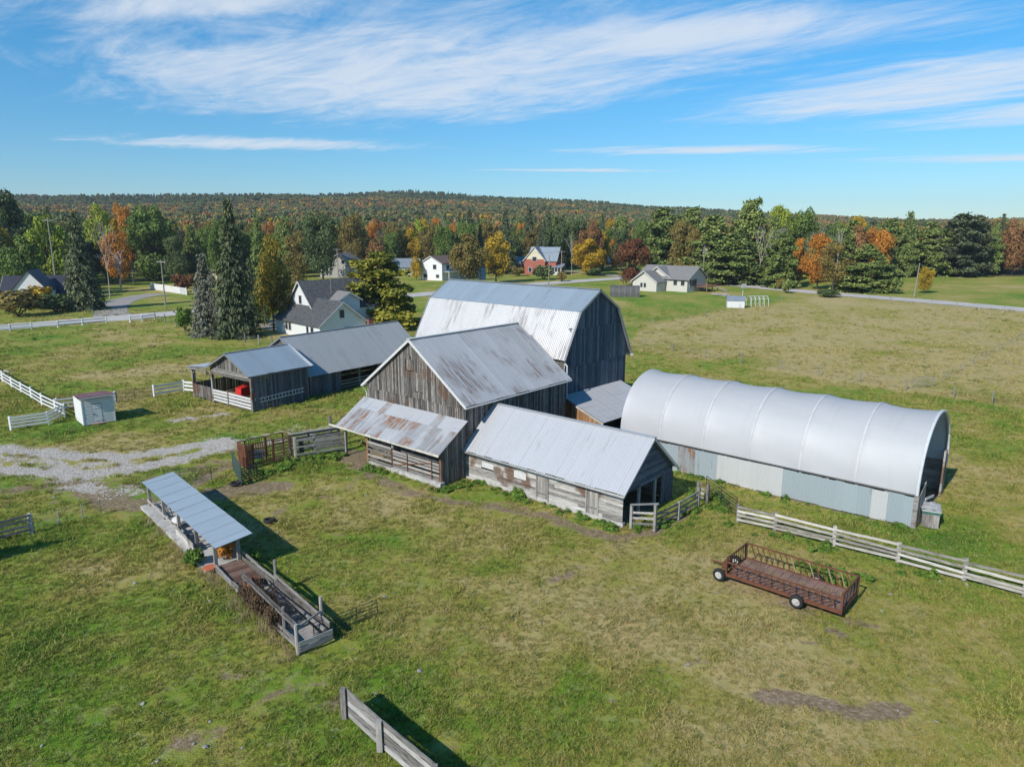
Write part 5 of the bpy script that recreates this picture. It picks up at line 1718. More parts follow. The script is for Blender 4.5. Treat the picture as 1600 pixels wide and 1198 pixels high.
    gable_block(t, (0, 0, 0), 0, 17, 10.8, 3.9, 7.1, 'pale_siding', 'grey_shingle', [('r', -1.5, 1.9, 1.2, 1.4), ('r', -4, 1.9, 1.2, 1.4), ('f', -3.6, 1.6, .9, 1.9), ('f', -2.4, 1.6, .9, 1.9), ('f', -1.0, 1.6, 1.6, 2.0)], over=.7)
    gable_block(t, (-11.6, -10.2, 0), PI * 1.5, 9.0, 8.4, 3.0, 5.8, 'pale_siding', 'grey_shingle', [('f', -1.0, 1.1, .8, 1.3), ('f', .2, 1.1, .8, 1.3)], rname='garage_roof', wname='garage_wall', over=.6)
    gable_block(t, (-10.4, -5.0, 0), PI * 1.5, 4.0, 9.5, 3.8, 6.9, 'pale_siding', 'grey_shingle', [], wname='cross_wing', over=.6)
    dk = MB().box(.2, 4.2, -1.2, 5.6, 1.35, 1.5).build('deck', M['brown_post'], t)
    for x in (.4, 4.0):
        for y in (-1.1, 2.2, 5.5): MB().box(x - .1, x + .1, y - .1, y + .1, 0, 1.35).build('post', M['brown_post'], dk)
    rl = MB()
    for z in (2.0, 2.45): rl.beam((4.15, -1.2, z), (4.15, 5.6, z), .06, .1).beam((.2, -1.2, z), (4.15, -1.2, z), .06, .1)
    for q in np.linspace(-1.2, 5.6, 18): rl.box(4.12, 4.18, q - .04, q + .04, 1.5, 2.45)
    rl.build('deck_railing', M['brown_post'], dk)
    MB().beam((4.2, 4.4, 1.4), (7.8, 4.6, .1), 1.0, .12).build('deck_stairs', M['rail_wood'], dk)
    t = thing('arched_shelter', 'dark brown arched tarp shelter in front of the bungalow garage', 'shelter', G(976, 463), R(-8))
    v = []; n = 12
    for x in (-4, 4):
        for q in range(n + 1): v.append((x, -1.9 * math.cos(PI * q / n), 3.0 * math.sin(PI * q / n) ** .7))
    MB().add(v, [(q, q + 1, n + 2 + q, n + 1 + q) for q in range(n)] + [tuple(range(n, -1, -1)), tuple(range(n + 1, 2 * n + 2))]).build('cover', M['brown_tarp'], t)
    for x in (-3.2, -1.6, 0, 1.6, 3.2): MB().tube([(x, -1.93 * math.cos(PI * q / n), 3.03 * math.sin(PI * q / n) ** .7) for q in range(n + 1)], .05).build('hoop', M['grey_steel'], t)
    t = thing('white_hut', 'tiny white hut with blue grey roof at the far lawn edge', 'hut', G(1149, 480), R(-12))
    gable_block(t, (1.9, 0, 0), 0, 3.9, 2.8, 1.7, 2.5, 'white_siding', 'blue_metal', [], over=.15)
    t = thing('greenhouse', 'bare white pipe greenhouse frame beside the tiny white hut', 'greenhouse frame', G(1183, 478), R(10))
    for x in (-2.2, -1.1, 0, 1.1, 2.2): MB().tube([(x, -1.3 * math.cos(PI * q / 10), 2.4 * math.sin(PI * q / 10) ** .6) for q in range(11)], .05, 5).build('hoop', M['white_paint'], t)
    for q in (2, 5, 8): MB().tube([(-2.2, -1.3 * math.cos(PI * q / 10), 2.4 * math.sin(PI * q / 10) ** .6), (2.2, -1.3 * math.cos(PI * q / 10), 2.4 * math.sin(PI * q / 10) ** .6)], .04, 5).build('purlin', M['white_paint'], t)
    t = thing('basketball_hoop', 'basketball hoop with pink white backboard on the lawn beside the bungalow', 'basketball hoop', G(1160, 466), R(-60))
    MB().tube([(0, 0, 0), (0, 0, 3.0)], .09).build('pole', M['cream_fascia'], t)
    MB().box(.25, .3, -.9, .9, 2.7, 3.9).build('backboard', M['white_trim'], t)
    MB().tube([(.3 + .25 + .25 * math.cos(q), .25 * math.sin(q), 3.0) for q in np.linspace(0, 2 * PI, 13)], .02).build('ring', M['terracotta'], t)
    t = thing('wood_stack', 'heap of logs and timber on the lawn right of the bungalow deck', 'wood pile', G(1125, 462), R(-20))
    for k in range(16): MB().tube([(random.uniform(-2.5, -1), random.uniform(-1, 1), .15 + .1 * (k % 4)), (random.uniform(1, 2.5), random.uniform(-1, 1), .15 + .12 * (k % 4))], .12, 6).build('log', M['rail_wood'], t)
    # dark roofed house at the left edge
    t = thing('roadside_house', 'white house with dark purple metal roof behind bushes at far left', 'house', G(15, 478), R(196))
    gable_block(t, (0, 0, 0), 0, 13.5, 8.6, 3.2, 7.0, 'white_siding', 'dark_metal', [('l', -11.5, 1.1, 1.2, 1.5), ('l', -8, 1.1, 1.2, 1.5), ('f', 0, 1.2, 1.2, 1.5)])
    gable_block(t, (-8, 3, 1.5), PI / 2 + PI, 7, 7, 3.0, 7.2, 'white_siding', 'dark_metal', [], wname='cross_wing')
    # gambrel barn behind the tall spruce
    t = thing('cream_barn', 'cream gambrel-roofed barn half hidden behind the tall spruce', 'barn', G(325, 437), R(-100))
    gable_block(t, (0, 0, 0), 0, 12, 7.4, 3.6, 7.6, 'cream_wall', 'grey_shingle', [('f', -.6, 4.4, .8, 1.2), ('f', 1.4, 1.0, 1.0, 1.4)], gambrel=True)
    t = thing('white_house', 'small white building glimpsed between dark pines at right', 'house', G(1396, 424), R(-75))
    gable_block(t, (0, 0, 0), 0, 10, 8, 5.5, 8.0, 'white_siding', 'white_trim', [('f', 0, 1.2, 1.2, 1.4)])
    t = thing('white_tent', 'white canopy shelter just right of the golden maple', 'tent', G(944, 416), R(10))
    gable_block(t, (2, 0, 0), 0, 5, 6, 2.4, 4.4, 'white_paint', 'white_paint', [])
    t = thing('shipping_bin', 'dark blue waste container beside the olive maples', 'container', G(752, 437), R(-60))
    MB().box(-1.4, 1.4, -1.2, 1.2, .2, 4.4).build('bin_body', M['blue_enamel'], t)
    for k in range(6): MB().box(-1.3 + .48 * k, -1.15 + .48 * k, -1.28, -1.2, .3, 4.2).build('rib', M['blue_enamel'], t)
    MB().box(-1.5, 1.5, -1.3, 1.3, 4.4, 4.55).build('lid', M['dark_metal'], t)


village()


def car(label, p, rz, mat, cat='car', group=None):
    t = thing('parked_car', label, cat, p, rz, group)
    b = MB(); sec = [(-2.2, .35, .75), (-2.1, .9, .82), (-1.6, .95, .85), (1.0, .92, .85), (2.0, .78, .8), (2.2, .4, .72)]
    prof = [(-2.2, .3), (2.2, .3), (2.25, .6), (2.0, .82), (1.0, .92), (-1.7, .96), (-2.2, .85)]
    b.prism([(x, -.85, z) for x, z in prof], (0, 1.7, 0)).build('body', M[mat], t)
    b = MB().prism([(x, -.74, z) for x, z in [(-1.75, .95), (.9, .92), (.25, 1.42), (-1.3, 1.45)]], (0, 1.48, 0))
    cb = b.build('cabin', M[mat], t)
    for s in (-1, 1): MB().prism([(x, s * .742, z) for x, z in [(-1.5, 1.0), (.65, .98), (.18, 1.36), (-1.2, 1.38)]], (0, s * .01, 0)).build('side_window', M['window_glass'], cb)
    MB().prism([(.86, -.66, .97), (.86, .66, .97), (.3, .62, 1.39), (.3, -.62, 1.39)], (.02, 0, .02)).build('windscreen', M['window_glass'], cb)
    for x in (-1.35, 1.35):
        for s in (-1, 1): wheel(t, (x, s * .78, .32), .32, .2, (0, 1, 0), rim='silver_paint')
    for s in (-1, 1): MB().box(2.2, 2.26, s * .6 - .15, s * .6 + .15, .58, .72).build('headlight', M['white_paint'], t)


car('silver car parked in the shade of the tall pines', G(1144, 439), R(-20), 'silver_paint')
car('red car parked at the foot of the broad dark spruce', G(112, 470), R(30), 'red_enamel')
car('dark car parked beneath pines left of the round green bush', G(1205, 446), R(-30), 'dark_metal')


def utility_pole(label, base, top, arm=True, group=None, lean=0.0):
    p = G(*base); h = HG(base, top)
    t = thing('utility_pole', label, 'utility pole', p, random.uniform(-.5, .3), group)
    MB().tube([(0, 0, 0), (lean * h, 0, h)], [.17, .11], 8).build('pole', M['pole_wood'], t)
    if arm:
        MB().beam((lean * h - 1.3, 0, h - .5), (lean * h + 1.3, 0, h - .5), .12, .14).build('crossarm', M['pole_wood'], t)
        for x in (-1.2, -.4, .4, 1.2): MB().tube([(lean * h + x, 0, h - .43), (lean * h + x, 0, h - .22)], .06, 6).build('insulator', M['grey_steel'], t)
    return p + Vector((lean * h, 0, h - .3))


polesL = [utility_pole('tall utility pole rising behind the broad dark spruce at left', (92, 475), (88, 341)),
          utility_pole('utility pole by the left road in front of the white board fence', (259, 480), (258, 406)),
          utility_pole('utility pole in front of the tan grey gabled house', (529.4, 446), (529.4, 387.5)),
          utility_pole('utility pole left of the olive maples above the barn roof', (736, 446), (737, 384)),
          utility_pole('utility pole in front of the brick house porch', (857, 447), (861, 398), False, lean=.03),
          utility_pole('utility pole right of the brick house porch', (877, 438), (879, 391.5)),
          utility_pole('utility pole under the pines right of the bungalow', (1171, 446), (1168, 403), False),
          utility_pole('leaning utility pole beside the small orange tree at right', (1428, 464), (1436, 411), False, lean=.05),
          utility_pole('short pale pole standing on the left lawn before the willow', (209, 444), (208, 407))]


def cable(label, a, b, sag=1.2):
    pts = [a.lerp(b, k / 14) - Vector((0, 0, sag * 4 * (k / 14) * (1 - k / 14))) for k in range(15)]
    o0 = a.copy()
    o = MB().tube([q - o0 for q in pts], .032, 4, False).build('power_cable', M['dark_steel'], None)
    o.location = o0
    tag(o, label, 'cable')


cable('overhead cable between the two left road utility poles', polesL[0], polesL[1])
cable('overhead cable from the fence-side pole to the tan house pole', polesL[1], polesL[2])
cable('overhead cable from the tan house pole to the maple pole', polesL[2], polesL[3])
cable('overhead cable from the maple pole to the porch pole', polesL[3], polesL[5])
cable('overhead cable past the red maple to the pine pole', polesL[5], polesL[6], 2)
cable('overhead cable from the pine pole to the leaning pole', polesL[6], polesL[7], 2)

# ------------------------------------------------------------------ trees
PROTO = {}


def cards(P, Nn, size, asp=1.0, jit=.6, r=rng, dirs=None):
    """leaf cards: bent quads at P facing Nn"""
    n = len(P)
    nn = Nn + r.normal(0, jit, (n, 3)); nn /= np.linalg.norm(nn, axis=1)[:, None] + 1e-9
    a = r.normal(0, 1, (n, 3)) if dirs is None else dirs + r.normal(0, .25, (n, 3))
    a -= nn * (a * nn).sum(1)[:, None]; a /= np.linalg.norm(a, axis=1)[:, None] + 1e-9
    b = np.cross(nn, a)
    s = (size * r.uniform(.6, 1.35, n))[:, None]
    a, b = a * s * .5 * asp, b * s * .5
    j = lambda: 1 + r.uniform(-.3, .3, (n, 1))
    V = np.stack([P - a * j() - b * j() * .4, P + b * j() - a * .1, P + a * j() + b * .2 * j(), P - b * j() + a * .15], 1).reshape(-1, 3)
    return V


def mesh_cards(name, V, mat):
    me = bpy.data.meshes.new(name)
    n = len(V) // 4
    me.vertices.add(len(V)); me.vertices.foreach_set('co', V.astype(np.float32).ravel())
    me.loops.add(len(V)); me.loops.foreach_set('vertex_index', np.arange(len(V), dtype=np.int32))
    me.polygons.add(n); me.polygons.foreach_set('loop_start', np.arange(0, len(V), 4, dtype=np.int32))
    me.polygons.foreach_set('loop_total', np.full(n, 4, np.int32))
    me.update(calc_edges=True)
    me.materials.append(mat)
    return me


def broadleaf(seed, n=4200, lobes=22, base=.22, r=.5, size=.042, gap=.0, egg=.0, trunk='bark'):
    q = np.random.default_rng(seed)
    C, Rr = [], []
    for i in range(lobes):
        f = q.uniform(0, 1); z = base + .08 + (1 - base - .16) * f
        prof = math.sin(PI * (0.12 + .80 * f ** (1 + egg))) ** .7
        a = q.uniform(0, 2 * PI); rad = r * prof * math.sqrt(q.uniform(.1, 1)) * .74
        C.append((rad * math.cos(a), rad * math.sin(a), z)); Rr.append(q.uniform(.09, .17) * (1.1 if f < .7 else .85))
    C, Rr = np.array(C), np.array(Rr)
    k = q.integers(0, lobes, n)
    d = q.normal(0, 1, (n, 3)); d[:, 2] += .25; d /= np.linalg.norm(d, axis=1)[:, None]
    rr = np.where(q.uniform(size=n) < .75, q.uniform(.82, 1.08, n), q.uniform(.25, .9, n))
    P = C[k] + d * (Rr[k] * rr)[:, None] * np.array([1.15, 1.15, .85])
    P += np.stack([vnoise(P[:, 1] * 40, P[:, 2] * 40, 3, seed), vnoise(P[:, 0] * 40, P[:, 2] * 40, 3, seed + 1), vnoise(P[:, 0] * 40, P[:, 1] * 40, 3, seed + 2)], 1) * .04 - .02
    V = cards(P, d, np.full(n, size), 1.2, .55, q)
    sc = max(np.abs(V[:, 0]).max(), np.abs(V[:, 1]).max()); V[:, :2] *= .5 / sc; V[:, 2] *= 1 / V[:, 2].max()
    cr = mesh_cards('crown', V, M['leaf_green'])
    t = MB()
    t.tube([(0, 0, 0), (.006, .004, base * .8), (-.004, .006, .5), (0, 0, .8)], [.024, .018, .012, .004], 7)
    for i in range(0, lobes, 2):
        z0 = base * .7 + (C[i][2] - base) * .45
        t.tube([(0, 0, z0), tuple(C[i] * np.array([.5, .5, 0]) + np.array([0, 0, (z0 + C[i][2]) / 2 - .01])), tuple(C[i])], [.010, .007, .003], 5, False)
    return t.mesh('trunk'), cr


def spruce(seed, n_lv=34, size=.05, r=.5, low=.05, droop=.22, per=11, step=5):
    q = np.random.default_rng(seed)
    P, Nn, D = [], [], []
    for i in range(n_lv):
        f = i / (n_lv - 1)
        z = low + (1 - low) * f ** .95
        R_ = r * ((1 - f) ** .82 * .97 + .02) * q.uniform(.86, 1.08)
        nb = max(4, int(per * (1 - .45 * f)))
        for k in range(nb):
            a = q.uniform(0, 2 * PI); rl = R_ * q.uniform(.72, 1.1)
            ns = max(3, int(step * 4.2 * rl / r) + 2)
            for s in range(ns):
                g = (s + q.uniform(.2, 1)) / ns
                g = .15 + .85 * g
                side = q.normal(0, .055) * (1.1 - g * .4)
                x = rl * g
                zz = z - droop * rl * g + .09 * rl * g * g + q.normal(0, .006)
                P.append((x * math.cos(a) - side * math.sin(a), x * math.sin(a) + side * math.cos(a), max(zz, .01)))
                Nn.append((math.cos(a) * .45, math.sin(a) * .45, .85)); D.append((math.cos(a), math.sin(a), -.35))
    P, Nn, D = np.array(P), np.array(Nn), np.array(D)
    V = cards(P, Nn, np.full(len(P), size), 1.7, .38, q, D)
    sc = max(np.abs(V[:, 0]).max(), np.abs(V[:, 1]).max()); V[:, :2] *= .5 / sc; V[:, 2] *= 1 / V[:, 2].max()
    return MB().tube([(0, 0, 0), (0, 0, .5), (0, 0, .97)], [.022, .013, .003], 7).mesh('trunk'), mesh_cards('crown', V, M['needle_spruce'])


def white_pine(seed, layers=11, size=.045, r=.5, low=.22, dens=1.0, ragged=.5, full=False):
    q = np.random.default_rng(seed)
    P, Nn = [], []
    t = MB().tube([(0, 0, 0), (.01, .0, .5), (0, .01, .95)], [.020, .013, .004], 7)
    for i in range(layers):
        f = i / (layers - 1)
        z = low + (.95 - low) * f
        prof = (1 - f) ** .6 * .95 + .10
        if f < .25: prof *= .7 + 1.2 * f
        if full: prof = (1 - f ** (3.4 if full == 2 else 2.2)) ** (.6 if full == 2 else .8) * .9 + .12
        nb = int(q.integers(4, 7)) + (2 if f < .6 else 0)
        a0 = q.uniform(0, 6)
        for k in range(nb):
            a = a0 + 2 * PI * k / nb + q.normal(0, .25)
            ln = r * prof * q.uniform(1 - ragged, 1.05)
            up = q.uniform(-.10, .16)
            zz = z + q.normal(0, .030 if full else .018)
            t.tube([(0, 0, zz - .02), (ln * .9 * math.cos(a), ln * .9 * math.sin(a), zz + ln * up)], [.006, .002], 4, False)
            m = int(70 * dens * (ln / r + .15))
            g = q.uniform(.22, 1.05, m) ** .7
            sd_ = q.normal(0, .075, m) * (1.15 - .5 * g)
            P.append(np.stack([ln * g * math.cos(a) - sd_ * math.sin(a), ln * g * math.sin(a) + sd_ * math.cos(a), zz + ln * up * g + q.normal(0, .019, m) + .012], 1))
            Nn.append(np.tile(np.array([[.25 * math.cos(a), .25 * math.sin(a), 1.]]), (m, 1)))
    P, Nn = np.concatenate(P), np.concatenate(Nn)
    V = cards(P, Nn, np.full(len(P), size), 1.5, .5, q)
    sc = max(np.abs(V[:, 0]).max(), np.abs(V[:, 1]).max()); V[:, :2] *= .5 / sc; V[:, 2] *= 1 / V[:, 2].max()
    return t.mesh('trunk'), mesh_cards('crown', V, M['needle_pine'])


def bare_tree(seed):
    q = random.Random(seed); t = MB()

    def grow(p, d, ln, r, lv):
        e = p + d * ln
        mid = p + d * ln * .5 + Vector((q.uniform(-1, 1), q.uniform(-1, 1), q.uniform(-.3, .6))) * ln * .06
        t.tube([p, mid, e], [r, r * .85, r * .65], 5, False)
        if lv == 0: return
        for k in range(q.choice((2, 3, 3))):
            nd = (d + Vector((q.uniform(-1, 1), q.uniform(-1, 1), q.uniform(-.1, .7))) * .62).normalized()
            grow(p.lerp(e, q.uniform(.55, 1)), nd, ln * q.uniform(.55, .8), r * .62, lv - 1)
    grow(Vector((0, 0, 0)), Vector((.03, 0, 1)), .38, .011, 4)
    me = t.mesh('branches'); zm = max(v[2] for v in t.v); rm = max(max(abs(v[0]), abs(v[1])) for v in t.v)
    for v in me.vertices: v.co = (v.co.x * .5 / rm, v.co.y * .5 / rm, v.co.z / zm)
    return me


def bush(seed, n=1100, size=.10):
    q = np.random.default_rng(seed)
    L_ = 9; C = np.stack([q.uniform(-.3, .3, L_), q.uniform(-.3, .3, L_), q.uniform(.3, .75, L_)], 1); Rr = q.uniform(.18, .3, L_)
    k = q.integers(0, L_, n); d = q.normal(0, 1, (n, 3)); d[:, 2] += .2; d /= np.linalg.norm(d, axis=1)[:, None]
    P = C[k] + d * (Rr[k] * q.uniform(.5, 1.08, n))[:, None]; P[:, 2] = np.maximum(P[:, 2], .03)
    V = cards(P, d, np.full(n, size), 1.2, .6, q)
    sc = max(np.abs(V[:, 0]).max(), np.abs(V[:, 1]).max()); V[:, :2] *= .5 / sc; V[:, 2] /= V[:, 2].max()
    t = MB()
    for i in range(5): t.tube([(0, 0, 0), tuple(C[i])], [.02, .008], 5, False)
    return t.mesh('stem'), mesh_cards('foliage', V, M['leaf_green'])


for i in range(4): PROTO['round%d' % i] = broadleaf(20 + i, 8500, 26, .10, .5, .031, egg=.15 * (i % 2))
for i in range(3): PROTO['tall%d' % i] = broadleaf(40 + i, 8000, 30, .10, .42, .026, egg=.3)
for i in range(2): PROTO['loose%d' % i] = broadleaf(60 + i, 4200, 19, .16, .5, .029)
for i in range(3): PROTO['spruce%d' % i] = spruce(70 + i, 52, .030, .5, .02 + .03 * (i == 2), .22, 15, 7)
for i in range(4): PROTO['pine%d' % i] = white_pine(80 + i, 14 + i % 2, .032, .5, .08 + .05 * (i % 2), 3.4, .38 + .06 * i, i % 2 == 0)
PROTO['spread0'] = white_pine(88, 11, .036, .5, .03, 4.6, .5, 2)
PROTO['spread1'] = white_pine(89, 13, .032, .5, .04, 3.6, .35, True)
PROTO['spread2'] = white_pine(97, 12, .034, .5, .12, 3.4, .55, True)
for i in range(2): PROTO['bush%d' % i] = bush(90 + i)
BARE = [bare_tree(5), bare_tree(11)]


def plant_tree(kind, mat, p, h, w, name, label, cat='tree', group=None, trunk=None, rz=None):
    tm, cm = PROTO[kind]
    t = thing(name, label, cat, p, random.uniform(0, 2 * PI) if rz is None else rz, group)
    t.scale = (w, w * random.uniform(.92, 1.08), h)
    o = bpy.data.objects.new('trunk' if not kind.startswith('bush') else 'stem', tm)
    if not tm.materials: tm.materials.append(M['bark'])
    COL.objects.link(o); o.parent = t
    if trunk: o.material_slots[0].link = 'OBJECT'; o.material_slots[0].material = M[trunk]
    c = bpy.data.objects.new('crown' if not kind.startswith('bush') else 'foliage', cm)
    COL.objects.link(c); c.parent = t
    c.material_slots[0].link = 'OBJECT'; c.material_slots[0].material = M[mat]
    return t


def tree(kind, mat, bx, by, ty, wpx, name, label, cat='tree', trunk=None):
    p = G(bx, by); h = HG((bx, by), (bx, ty))
    depth = p.y * math.cos(PITCH) + CAM_H * math.sin(PITCH)
    return plant_tree(kind, mat, p, h, wpx / FOC * depth, name, label, cat, None, trunk)


# trees one can point at (sight-line base, top, width)
NT = [
    ('spruce0', 'needle_spruce', 133, 484, 328, 76, 'spruce_tree', 'broad dark spruce standing right at the left roadside'),
    ('spruce1', 'needle_spruce', 372, 527, 306, 80, 'spruce_tree', 'very tall narrow dark spruce left of the white farmhouse'),
    ('spruce1', 'needle_grey', 325, 524, 394, 66, 'larch_tree', 'paler grey green conifer just left of the very tall spruce'),
    ('spread0', 'needle_pine_yellow', 595, 510, 390, 142, 'pine_tree', 'wide yellow green pine right behind the white farmhouse'),
    ('round1', 'leaf_dark', 413, 509, 432, 46, 'maple_tree', 'dark shrubby tree between very tall spruce and farmhouse corner'),
    ('loose0', 'leaf_olive', 447, 517, 424, 40, 'oak_tree', 'loose olive tree right before the left gable of the farmhouse'),
    ('loose1', 'leaf_turning', 428, 516, 364, 71, 'maple_tree', 'yellow topped maple between tall spruce and farmhouse'),
    ('loose1', 'leaf_olive', 462, 500, 396, 55, 'oak_tree', 'thin olive brown tree over the farmhouse roof'),
    ('round0', 'leaf_green', 40, 470, 366, 87, 'maple_tree', 'round mid green maple above the dark roofed house'),
    ('round1', 'leaf_lime', 82, 462, 334, 75, 'maple_tree', 'lime and gold maple left of the broad spruce'),
    ('tall1', 'leaf_dark', 18, 448, 292, 96, 'oak_tree', 'tall dark green oak at the left edge'),
    ('tall2', 'leaf_olive', -20, 470, 380, 103, 'oak_tree', 'olive brown tree cut by the left edge'),
    ('round2', 'leaf_lime', 168, 440, 316, 62, 'maple_tree', 'bright lime maple above the bare white snag'),
    ('tall0', 'leaf_orange', 203, 436, 314, 39, 'maple_tree', 'slim orange maple between the lime maple and the willow'),
    ('round3', 'leaf_green', 243, 440, 318, 89, 'willow_tree', 'large light green willow on the lawn beyond the left road'),
    ('tall1', 'leaf_dark', 278, 452, 366, 39, 'ash_tree', 'small dark tree with visible trunk right of the willow'),
    ('round0', 'leaf_olive', 735, 446, 362, 71, 'maple_tree', 'olive brown maple behind the big barn roof, left of two'),
    ('round2', 'leaf_gold', 775, 442, 360, 59, 'maple_tree', 'olive and gold maple behind the big barn roof, right of two'),
    ('round1', 'leaf_yellow', 919, 430, 372, 62, 'maple_tree', 'golden yellow round maple beside the road'),
    ('round3', 'leaf_maroon', 988, 446, 371, 66, 'maple_tree', 'dark maroon maple left of the bungalow'),
    ('round0', 'leaf_lime', 653, 423, 342, 52, 'poplar_tree', 'vivid green round tree above the white two-storey house'),
    ('round2', 'leaf_gold', 651, 438, 400, 26, 'maple_tree', 'small gold green tree at the corner of the white two-storey house'),
    ('tall2', 'leaf_red', 1084, 432, 380, 20, 'maple_tree', 'narrow red maple at the bungalow ridge'),
    ('round1', 'leaf_gold', 1182, 444, 418, 27, 'maple_tree', 'small golden tree beneath the tall pines'),
    ('round1', 'leaf_gold', 1197, 438, 384, 29, 'maple_tree', 'golden sapling high among the pines'),
    ('tall1', 'leaf_orange', 1276, 452, 362, 52, 'maple_tree', 'tall orange red maple at the edge of the pines'),
    ('loose0', 'leaf_olive', 1300, 456, 374, 64, 'oak_tree', 'brown olive tree just right of the orange red maple'),
    ('spread1', 'needle_pine', 1350, 456, 380, 100, 'pine_tree', 'broad low green pine by the road right of the brown tree'),
    ('tall0', 'leaf_orange', 1424, 432, 384, 27, 'maple_tree', 'small orange tree before the far dark pines'),
    ('tall2', 'leaf_gold', 1443, 458, 416, 29, 'maple_tree', 'little gold orange tree beside the leaning pole'),
    ('spread2', 'needle_pine', 1166, 438, 306, 82, 'pine_tree', 'tallest ragged pine above the silver car'),
    ('spread1', 'needle_pine', 1110, 436, 334, 115, 'pine_tree', 'broad layered pine over the bungalow roof'),
    ('spread0', 'needle_pine', 1035, 430, 322, 95, 'pine_tree', 'dark layered pine behind the maroon maple'),
    ('spread2', 'needle_pine', 1075, 426, 320, 82, 'pine_tree', 'dark pine just left of the broad layered pine'),
    ('spread1', 'needle_pine', 1145, 444, 362, 107, 'pine_tree', 'spreading pine whose branches hang over the silver car'),
    ('spread0', 'needle_pine', 1218, 450, 362, 75, 'pine_tree', 'blue green pine behind the golden tree'),
    ('tall1', 'leaf_lime', 1213, 430, 318, 59, 'poplar_tree', 'tall light green poplar among pines'),
    ('tall0', 'leaf_green', 1252, 430, 322, 62, 'poplar_tree', 'tall green poplar left of the orange red maple'),
    ('spread1', 'needle_pine', 1325, 438, 342, 70, 'pine_tree', 'pine behind the broad low pine'),
    ('round3', 'leaf_gold', 1334, 424, 336, 50, 'maple_tree', 'golden maple crown above the broad low pine'),
    ('spread2', 'needle_pine', 1382, 432, 338, 70, 'pine_tree', 'dark pine left of the small white building'),
    ('spread0', 'needle_spruce', 1494, 432, 331, 105, 'pine_tree', 'large dark pine at the right field edge, left of two'),
    ('spread1', 'needle_spruce', 1520, 430, 334, 75, 'pine_tree', 'large dark pine at the right field edge, right of two'),
    ('spread1', 'needle_pine', 1450, 432, 344, 82, 'pine_tree', 'grey green pine behind the small orange tree'),
    ('spruce0', 'needle_spruce', 790, 428, 327, 44, 'spruce_tree', 'dark spruce behind the olive maples'),
    ('spruce1', 'needle_spruce', 826, 420, 318, 40, 'spruce_tree', 'dark spruce behind the brick house, left of two'),
    ('spruce2', 'needle_spruce', 856, 420, 328, 42, 'spruce_tree', 'dark spruce behind the brick house, right of two'),
    ('spruce0', 'needle_spruce', 735, 424, 326, 42, 'spruce_tree', 'dark spruce above the utility pole'),
    ('tall2', 'leaf_dark', 505, 438, 326, 73, 'oak_tree', 'tall grey green oak behind the farmhouse'),
    ('tall0', 'leaf_olive', 555, 430, 330, 57, 'oak_tree', 'olive brown oak behind the tan grey house'),
    ('spruce2', 'needle_spruce', 396, 505, 402, 46, 'spruce_tree', 'smaller dark spruce tucked behind the right side of the very tall spruce'),
    ('loose0', 'needle_grey', 348, 527, 420, 50, 'larch_tree', 'thin grey conifer with bare lower trunk in front of the very tall spruce'),
    ('spruce2', 'needle_pine', 408, 450, 330, 44, 'spruce_tree', 'green spruce right behind the very tall spruce'),
]
for (k, m, bx, by, ty, w, nm, lab) in NT: tree(k, m, bx, by, ty, w, nm, lab)
NB_ = [
    ('bush0', 'weed_leaf', 290, 516, 478, 34, 'bright lime round shrub at the road fence end'),
    ('bush1', 'leaf_olive', 28, 494, 452, 76, 'brown dense roadside bushes, leftmost large shrub'),
    ('bush0', 'leaf_gold', 66, 484, 444, 54, 'orange tinted shrub before the dark roofed house'),
    ('bush1', 'leaf_dark', 88, 488, 458, 50, 'dark green shrub between orange shrub and broad spruce'),
    ('bush0', 'leaf_dark', 928, 431, 416, 36, 'low dark green hedge below the golden maple'),
    ('bush1', 'leaf_dark', 850, 437, 414, 40, 'dark shrub before the brick house'),
    ('bush0', 'leaf_olive', 810, 431, 416, 32, 'olive shrub before the brick bungalow'),
    ('bush1', 'leaf_olive', 878, 440, 424, 20, 'small dark shrub right of the brick porch'),
    ('bush0', 'needle_pine', 1229, 458, 437, 22, 'round clipped green bush at the road left of the rubble'),
    ('bush1', 'needle_pine', 1396, 459, 432, 27, 'round clipped green bush nearer the leaning pole'),
    ('bush0', 'leaf_maroon', 290, 456, 426, 40, 'dark reddish shrub behind the white board fence'),
    ('bush1', 'leaf_olive', 400, 480, 440, 36, 'reddish brown shrub right of the tall spruce'),
    ('bush0', 'needle_pine_yellow', 615, 517, 484, 80, 'low yellow green juniper beneath the wide pine'),
    ('bush1', 'leaf_dark', 1292, 464, 452, 40, 'scrubby dark shrub by the road bend at right'),
    ('bush0', 'leaf_olive', 1222, 452, 434, 26, 'bronze shrub beneath the pines by the road'),
]
for (k, m, bx, by, ty, w, lab) in NB_: tree(k, m, bx, by, ty, w, 'shrub', lab, 'shrub')


def snag(seed, bx, by, ty, wpx, label, rz=0, mat='pale_bark'):
    p = G(bx, by); h = HG((bx, by), (bx, ty))
    me = BARE[seed]
    if not me.materials: me.materials.append(M[mat])
    o = bpy.data.objects.new('bare_tree', me); COL.objects.link(o)
    o.location = p; o.scale = (wpx / FOC * p.y, wpx / FOC * p.y, h); o.rotation_euler = (0, 0, rz)
    tag(o, label, 'tree')


snag(0, 172, 468, 342, 40, 'bare white snag right of the broad spruce', .4)
snag(1, 190, 456, 386, 80, 'leaning bare pale branches on the left lawn', 1.2)
snag(0, 1098, 440, 382, 20, 'bare pale snag at the right gable of the bungalow', 2.0)
snag(1, 700, 426, 330, 34, 'tall bare tree above the white two-storey house', 2.6)
snag(0, 1185, 446, 350, 30, 'bare forked trunk among the pines', .3)
snag(1, 893, 432, 360, 24, 'bare pale tree left of the golden maple', .9)
snag(1, 1305, 440, 352, 40, 'grey bare crown behind the orange red maple', .1)

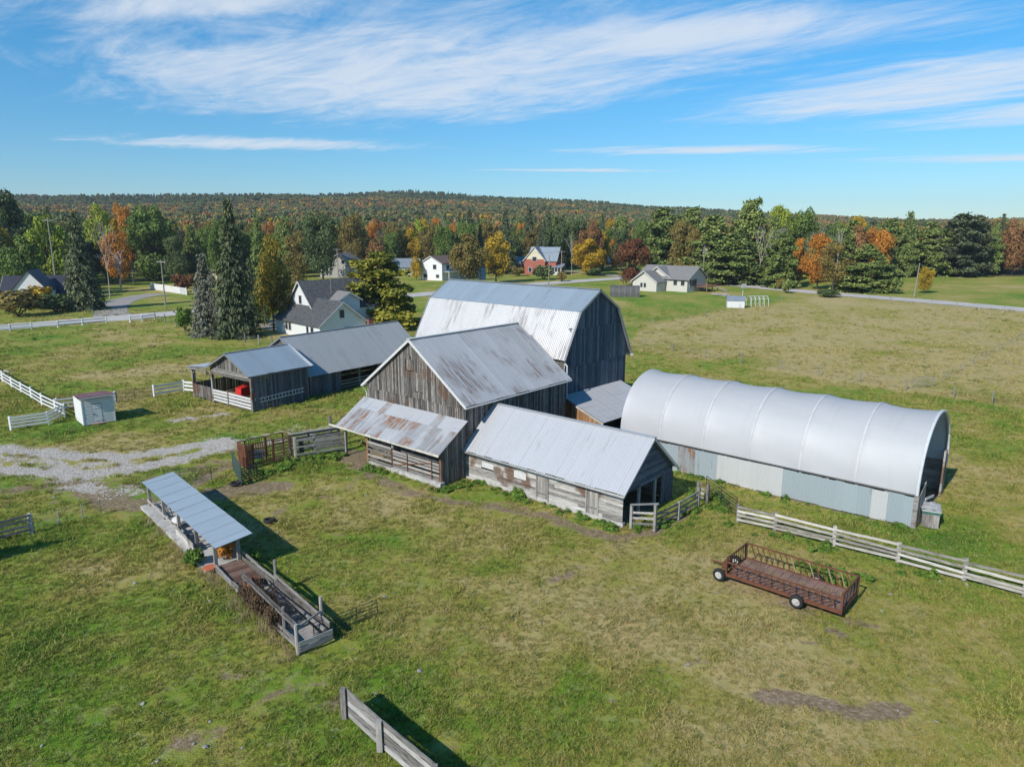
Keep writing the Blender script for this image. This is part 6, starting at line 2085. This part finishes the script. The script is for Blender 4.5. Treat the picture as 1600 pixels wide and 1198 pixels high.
# woods behind the village: single trees
KINDS = [(('spruce0', 'spruce1', 'spruce2'), 'needle_spruce', 'spruce_tree', 'dark spruce in the woods behind the village', .26),
         (('pine0', 'pine1', 'pine2', 'pine3'), 'needle_pine', 'pine_tree', 'layered green pine in the woods behind the village', .42),
         (('round0', 'round1', 'tall1'), 'leaf_dark', 'oak_tree', 'dull dark green broadleaf in the woods behind the village', .60),
         (('round2', 'tall0'), 'leaf_green', 'maple_tree', 'fresh green broadleaf in the woods behind the village', .52),
         (('round3', 'tall2'), 'leaf_olive', 'oak_tree', 'olive brown broadleaf in the woods behind the village', .55),
         (('round0', 'tall1'), 'leaf_gold', 'maple_tree', 'gold broadleaf in the woods behind the village', .5),
         (('round1', 'tall0'), 'leaf_orange', 'maple_tree', 'orange broadleaf in the woods behind the village', .5),
         (('round2',), 'leaf_rust', 'maple_tree', 'rust brown broadleaf in the woods behind the village', .55),
         (('loose0', 'loose1'), 'needle_grey', 'larch_tree', 'thin grey green tree in the woods behind the village', .45)]
WT_L = np.array([.15, .13, .15, .22, .13, .08, .05, .04, .05])
WT_R = np.array([.18, .26, .10, .10, .10, .05, .09, .09, .03])


SECT = [(-999, 'at the left edge'), (70, 'behind the dark roofed roadside house'), (150, 'behind the left lawn willow'), (300, 'behind the tall spruce'), (440, 'behind the farmhouse'), (545, 'behind the tan grey house'),
        (625, 'behind the blue roofed house'), (700, 'behind the olive maples'), (790, 'behind the brick house'), (885, 'behind the golden maple'), (955, 'behind the maroon maple'), (1030, 'behind the bungalow'),
        (1110, 'behind the tallest ragged pine'), (1240, 'behind the orange red maple'), (1320, 'behind the broad low pine'), (1400, 'behind the leaning pole'), (1480, 'behind the right field pines'), (1550, 'at the right edge of the field')]
ORD = ['leftmost', 'second from left', 'third from left', 'fourth from left', 'fifth from left', 'sixth from left', 'seventh from left', 'eighth from left', 'ninth from left', 'tenth from left', 'eleventh from left', 'twelfth from left', 'thirteenth from left', 'fourteenth from left', 'fifteenth from left', 'sixteenth from left']


def woods():
    n, tries = 0, 0
    placed, todo = [], []
    while n < 420 and tries < 60000:
        tries += 1
        az = random.uniform(-40, 40); d = random.uniform(235, 430)
        x, y = d * math.sin(R(az)), d * math.cos(R(az))
        px = 800 + x / (y * math.cos(PITCH) + CAM_H * math.sin(PITCH)) * FOC
        dmin = float(np.interp(px, [-200, 0, 200, 300, 330, 480, 560, 700, 800, 900, 1000, 1080, 1250, 1330, 1420, 1560, 1700], [225, 228, 268, 285, 262, 288, 290, 282, 298, 312, 288, 268, 250, 262, 312, 330, 312]))
        if d < dmin: continue
        if d > dmin + 120: continue
        if any((x - a) ** 2 + (y - b) ** 2 < 22 for a, b in placed): continue
        placed.append((x, y))
        wt = WT_L if px < 900 else WT_R
        k = int(np.searchsorted(np.cumsum(wt) / wt.sum(), random.random()))
        todo.append((min(k, len(KINDS) - 1), x, y, px))
        n += 1
    cells = {}
    for q in sorted(todo, key=lambda q: q[3]):
        sec = [b for a, b in SECT if q[3] >= a][-1]
        cells.setdefault((q[0], sec), []).append(q)
    for (k, sec), qs in cells.items():
        kinds, mat, nm, lab, asp = KINDS[k]
        lab = lab.split(' in the woods')[0]
        for i, (_, x, y, px) in enumerate(qs):
            h = random.uniform(14.5, 22.5) * (1.12 if k < 2 else 1) * (1.12 if px < 100 else 1)
            label = '%s in the woods %s' % (lab, sec) if len(qs) == 1 else '%s %s in woods %s' % (ORD[min(i, 15)], lab, sec)
            plant_tree(random.choice(kinds), mat, (x, y, float(terrain(x, y)) - .2), h, h * asp * random.uniform(.9, 1.25), nm, label, 'tree', lab + ' trees of the woods', 'pale_bark' if random.random() < .12 else None)


woods()

# ------------------------------------------------------------------ scatters (stuff)


def scatter(name, pts, rot, scl, idx, objs, attrs=None):
    me = bpy.data.meshes.new(name)
    n = len(pts)
    me.vertices.add(n); me.vertices.foreach_set('co', np.asarray(pts, np.float32).ravel())
    a = me.attributes.new('rot', 'FLOAT_VECTOR', 'POINT'); a.data.foreach_set('vector', np.asarray(rot, np.float32).ravel())
    a = me.attributes.new('scl', 'FLOAT_VECTOR', 'POINT'); a.data.foreach_set('vector', np.asarray(scl, np.float32).ravel())
    a = me.attributes.new('idx', 'INT', 'POINT'); a.data.foreach_set('value', np.asarray(idx, np.int32))
    for k, v in (attrs or {}).items():
        a = me.attributes.new(k, 'FLOAT', 'POINT'); a.data.foreach_set('value', np.asarray(v, np.float32))
    col = bpy.data.collections.new(name + '_kinds')
    for o in objs: col.objects.link(o)
    ng = bpy.data.node_groups.new(name, 'GeometryNodeTree')
    ng.interface.new_socket('Geometry', in_out='INPUT', socket_type='NodeSocketGeometry')
    ng.interface.new_socket('Geometry', in_out='OUTPUT', socket_type='NodeSocketGeometry')
    N, L = ng.nodes.new, ng.links.new
    gi, go = N('NodeGroupInput'), N('NodeGroupOutput')
    ci = N('GeometryNodeCollectionInfo'); ci.inputs['Collection'].default_value = col
    ci.inputs['Separate Children'].default_value = True; ci.inputs['Reset Children'].default_value = True
    ip = N('GeometryNodeInstanceOnPoints'); ip.inputs['Pick Instance'].default_value = True

    def na(nm, ty):
        x = N('GeometryNodeInputNamedAttribute'); x.data_type = ty; x.inputs['Name'].default_value = nm; return x.outputs['Attribute']
    er = N('FunctionNodeEulerToRotation')
    L(na('rot', 'FLOAT_VECTOR'), er.inputs[0])
    L(gi.outputs[0], ip.inputs['Points']); L(ci.outputs[0], ip.inputs['Instance'])
    L(na('idx', 'INT'), ip.inputs['Instance Index']); L(er.outputs[0], ip.inputs['Rotation']); L(na('scl', 'FLOAT_VECTOR'), ip.inputs['Scale'])
    L(ip.outputs[0], go.inputs[0])
    o = link(name, me)
    md = o.modifiers.new('scatter', 'NODES'); md.node_group = ng
    o['kind'] = 'stuff'
    return o


def proto_obj(name, me, mat=None):
    o = bpy.data.objects.new(name, me)
    if mat is not None:
        if not me.materials: me.materials.append(mat)
        o.material_slots[0].link = 'OBJECT'; o.material_slots[0].material = mat
    return o


def far_forest():
    # lighter crowns for the wooded hill
    low = []
    sp = [spruce(170 + i, 17, .13, .5, .03, .2, 6, 2)[1] for i in range(2)]
    pn = [white_pine(180 + i, 9, .10, .5, .12, .45, .4)[1] for i in range(2)]
    bl = [broadleaf(190 + i, 800, 18, .06, .5, .095)[1] for i in range(3)]
    spec = [(sp[0], 'far_dark'), (pn[0], 'far_dark'), (bl[2], 'far_dark'), (pn[1], 'far_green'), (bl[0], 'far_dark'), (bl[2], 'far_green'), (bl[1], 'far_green'), (bl[2], 'far_olive'),
            (bl[2], 'far_green'), (bl[0], 'far_olive'), (bl[1], 'far_olive'), (sp[1], 'far_green'), (bl[2], 'far_rust'), (bl[0], 'far_rust'), (bl[1], 'leaf_gold'), (bl[2], 'far_orange'), (bl[0], 'far_orange')]
    objs = [proto_obj('k%02d' % i, me, M[m]) for i, (me, m) in enumerate(spec)]
    q = np.random.default_rng(99)
    n = 60000
    d = np.sqrt(q.uniform(345 ** 2, 1420 ** 2, n)); az = np.radians(q.uniform(-50, 50, n))
    x, y = d * np.sin(az), d * np.cos(az)
    px = 800 + x / (y * math.cos(PITCH)) * FOC
    dmin = np.interp(px, [-400, 0, 300, 560, 900, 1080, 1250, 1420, 1560, 2100], [350, 350, 370, 370, 385, 370, 355, 385, 395, 395])
    keep = (d > dmin) & (q.uniform(size=n) < np.clip(1.0 - (d - 380) / 2600, .35, 1) * .85)
    x, y, d, px = x[keep], y[keep], d[keep], px[keep]
    m = len(x)
    z = terrain(x, y) - .3
    nz = .6 * vnoise(x, y, 75, 31) + .4 * vnoise(x, y, 28, 32)
    top = np.clip((d - 1000) / 280, 0, 1)                    # conifers hold the crest
    red = np.clip((px - 1150) / 350, 0, 1) * .22
    f = np.clip(nz * .95 + q.normal(0, .20, m) + .04 + red - .42 * top * np.where(px < 1150, 1, .3), 0, .999)
    idx = (f ** 1.02 * len(spec)).astype(int)
    h = q.uniform(11, 17, m) * np.where(idx < 4, 1.10, 1) * np.where(d < 560, 1.2, 1)
    w = h * np.where((idx < 1) | (idx == 11), .40, np.where((idx == 1) | (idx == 3), .6, .86)) * q.uniform(.85, 1.25, m)
    o = scatter('wooded_hill', np.stack([x, y, z], 1), np.stack([np.zeros(m), np.zeros(m), q.uniform(0, 6.28, m)], 1), np.stack([w, w, h], 1), idx, objs)
    o['label'] = 'far woods of mixed autumn trees covering the hill'
    print('far forest', m)


far_forest()


def tuft(seed, n, h, spread, w):
    q = random.Random(seed); b = MB()
    for i in range(n):
        a, r = q.uniform(0, 2 * PI), spread * math.sqrt(q.random())
        x, y = r * math.cos(a), r * math.sin(a)
        la, ll = q.uniform(0, 2 * PI), q.uniform(.2, .9) * h
        hh = h * q.uniform(.55, 1.15); ww = w * q.uniform(.7, 1.3)
        ta = q.uniform(0, PI); dx, dy = math.cos(ta) * ww / 2, math.sin(ta) * ww / 2
        mx, my = x + math.cos(la) * ll * .35, y + math.sin(la) * ll * .35
        tx, ty = x + math.cos(la) * ll, y + math.sin(la) * ll
        b.add([(x - dx, y - dy, -.03), (x + dx, y + dy, -.03), (mx + dx * .8, my + dy * .8, hh * .65), (mx - dx * .8, my - dy * .8, hh * .65), (tx, ty, hh)], [(0, 1, 2, 3), (3, 2, 4)])
    return b.mesh('tuft')


NO_GRASS = []


def grass():
    objs = [proto_obj('t%d' % i, tuft(300 + i, 15, .15 + .045 * (i % 3), .12, .019), M['grass_blade']) for i in range(5)]
    q = np.random.default_rng(5)
    P = []
    # denser where the drone is nearer
    for (y0, y1, dens) in ((15, 24, 52), (24, 32, 42), (32, 42, 27), (42, 56, 15), (56, 78, 7.0), (78, 110, 2.2), (110, 165, 0.8)):
        half = lambda y: (y * math.cos(PITCH) + CAM_H * math.sin(PITCH)) * 800 / FOC * 1.06 + 2
        hw = half(y1); n = int((y1 - y0) * 2 * hw * dens)
        x, y = q.uniform(-hw, hw, n), q.uniform(y0, y1, n)
        k = np.abs(x) < (y * math.cos(PITCH) + CAM_H * math.sin(PITCH)) * 800 / FOC * 1.06 + 2
        P.append(np.stack([x[k], y[k]], 1))
    P = np.concatenate(P); x, y = P[:, 0], P[:, 1]
    dry, lush, gr, di = masks(x, y)
    nz = vnoise(x, y, 1.1, 51) * .6 + vnoise(x, y, .45, 52) * .4
    keep = (q.uniform(size=len(x)) < (.45 + .9 * nz)) & (gr + (vnoise(x, y, 1.0, 60) - .5) * .8 < .42) & (di + (vnoise(x, y, 1.0, 61) - .5) * .8 < .5)
    for r in building_rects(): keep &= ~inside(x, y, r)
    keep &= seg_dist(x, y, ROAD) > 4.2
    x, y, dry, lush, nz = x[keep], y[keep], dry[keep], lush[keep], nz[keep]
    m = len(x)
    dist = np.hypot(x, y)
    s = q.uniform(.55, 1.15, m) * (.75 + .6 * vnoise(x, y, 2.3, 55)) * np.clip(.85 + (dist - 30) / 60, .85, 2.6)
    clump = vnoise(x, y, 3.0, 57) > .80
    s = np.where(clump, s * 1.35, s)
    z = 0.07 * (vnoise(x, y, 2.4, 1) - 1.0) + 0.07 * (vnoise(x, y, 0.9, 2) - 1.0)
    sc = np.stack([s * 1.2, s * 1.2, s * q.uniform(.45, .85, m)], 1)
    o = scatter('pasture_grass', np.stack([x, y, z], 1), np.stack([q.normal(0, .12, m), q.normal(0, .12, m), q.uniform(0, 6.28, m)], 1), sc, q.integers(0, 5, m), objs, dict(dry=dry, lush=lush))
    print('tufts', m)


grass()


def weeds():
    objs = []
    for i in range(3):
        q = np.random.default_rng(400 + i); n = 60
        d = q.normal(0, 1, (n, 3)); d[:, 2] = np.abs(d[:, 2]); d /= np.linalg.norm(d, axis=1)[:, None]
        P = d * q.uniform(.4, 1, n)[:, None] * np.array([.5, .5, .8])
        objs.append(proto_obj('w%d' % i, mesh_cards('weed', cards(P, d + np.array([0, 0, .6]), np.full(n, .24), 1.3, .4, q), M['weed_leaf']), M['weed_leaf']))
    q = np.random.default_rng(6); P = []
    lines = [([frame_pt(LOW, -14, -3.5), frame_pt(LOW, -.3, -3.5)], .4, 42), ([frame_pt(LOW, -.3, -3.4), frame_pt(LOW, 1.5, -2.8), frame_pt(LOW, 1.9, 3.2)], .5, 18), ([G(400, 745), G(460, 725), G(545, 712)], .5, 50),
             ([frame_pt(HOOP, -17, -4.7), frame_pt(HOOP, 0, -4.6)],   .25, 16), ([G(1105, 778), G(1160, 820)], .5, 20), ([G(1200, 832), G(1310, 860), G(1480, 905)], .5, 22),
             ([frame_pt(TR, -6.2, 3.9), frame_pt(TR, -8.4, 3.6)], .35, 16), ([G(575, 732), G(600, 742)], .3, 8), ([G(690, 765), G(730, 760)], .5, 18), ([T0 + Vector((-1.1, .5, 0)), T0 + Vector((-2.4, 2.0, 0))], .3, 12),
             ([G(1260, 885), G(1330, 905)], .6, 16)]
    for pts, sp, n in lines:
        for k in range(n):
            i = random.randrange(len(pts) - 1); p = Vector(pts[i]).lerp(Vector(pts[i + 1]), random.random())
            P.append((p.x + random.gauss(0, sp), p.y + random.gauss(0, sp), -.05))
    P = np.array(P); keep = np.ones(len(P), bool)
    for r in building_rects(): keep &= ~inside(P[:, 0], P[:, 1], r)
    P = P[keep]
    m = len(P); s = q.uniform(.28, .85, m)
    scatter('weeds', P, np.stack([np.zeros(m), np.zeros(m), q.uniform(0, 6.28, m)], 1), np.stack([s, s, s * q.uniform(.45, .95, m)], 1), q.integers(0, 3, m), objs)
    # straw-coloured stalks along the chute
    objs = [proto_obj('s%d' % i, tuft(500 + i, 16, .55, .22, .02), M['dry_stalk']) for i in range(3)]
    P = []
    for k in range(85):
        p = T0 + T_AX * random.uniform(-10.4, 1.0) + Vector((-T_AX.y, T_AX.x, 0)) * (.95 + abs(random.gauss(0, .35)))
        P.append((p.x, p.y, -.05))
    for k in range(40):
        p = T0 + T_AX * random.uniform(2, 10) + Vector((-T_AX.y, T_AX.x, 0)) * (1.2 + abs(random.gauss(0, .3))); P.append((p.x, p.y, -.05))
    m = len(P); s = q.uniform(.35, .95, m)
    scatter('dry_grass', np.array(P), np.stack([q.normal(0, .15, m), q.normal(0, .15, m), q.uniform(0, 6.28, m)], 1), np.stack([s, s, s], 1), q.integers(0, 3, m), objs)


def hay():
    a, b_ = G(1134.4, 898, .38), G(1314, 958, .38)
    ax = (b_ - a).normalized(); nn = Vector((-ax.y, ax.x, 0))
    pts = []
    for k in range(70):
        p = (a + b_) / 2 + nn * (1.22 + random.gauss(0, .45)) + ax * random.uniform(-2.5, 2.5); pts.append((p.x, p.y, .47))
    for k in range(40):
        p = (a + b_) / 2 + nn * random.uniform(-.9, -.1) + ax * random.uniform(-2.8, 2.8); pts.append((p.x, p.y, -.04))
    m = len(pts)
    scatter('hay_scraps', np.array(pts), np.array([(random.uniform(-1, 1), random.uniform(-1, 1), random.uniform(0, 6)) for _ in range(m)]), np.array([(.7, .7, .22)] * m), np.zeros(m, int), [proto_obj('h0', tuft(555, 14, .4, .2, .025), M['dry_stalk'])])


weeds()
hay()


def stones():
    objs = []
    for i in range(3):
        q = np.random.default_rng(600 + i)
        b = MB()
        n, m = 5, 7
        for a in range(n):
            f = PI * (a + .5) / n
            for j in range(m):
                t = 2 * PI * j / m; r = q.uniform(.8, 1.2)
                b.v.append((r * math.sin(f) * math.cos(t), r * math.sin(f) * math.sin(t) * .8, .6 * math.cos(f)))
        for a in range(n - 1):
            for j in range(m): b.f.append((a * m + j, (a + 1) * m + j, (a + 1) * m + (j + 1) % m, a * m + (j + 1) % m))
        b.f += [tuple(range(m)), tuple(range((n - 1) * m + m - 1, (n - 1) * m - 1, -1))]
        objs.append(proto_obj('g%d' % i, b.mesh('stone'), M['gravel_stone']))
    q = np.random.default_rng(8)
    n = 60000
    x, y = q.uniform(-58, -16, n), q.uniform(40, 66, n)
    _, _, gr, di = masks(x, y)
    keep = (gr + (vnoise(x, y, 1.2, 70) - .5) * 1.0 > .45) & (q.uniform(size=n) < .55)
    x, y = x[keep], y[keep]; m = len(x)
    s = .028 + .055 * q.uniform(size=m) ** 3
    z = 0.07 * (vnoise(x, y, 2.4, 1) - 1.0) + 0.07 * (vnoise(x, y, 0.9, 2) - 1.0)
    scatter('gravel', np.stack([x, y, z], 1), np.stack([q.normal(0, .3, m), q.normal(0, .3, m), q.uniform(0, 6.28, m)], 1), np.stack([s, s, s], 1), q.integers(0, 3, m), objs)
    print('gravel', m)
    def fs(o_):
        me = o_.data.copy(); me.materials.clear(); me.materials.append(M['stone']); return bpy.data.objects.new('field_stone', me)
    n = 150
    y = q.uniform(21, 62, n); x = q.uniform(-.62, .62, n) * (y + 6)
    keep = vnoise(x, y, 6, 77) > .45
    for r in building_rects(): keep &= ~inside(x, y, r)
    x, y = x[keep], y[keep]; m = len(x); s = .05 + .10 * q.uniform(size=m) ** 2.5
    z = 0.07 * (vnoise(x, y, 2.4, 1) - 1.0) + 0.07 * (vnoise(x, y, 0.9, 2) - 1.0) + .03
    scatter('field_stones', np.stack([x, y, z], 1), np.stack([q.normal(0, .3, m), q.normal(0, .3, m), q.uniform(0, 6.28, m)], 1), np.stack([s, s, s * .7], 1), q.integers(0, 3, m), [fs(o_) for o_ in objs])


stones()


def brush():
    # dead brush growing in the chute, green and russet plants by the bunk
    q = random.Random(3)
    b = MB()
    for i in range(260):
        x, y = q.uniform(-8.4, -4.5), q.uniform(-.1, .95)
        d = Vector((q.uniform(-.5, .5), q.uniform(-.4, .4), 1)).normalized(); h = q.uniform(.6, 1.6)
        p = Vector((x, y, .05))
        b.tube([p, p + d * h * .5 + Vector((q.uniform(-.1, .1), q.uniform(-.1, .1), 0)), p + d * h], [.014, .010, .004], 3, False)
    pts = []
    for i in range(26):
        p = T0 + T_AX * q.uniform(-8.6, -4.4) + Vector((-T_AX.y, T_AX.x, 0)) * q.uniform(.2, 1.0); pts.append((p.x, p.y, 0))
    k = len(pts); ob = [proto_obj('b%d' % i, bush(700 + i, 260, .10)[1].copy(), M['dead_leaf']) for i in range(2)]
    sc = [(q.uniform(.5, .9), q.uniform(.5, .9), q.uniform(.8, 1.35)) for _ in range(k)]
    scatter('dead_brush', np.array(pts), np.array([(0, 0, q.uniform(0, 6)) for _ in range(k)]), np.array(sc), np.array([q.randrange(2) for _ in range(k)]), ob)
    o = b.build('dead_twigs', M['dead_twig'], None)
    o['label'] = 'dead brown brush growing through the chute boards'
    o.location = T0; o.rotation_euler = (0, 0, T_ROT); o['kind'] = 'stuff'
    for (kind, mat, al, side, h, w, lab) in (('bush0', 'leaf_orange', .7, -.1, 1.25, 1.1, 'russet leafed shrub under the near end of the bunk roof'),
                                             ('bush1', 'weed_leaf', 1.2, 1.35, 1.0, 1.3, 'green shrub at the left side of the near bunk posts'),
                                             ('bush0', 'weed_leaf', -.7, -1.2, .75, .7, 'small green bush right of the near bunk post')):
        p = T0 + T_AX * al + Vector((-T_AX.y, T_AX.x, 0)) * side
        plant_tree(kind, mat, (p.x, p.y, .05), h, w, 'shrub', lab, 'shrub')


brush()


def sign_frame():
    p = G(13, 597)
    t = thing('sign_frame', 'small empty wooden frame standing on the left lawn by the diagonal fence', 'frame', p, -.6)
    for x in (-.45, .45): MB().box(x - .05, x + .05, -.05, .05, 0, 1.3).build('post', M['post_wood'], t)
    MB().box(-.75, .7, -.06, .06, 1.3, 1.38).build('crossbar', M['rail_wood'], t)


sign_frame()


def air():
    me = MB().box(-2600, 2600, -900, 2900, -9.0, 135.0).mesh('haze')
    b = NB('thin_haze')
    v = b.n('ShaderNodeVolumePrincipled')
    v.inputs['Color'].default_value = (0.80, 0.88, 1.0, 1)
    v.inputs['Density'].default_value = 0.00012
    v.inputs['Anisotropy'].default_value = 0.2
    b.nt.links.new(v.outputs[0], b.out.inputs['Volume'])
    o = link('haze', me, b.m)
    o['kind'] = 'stuff'


air()
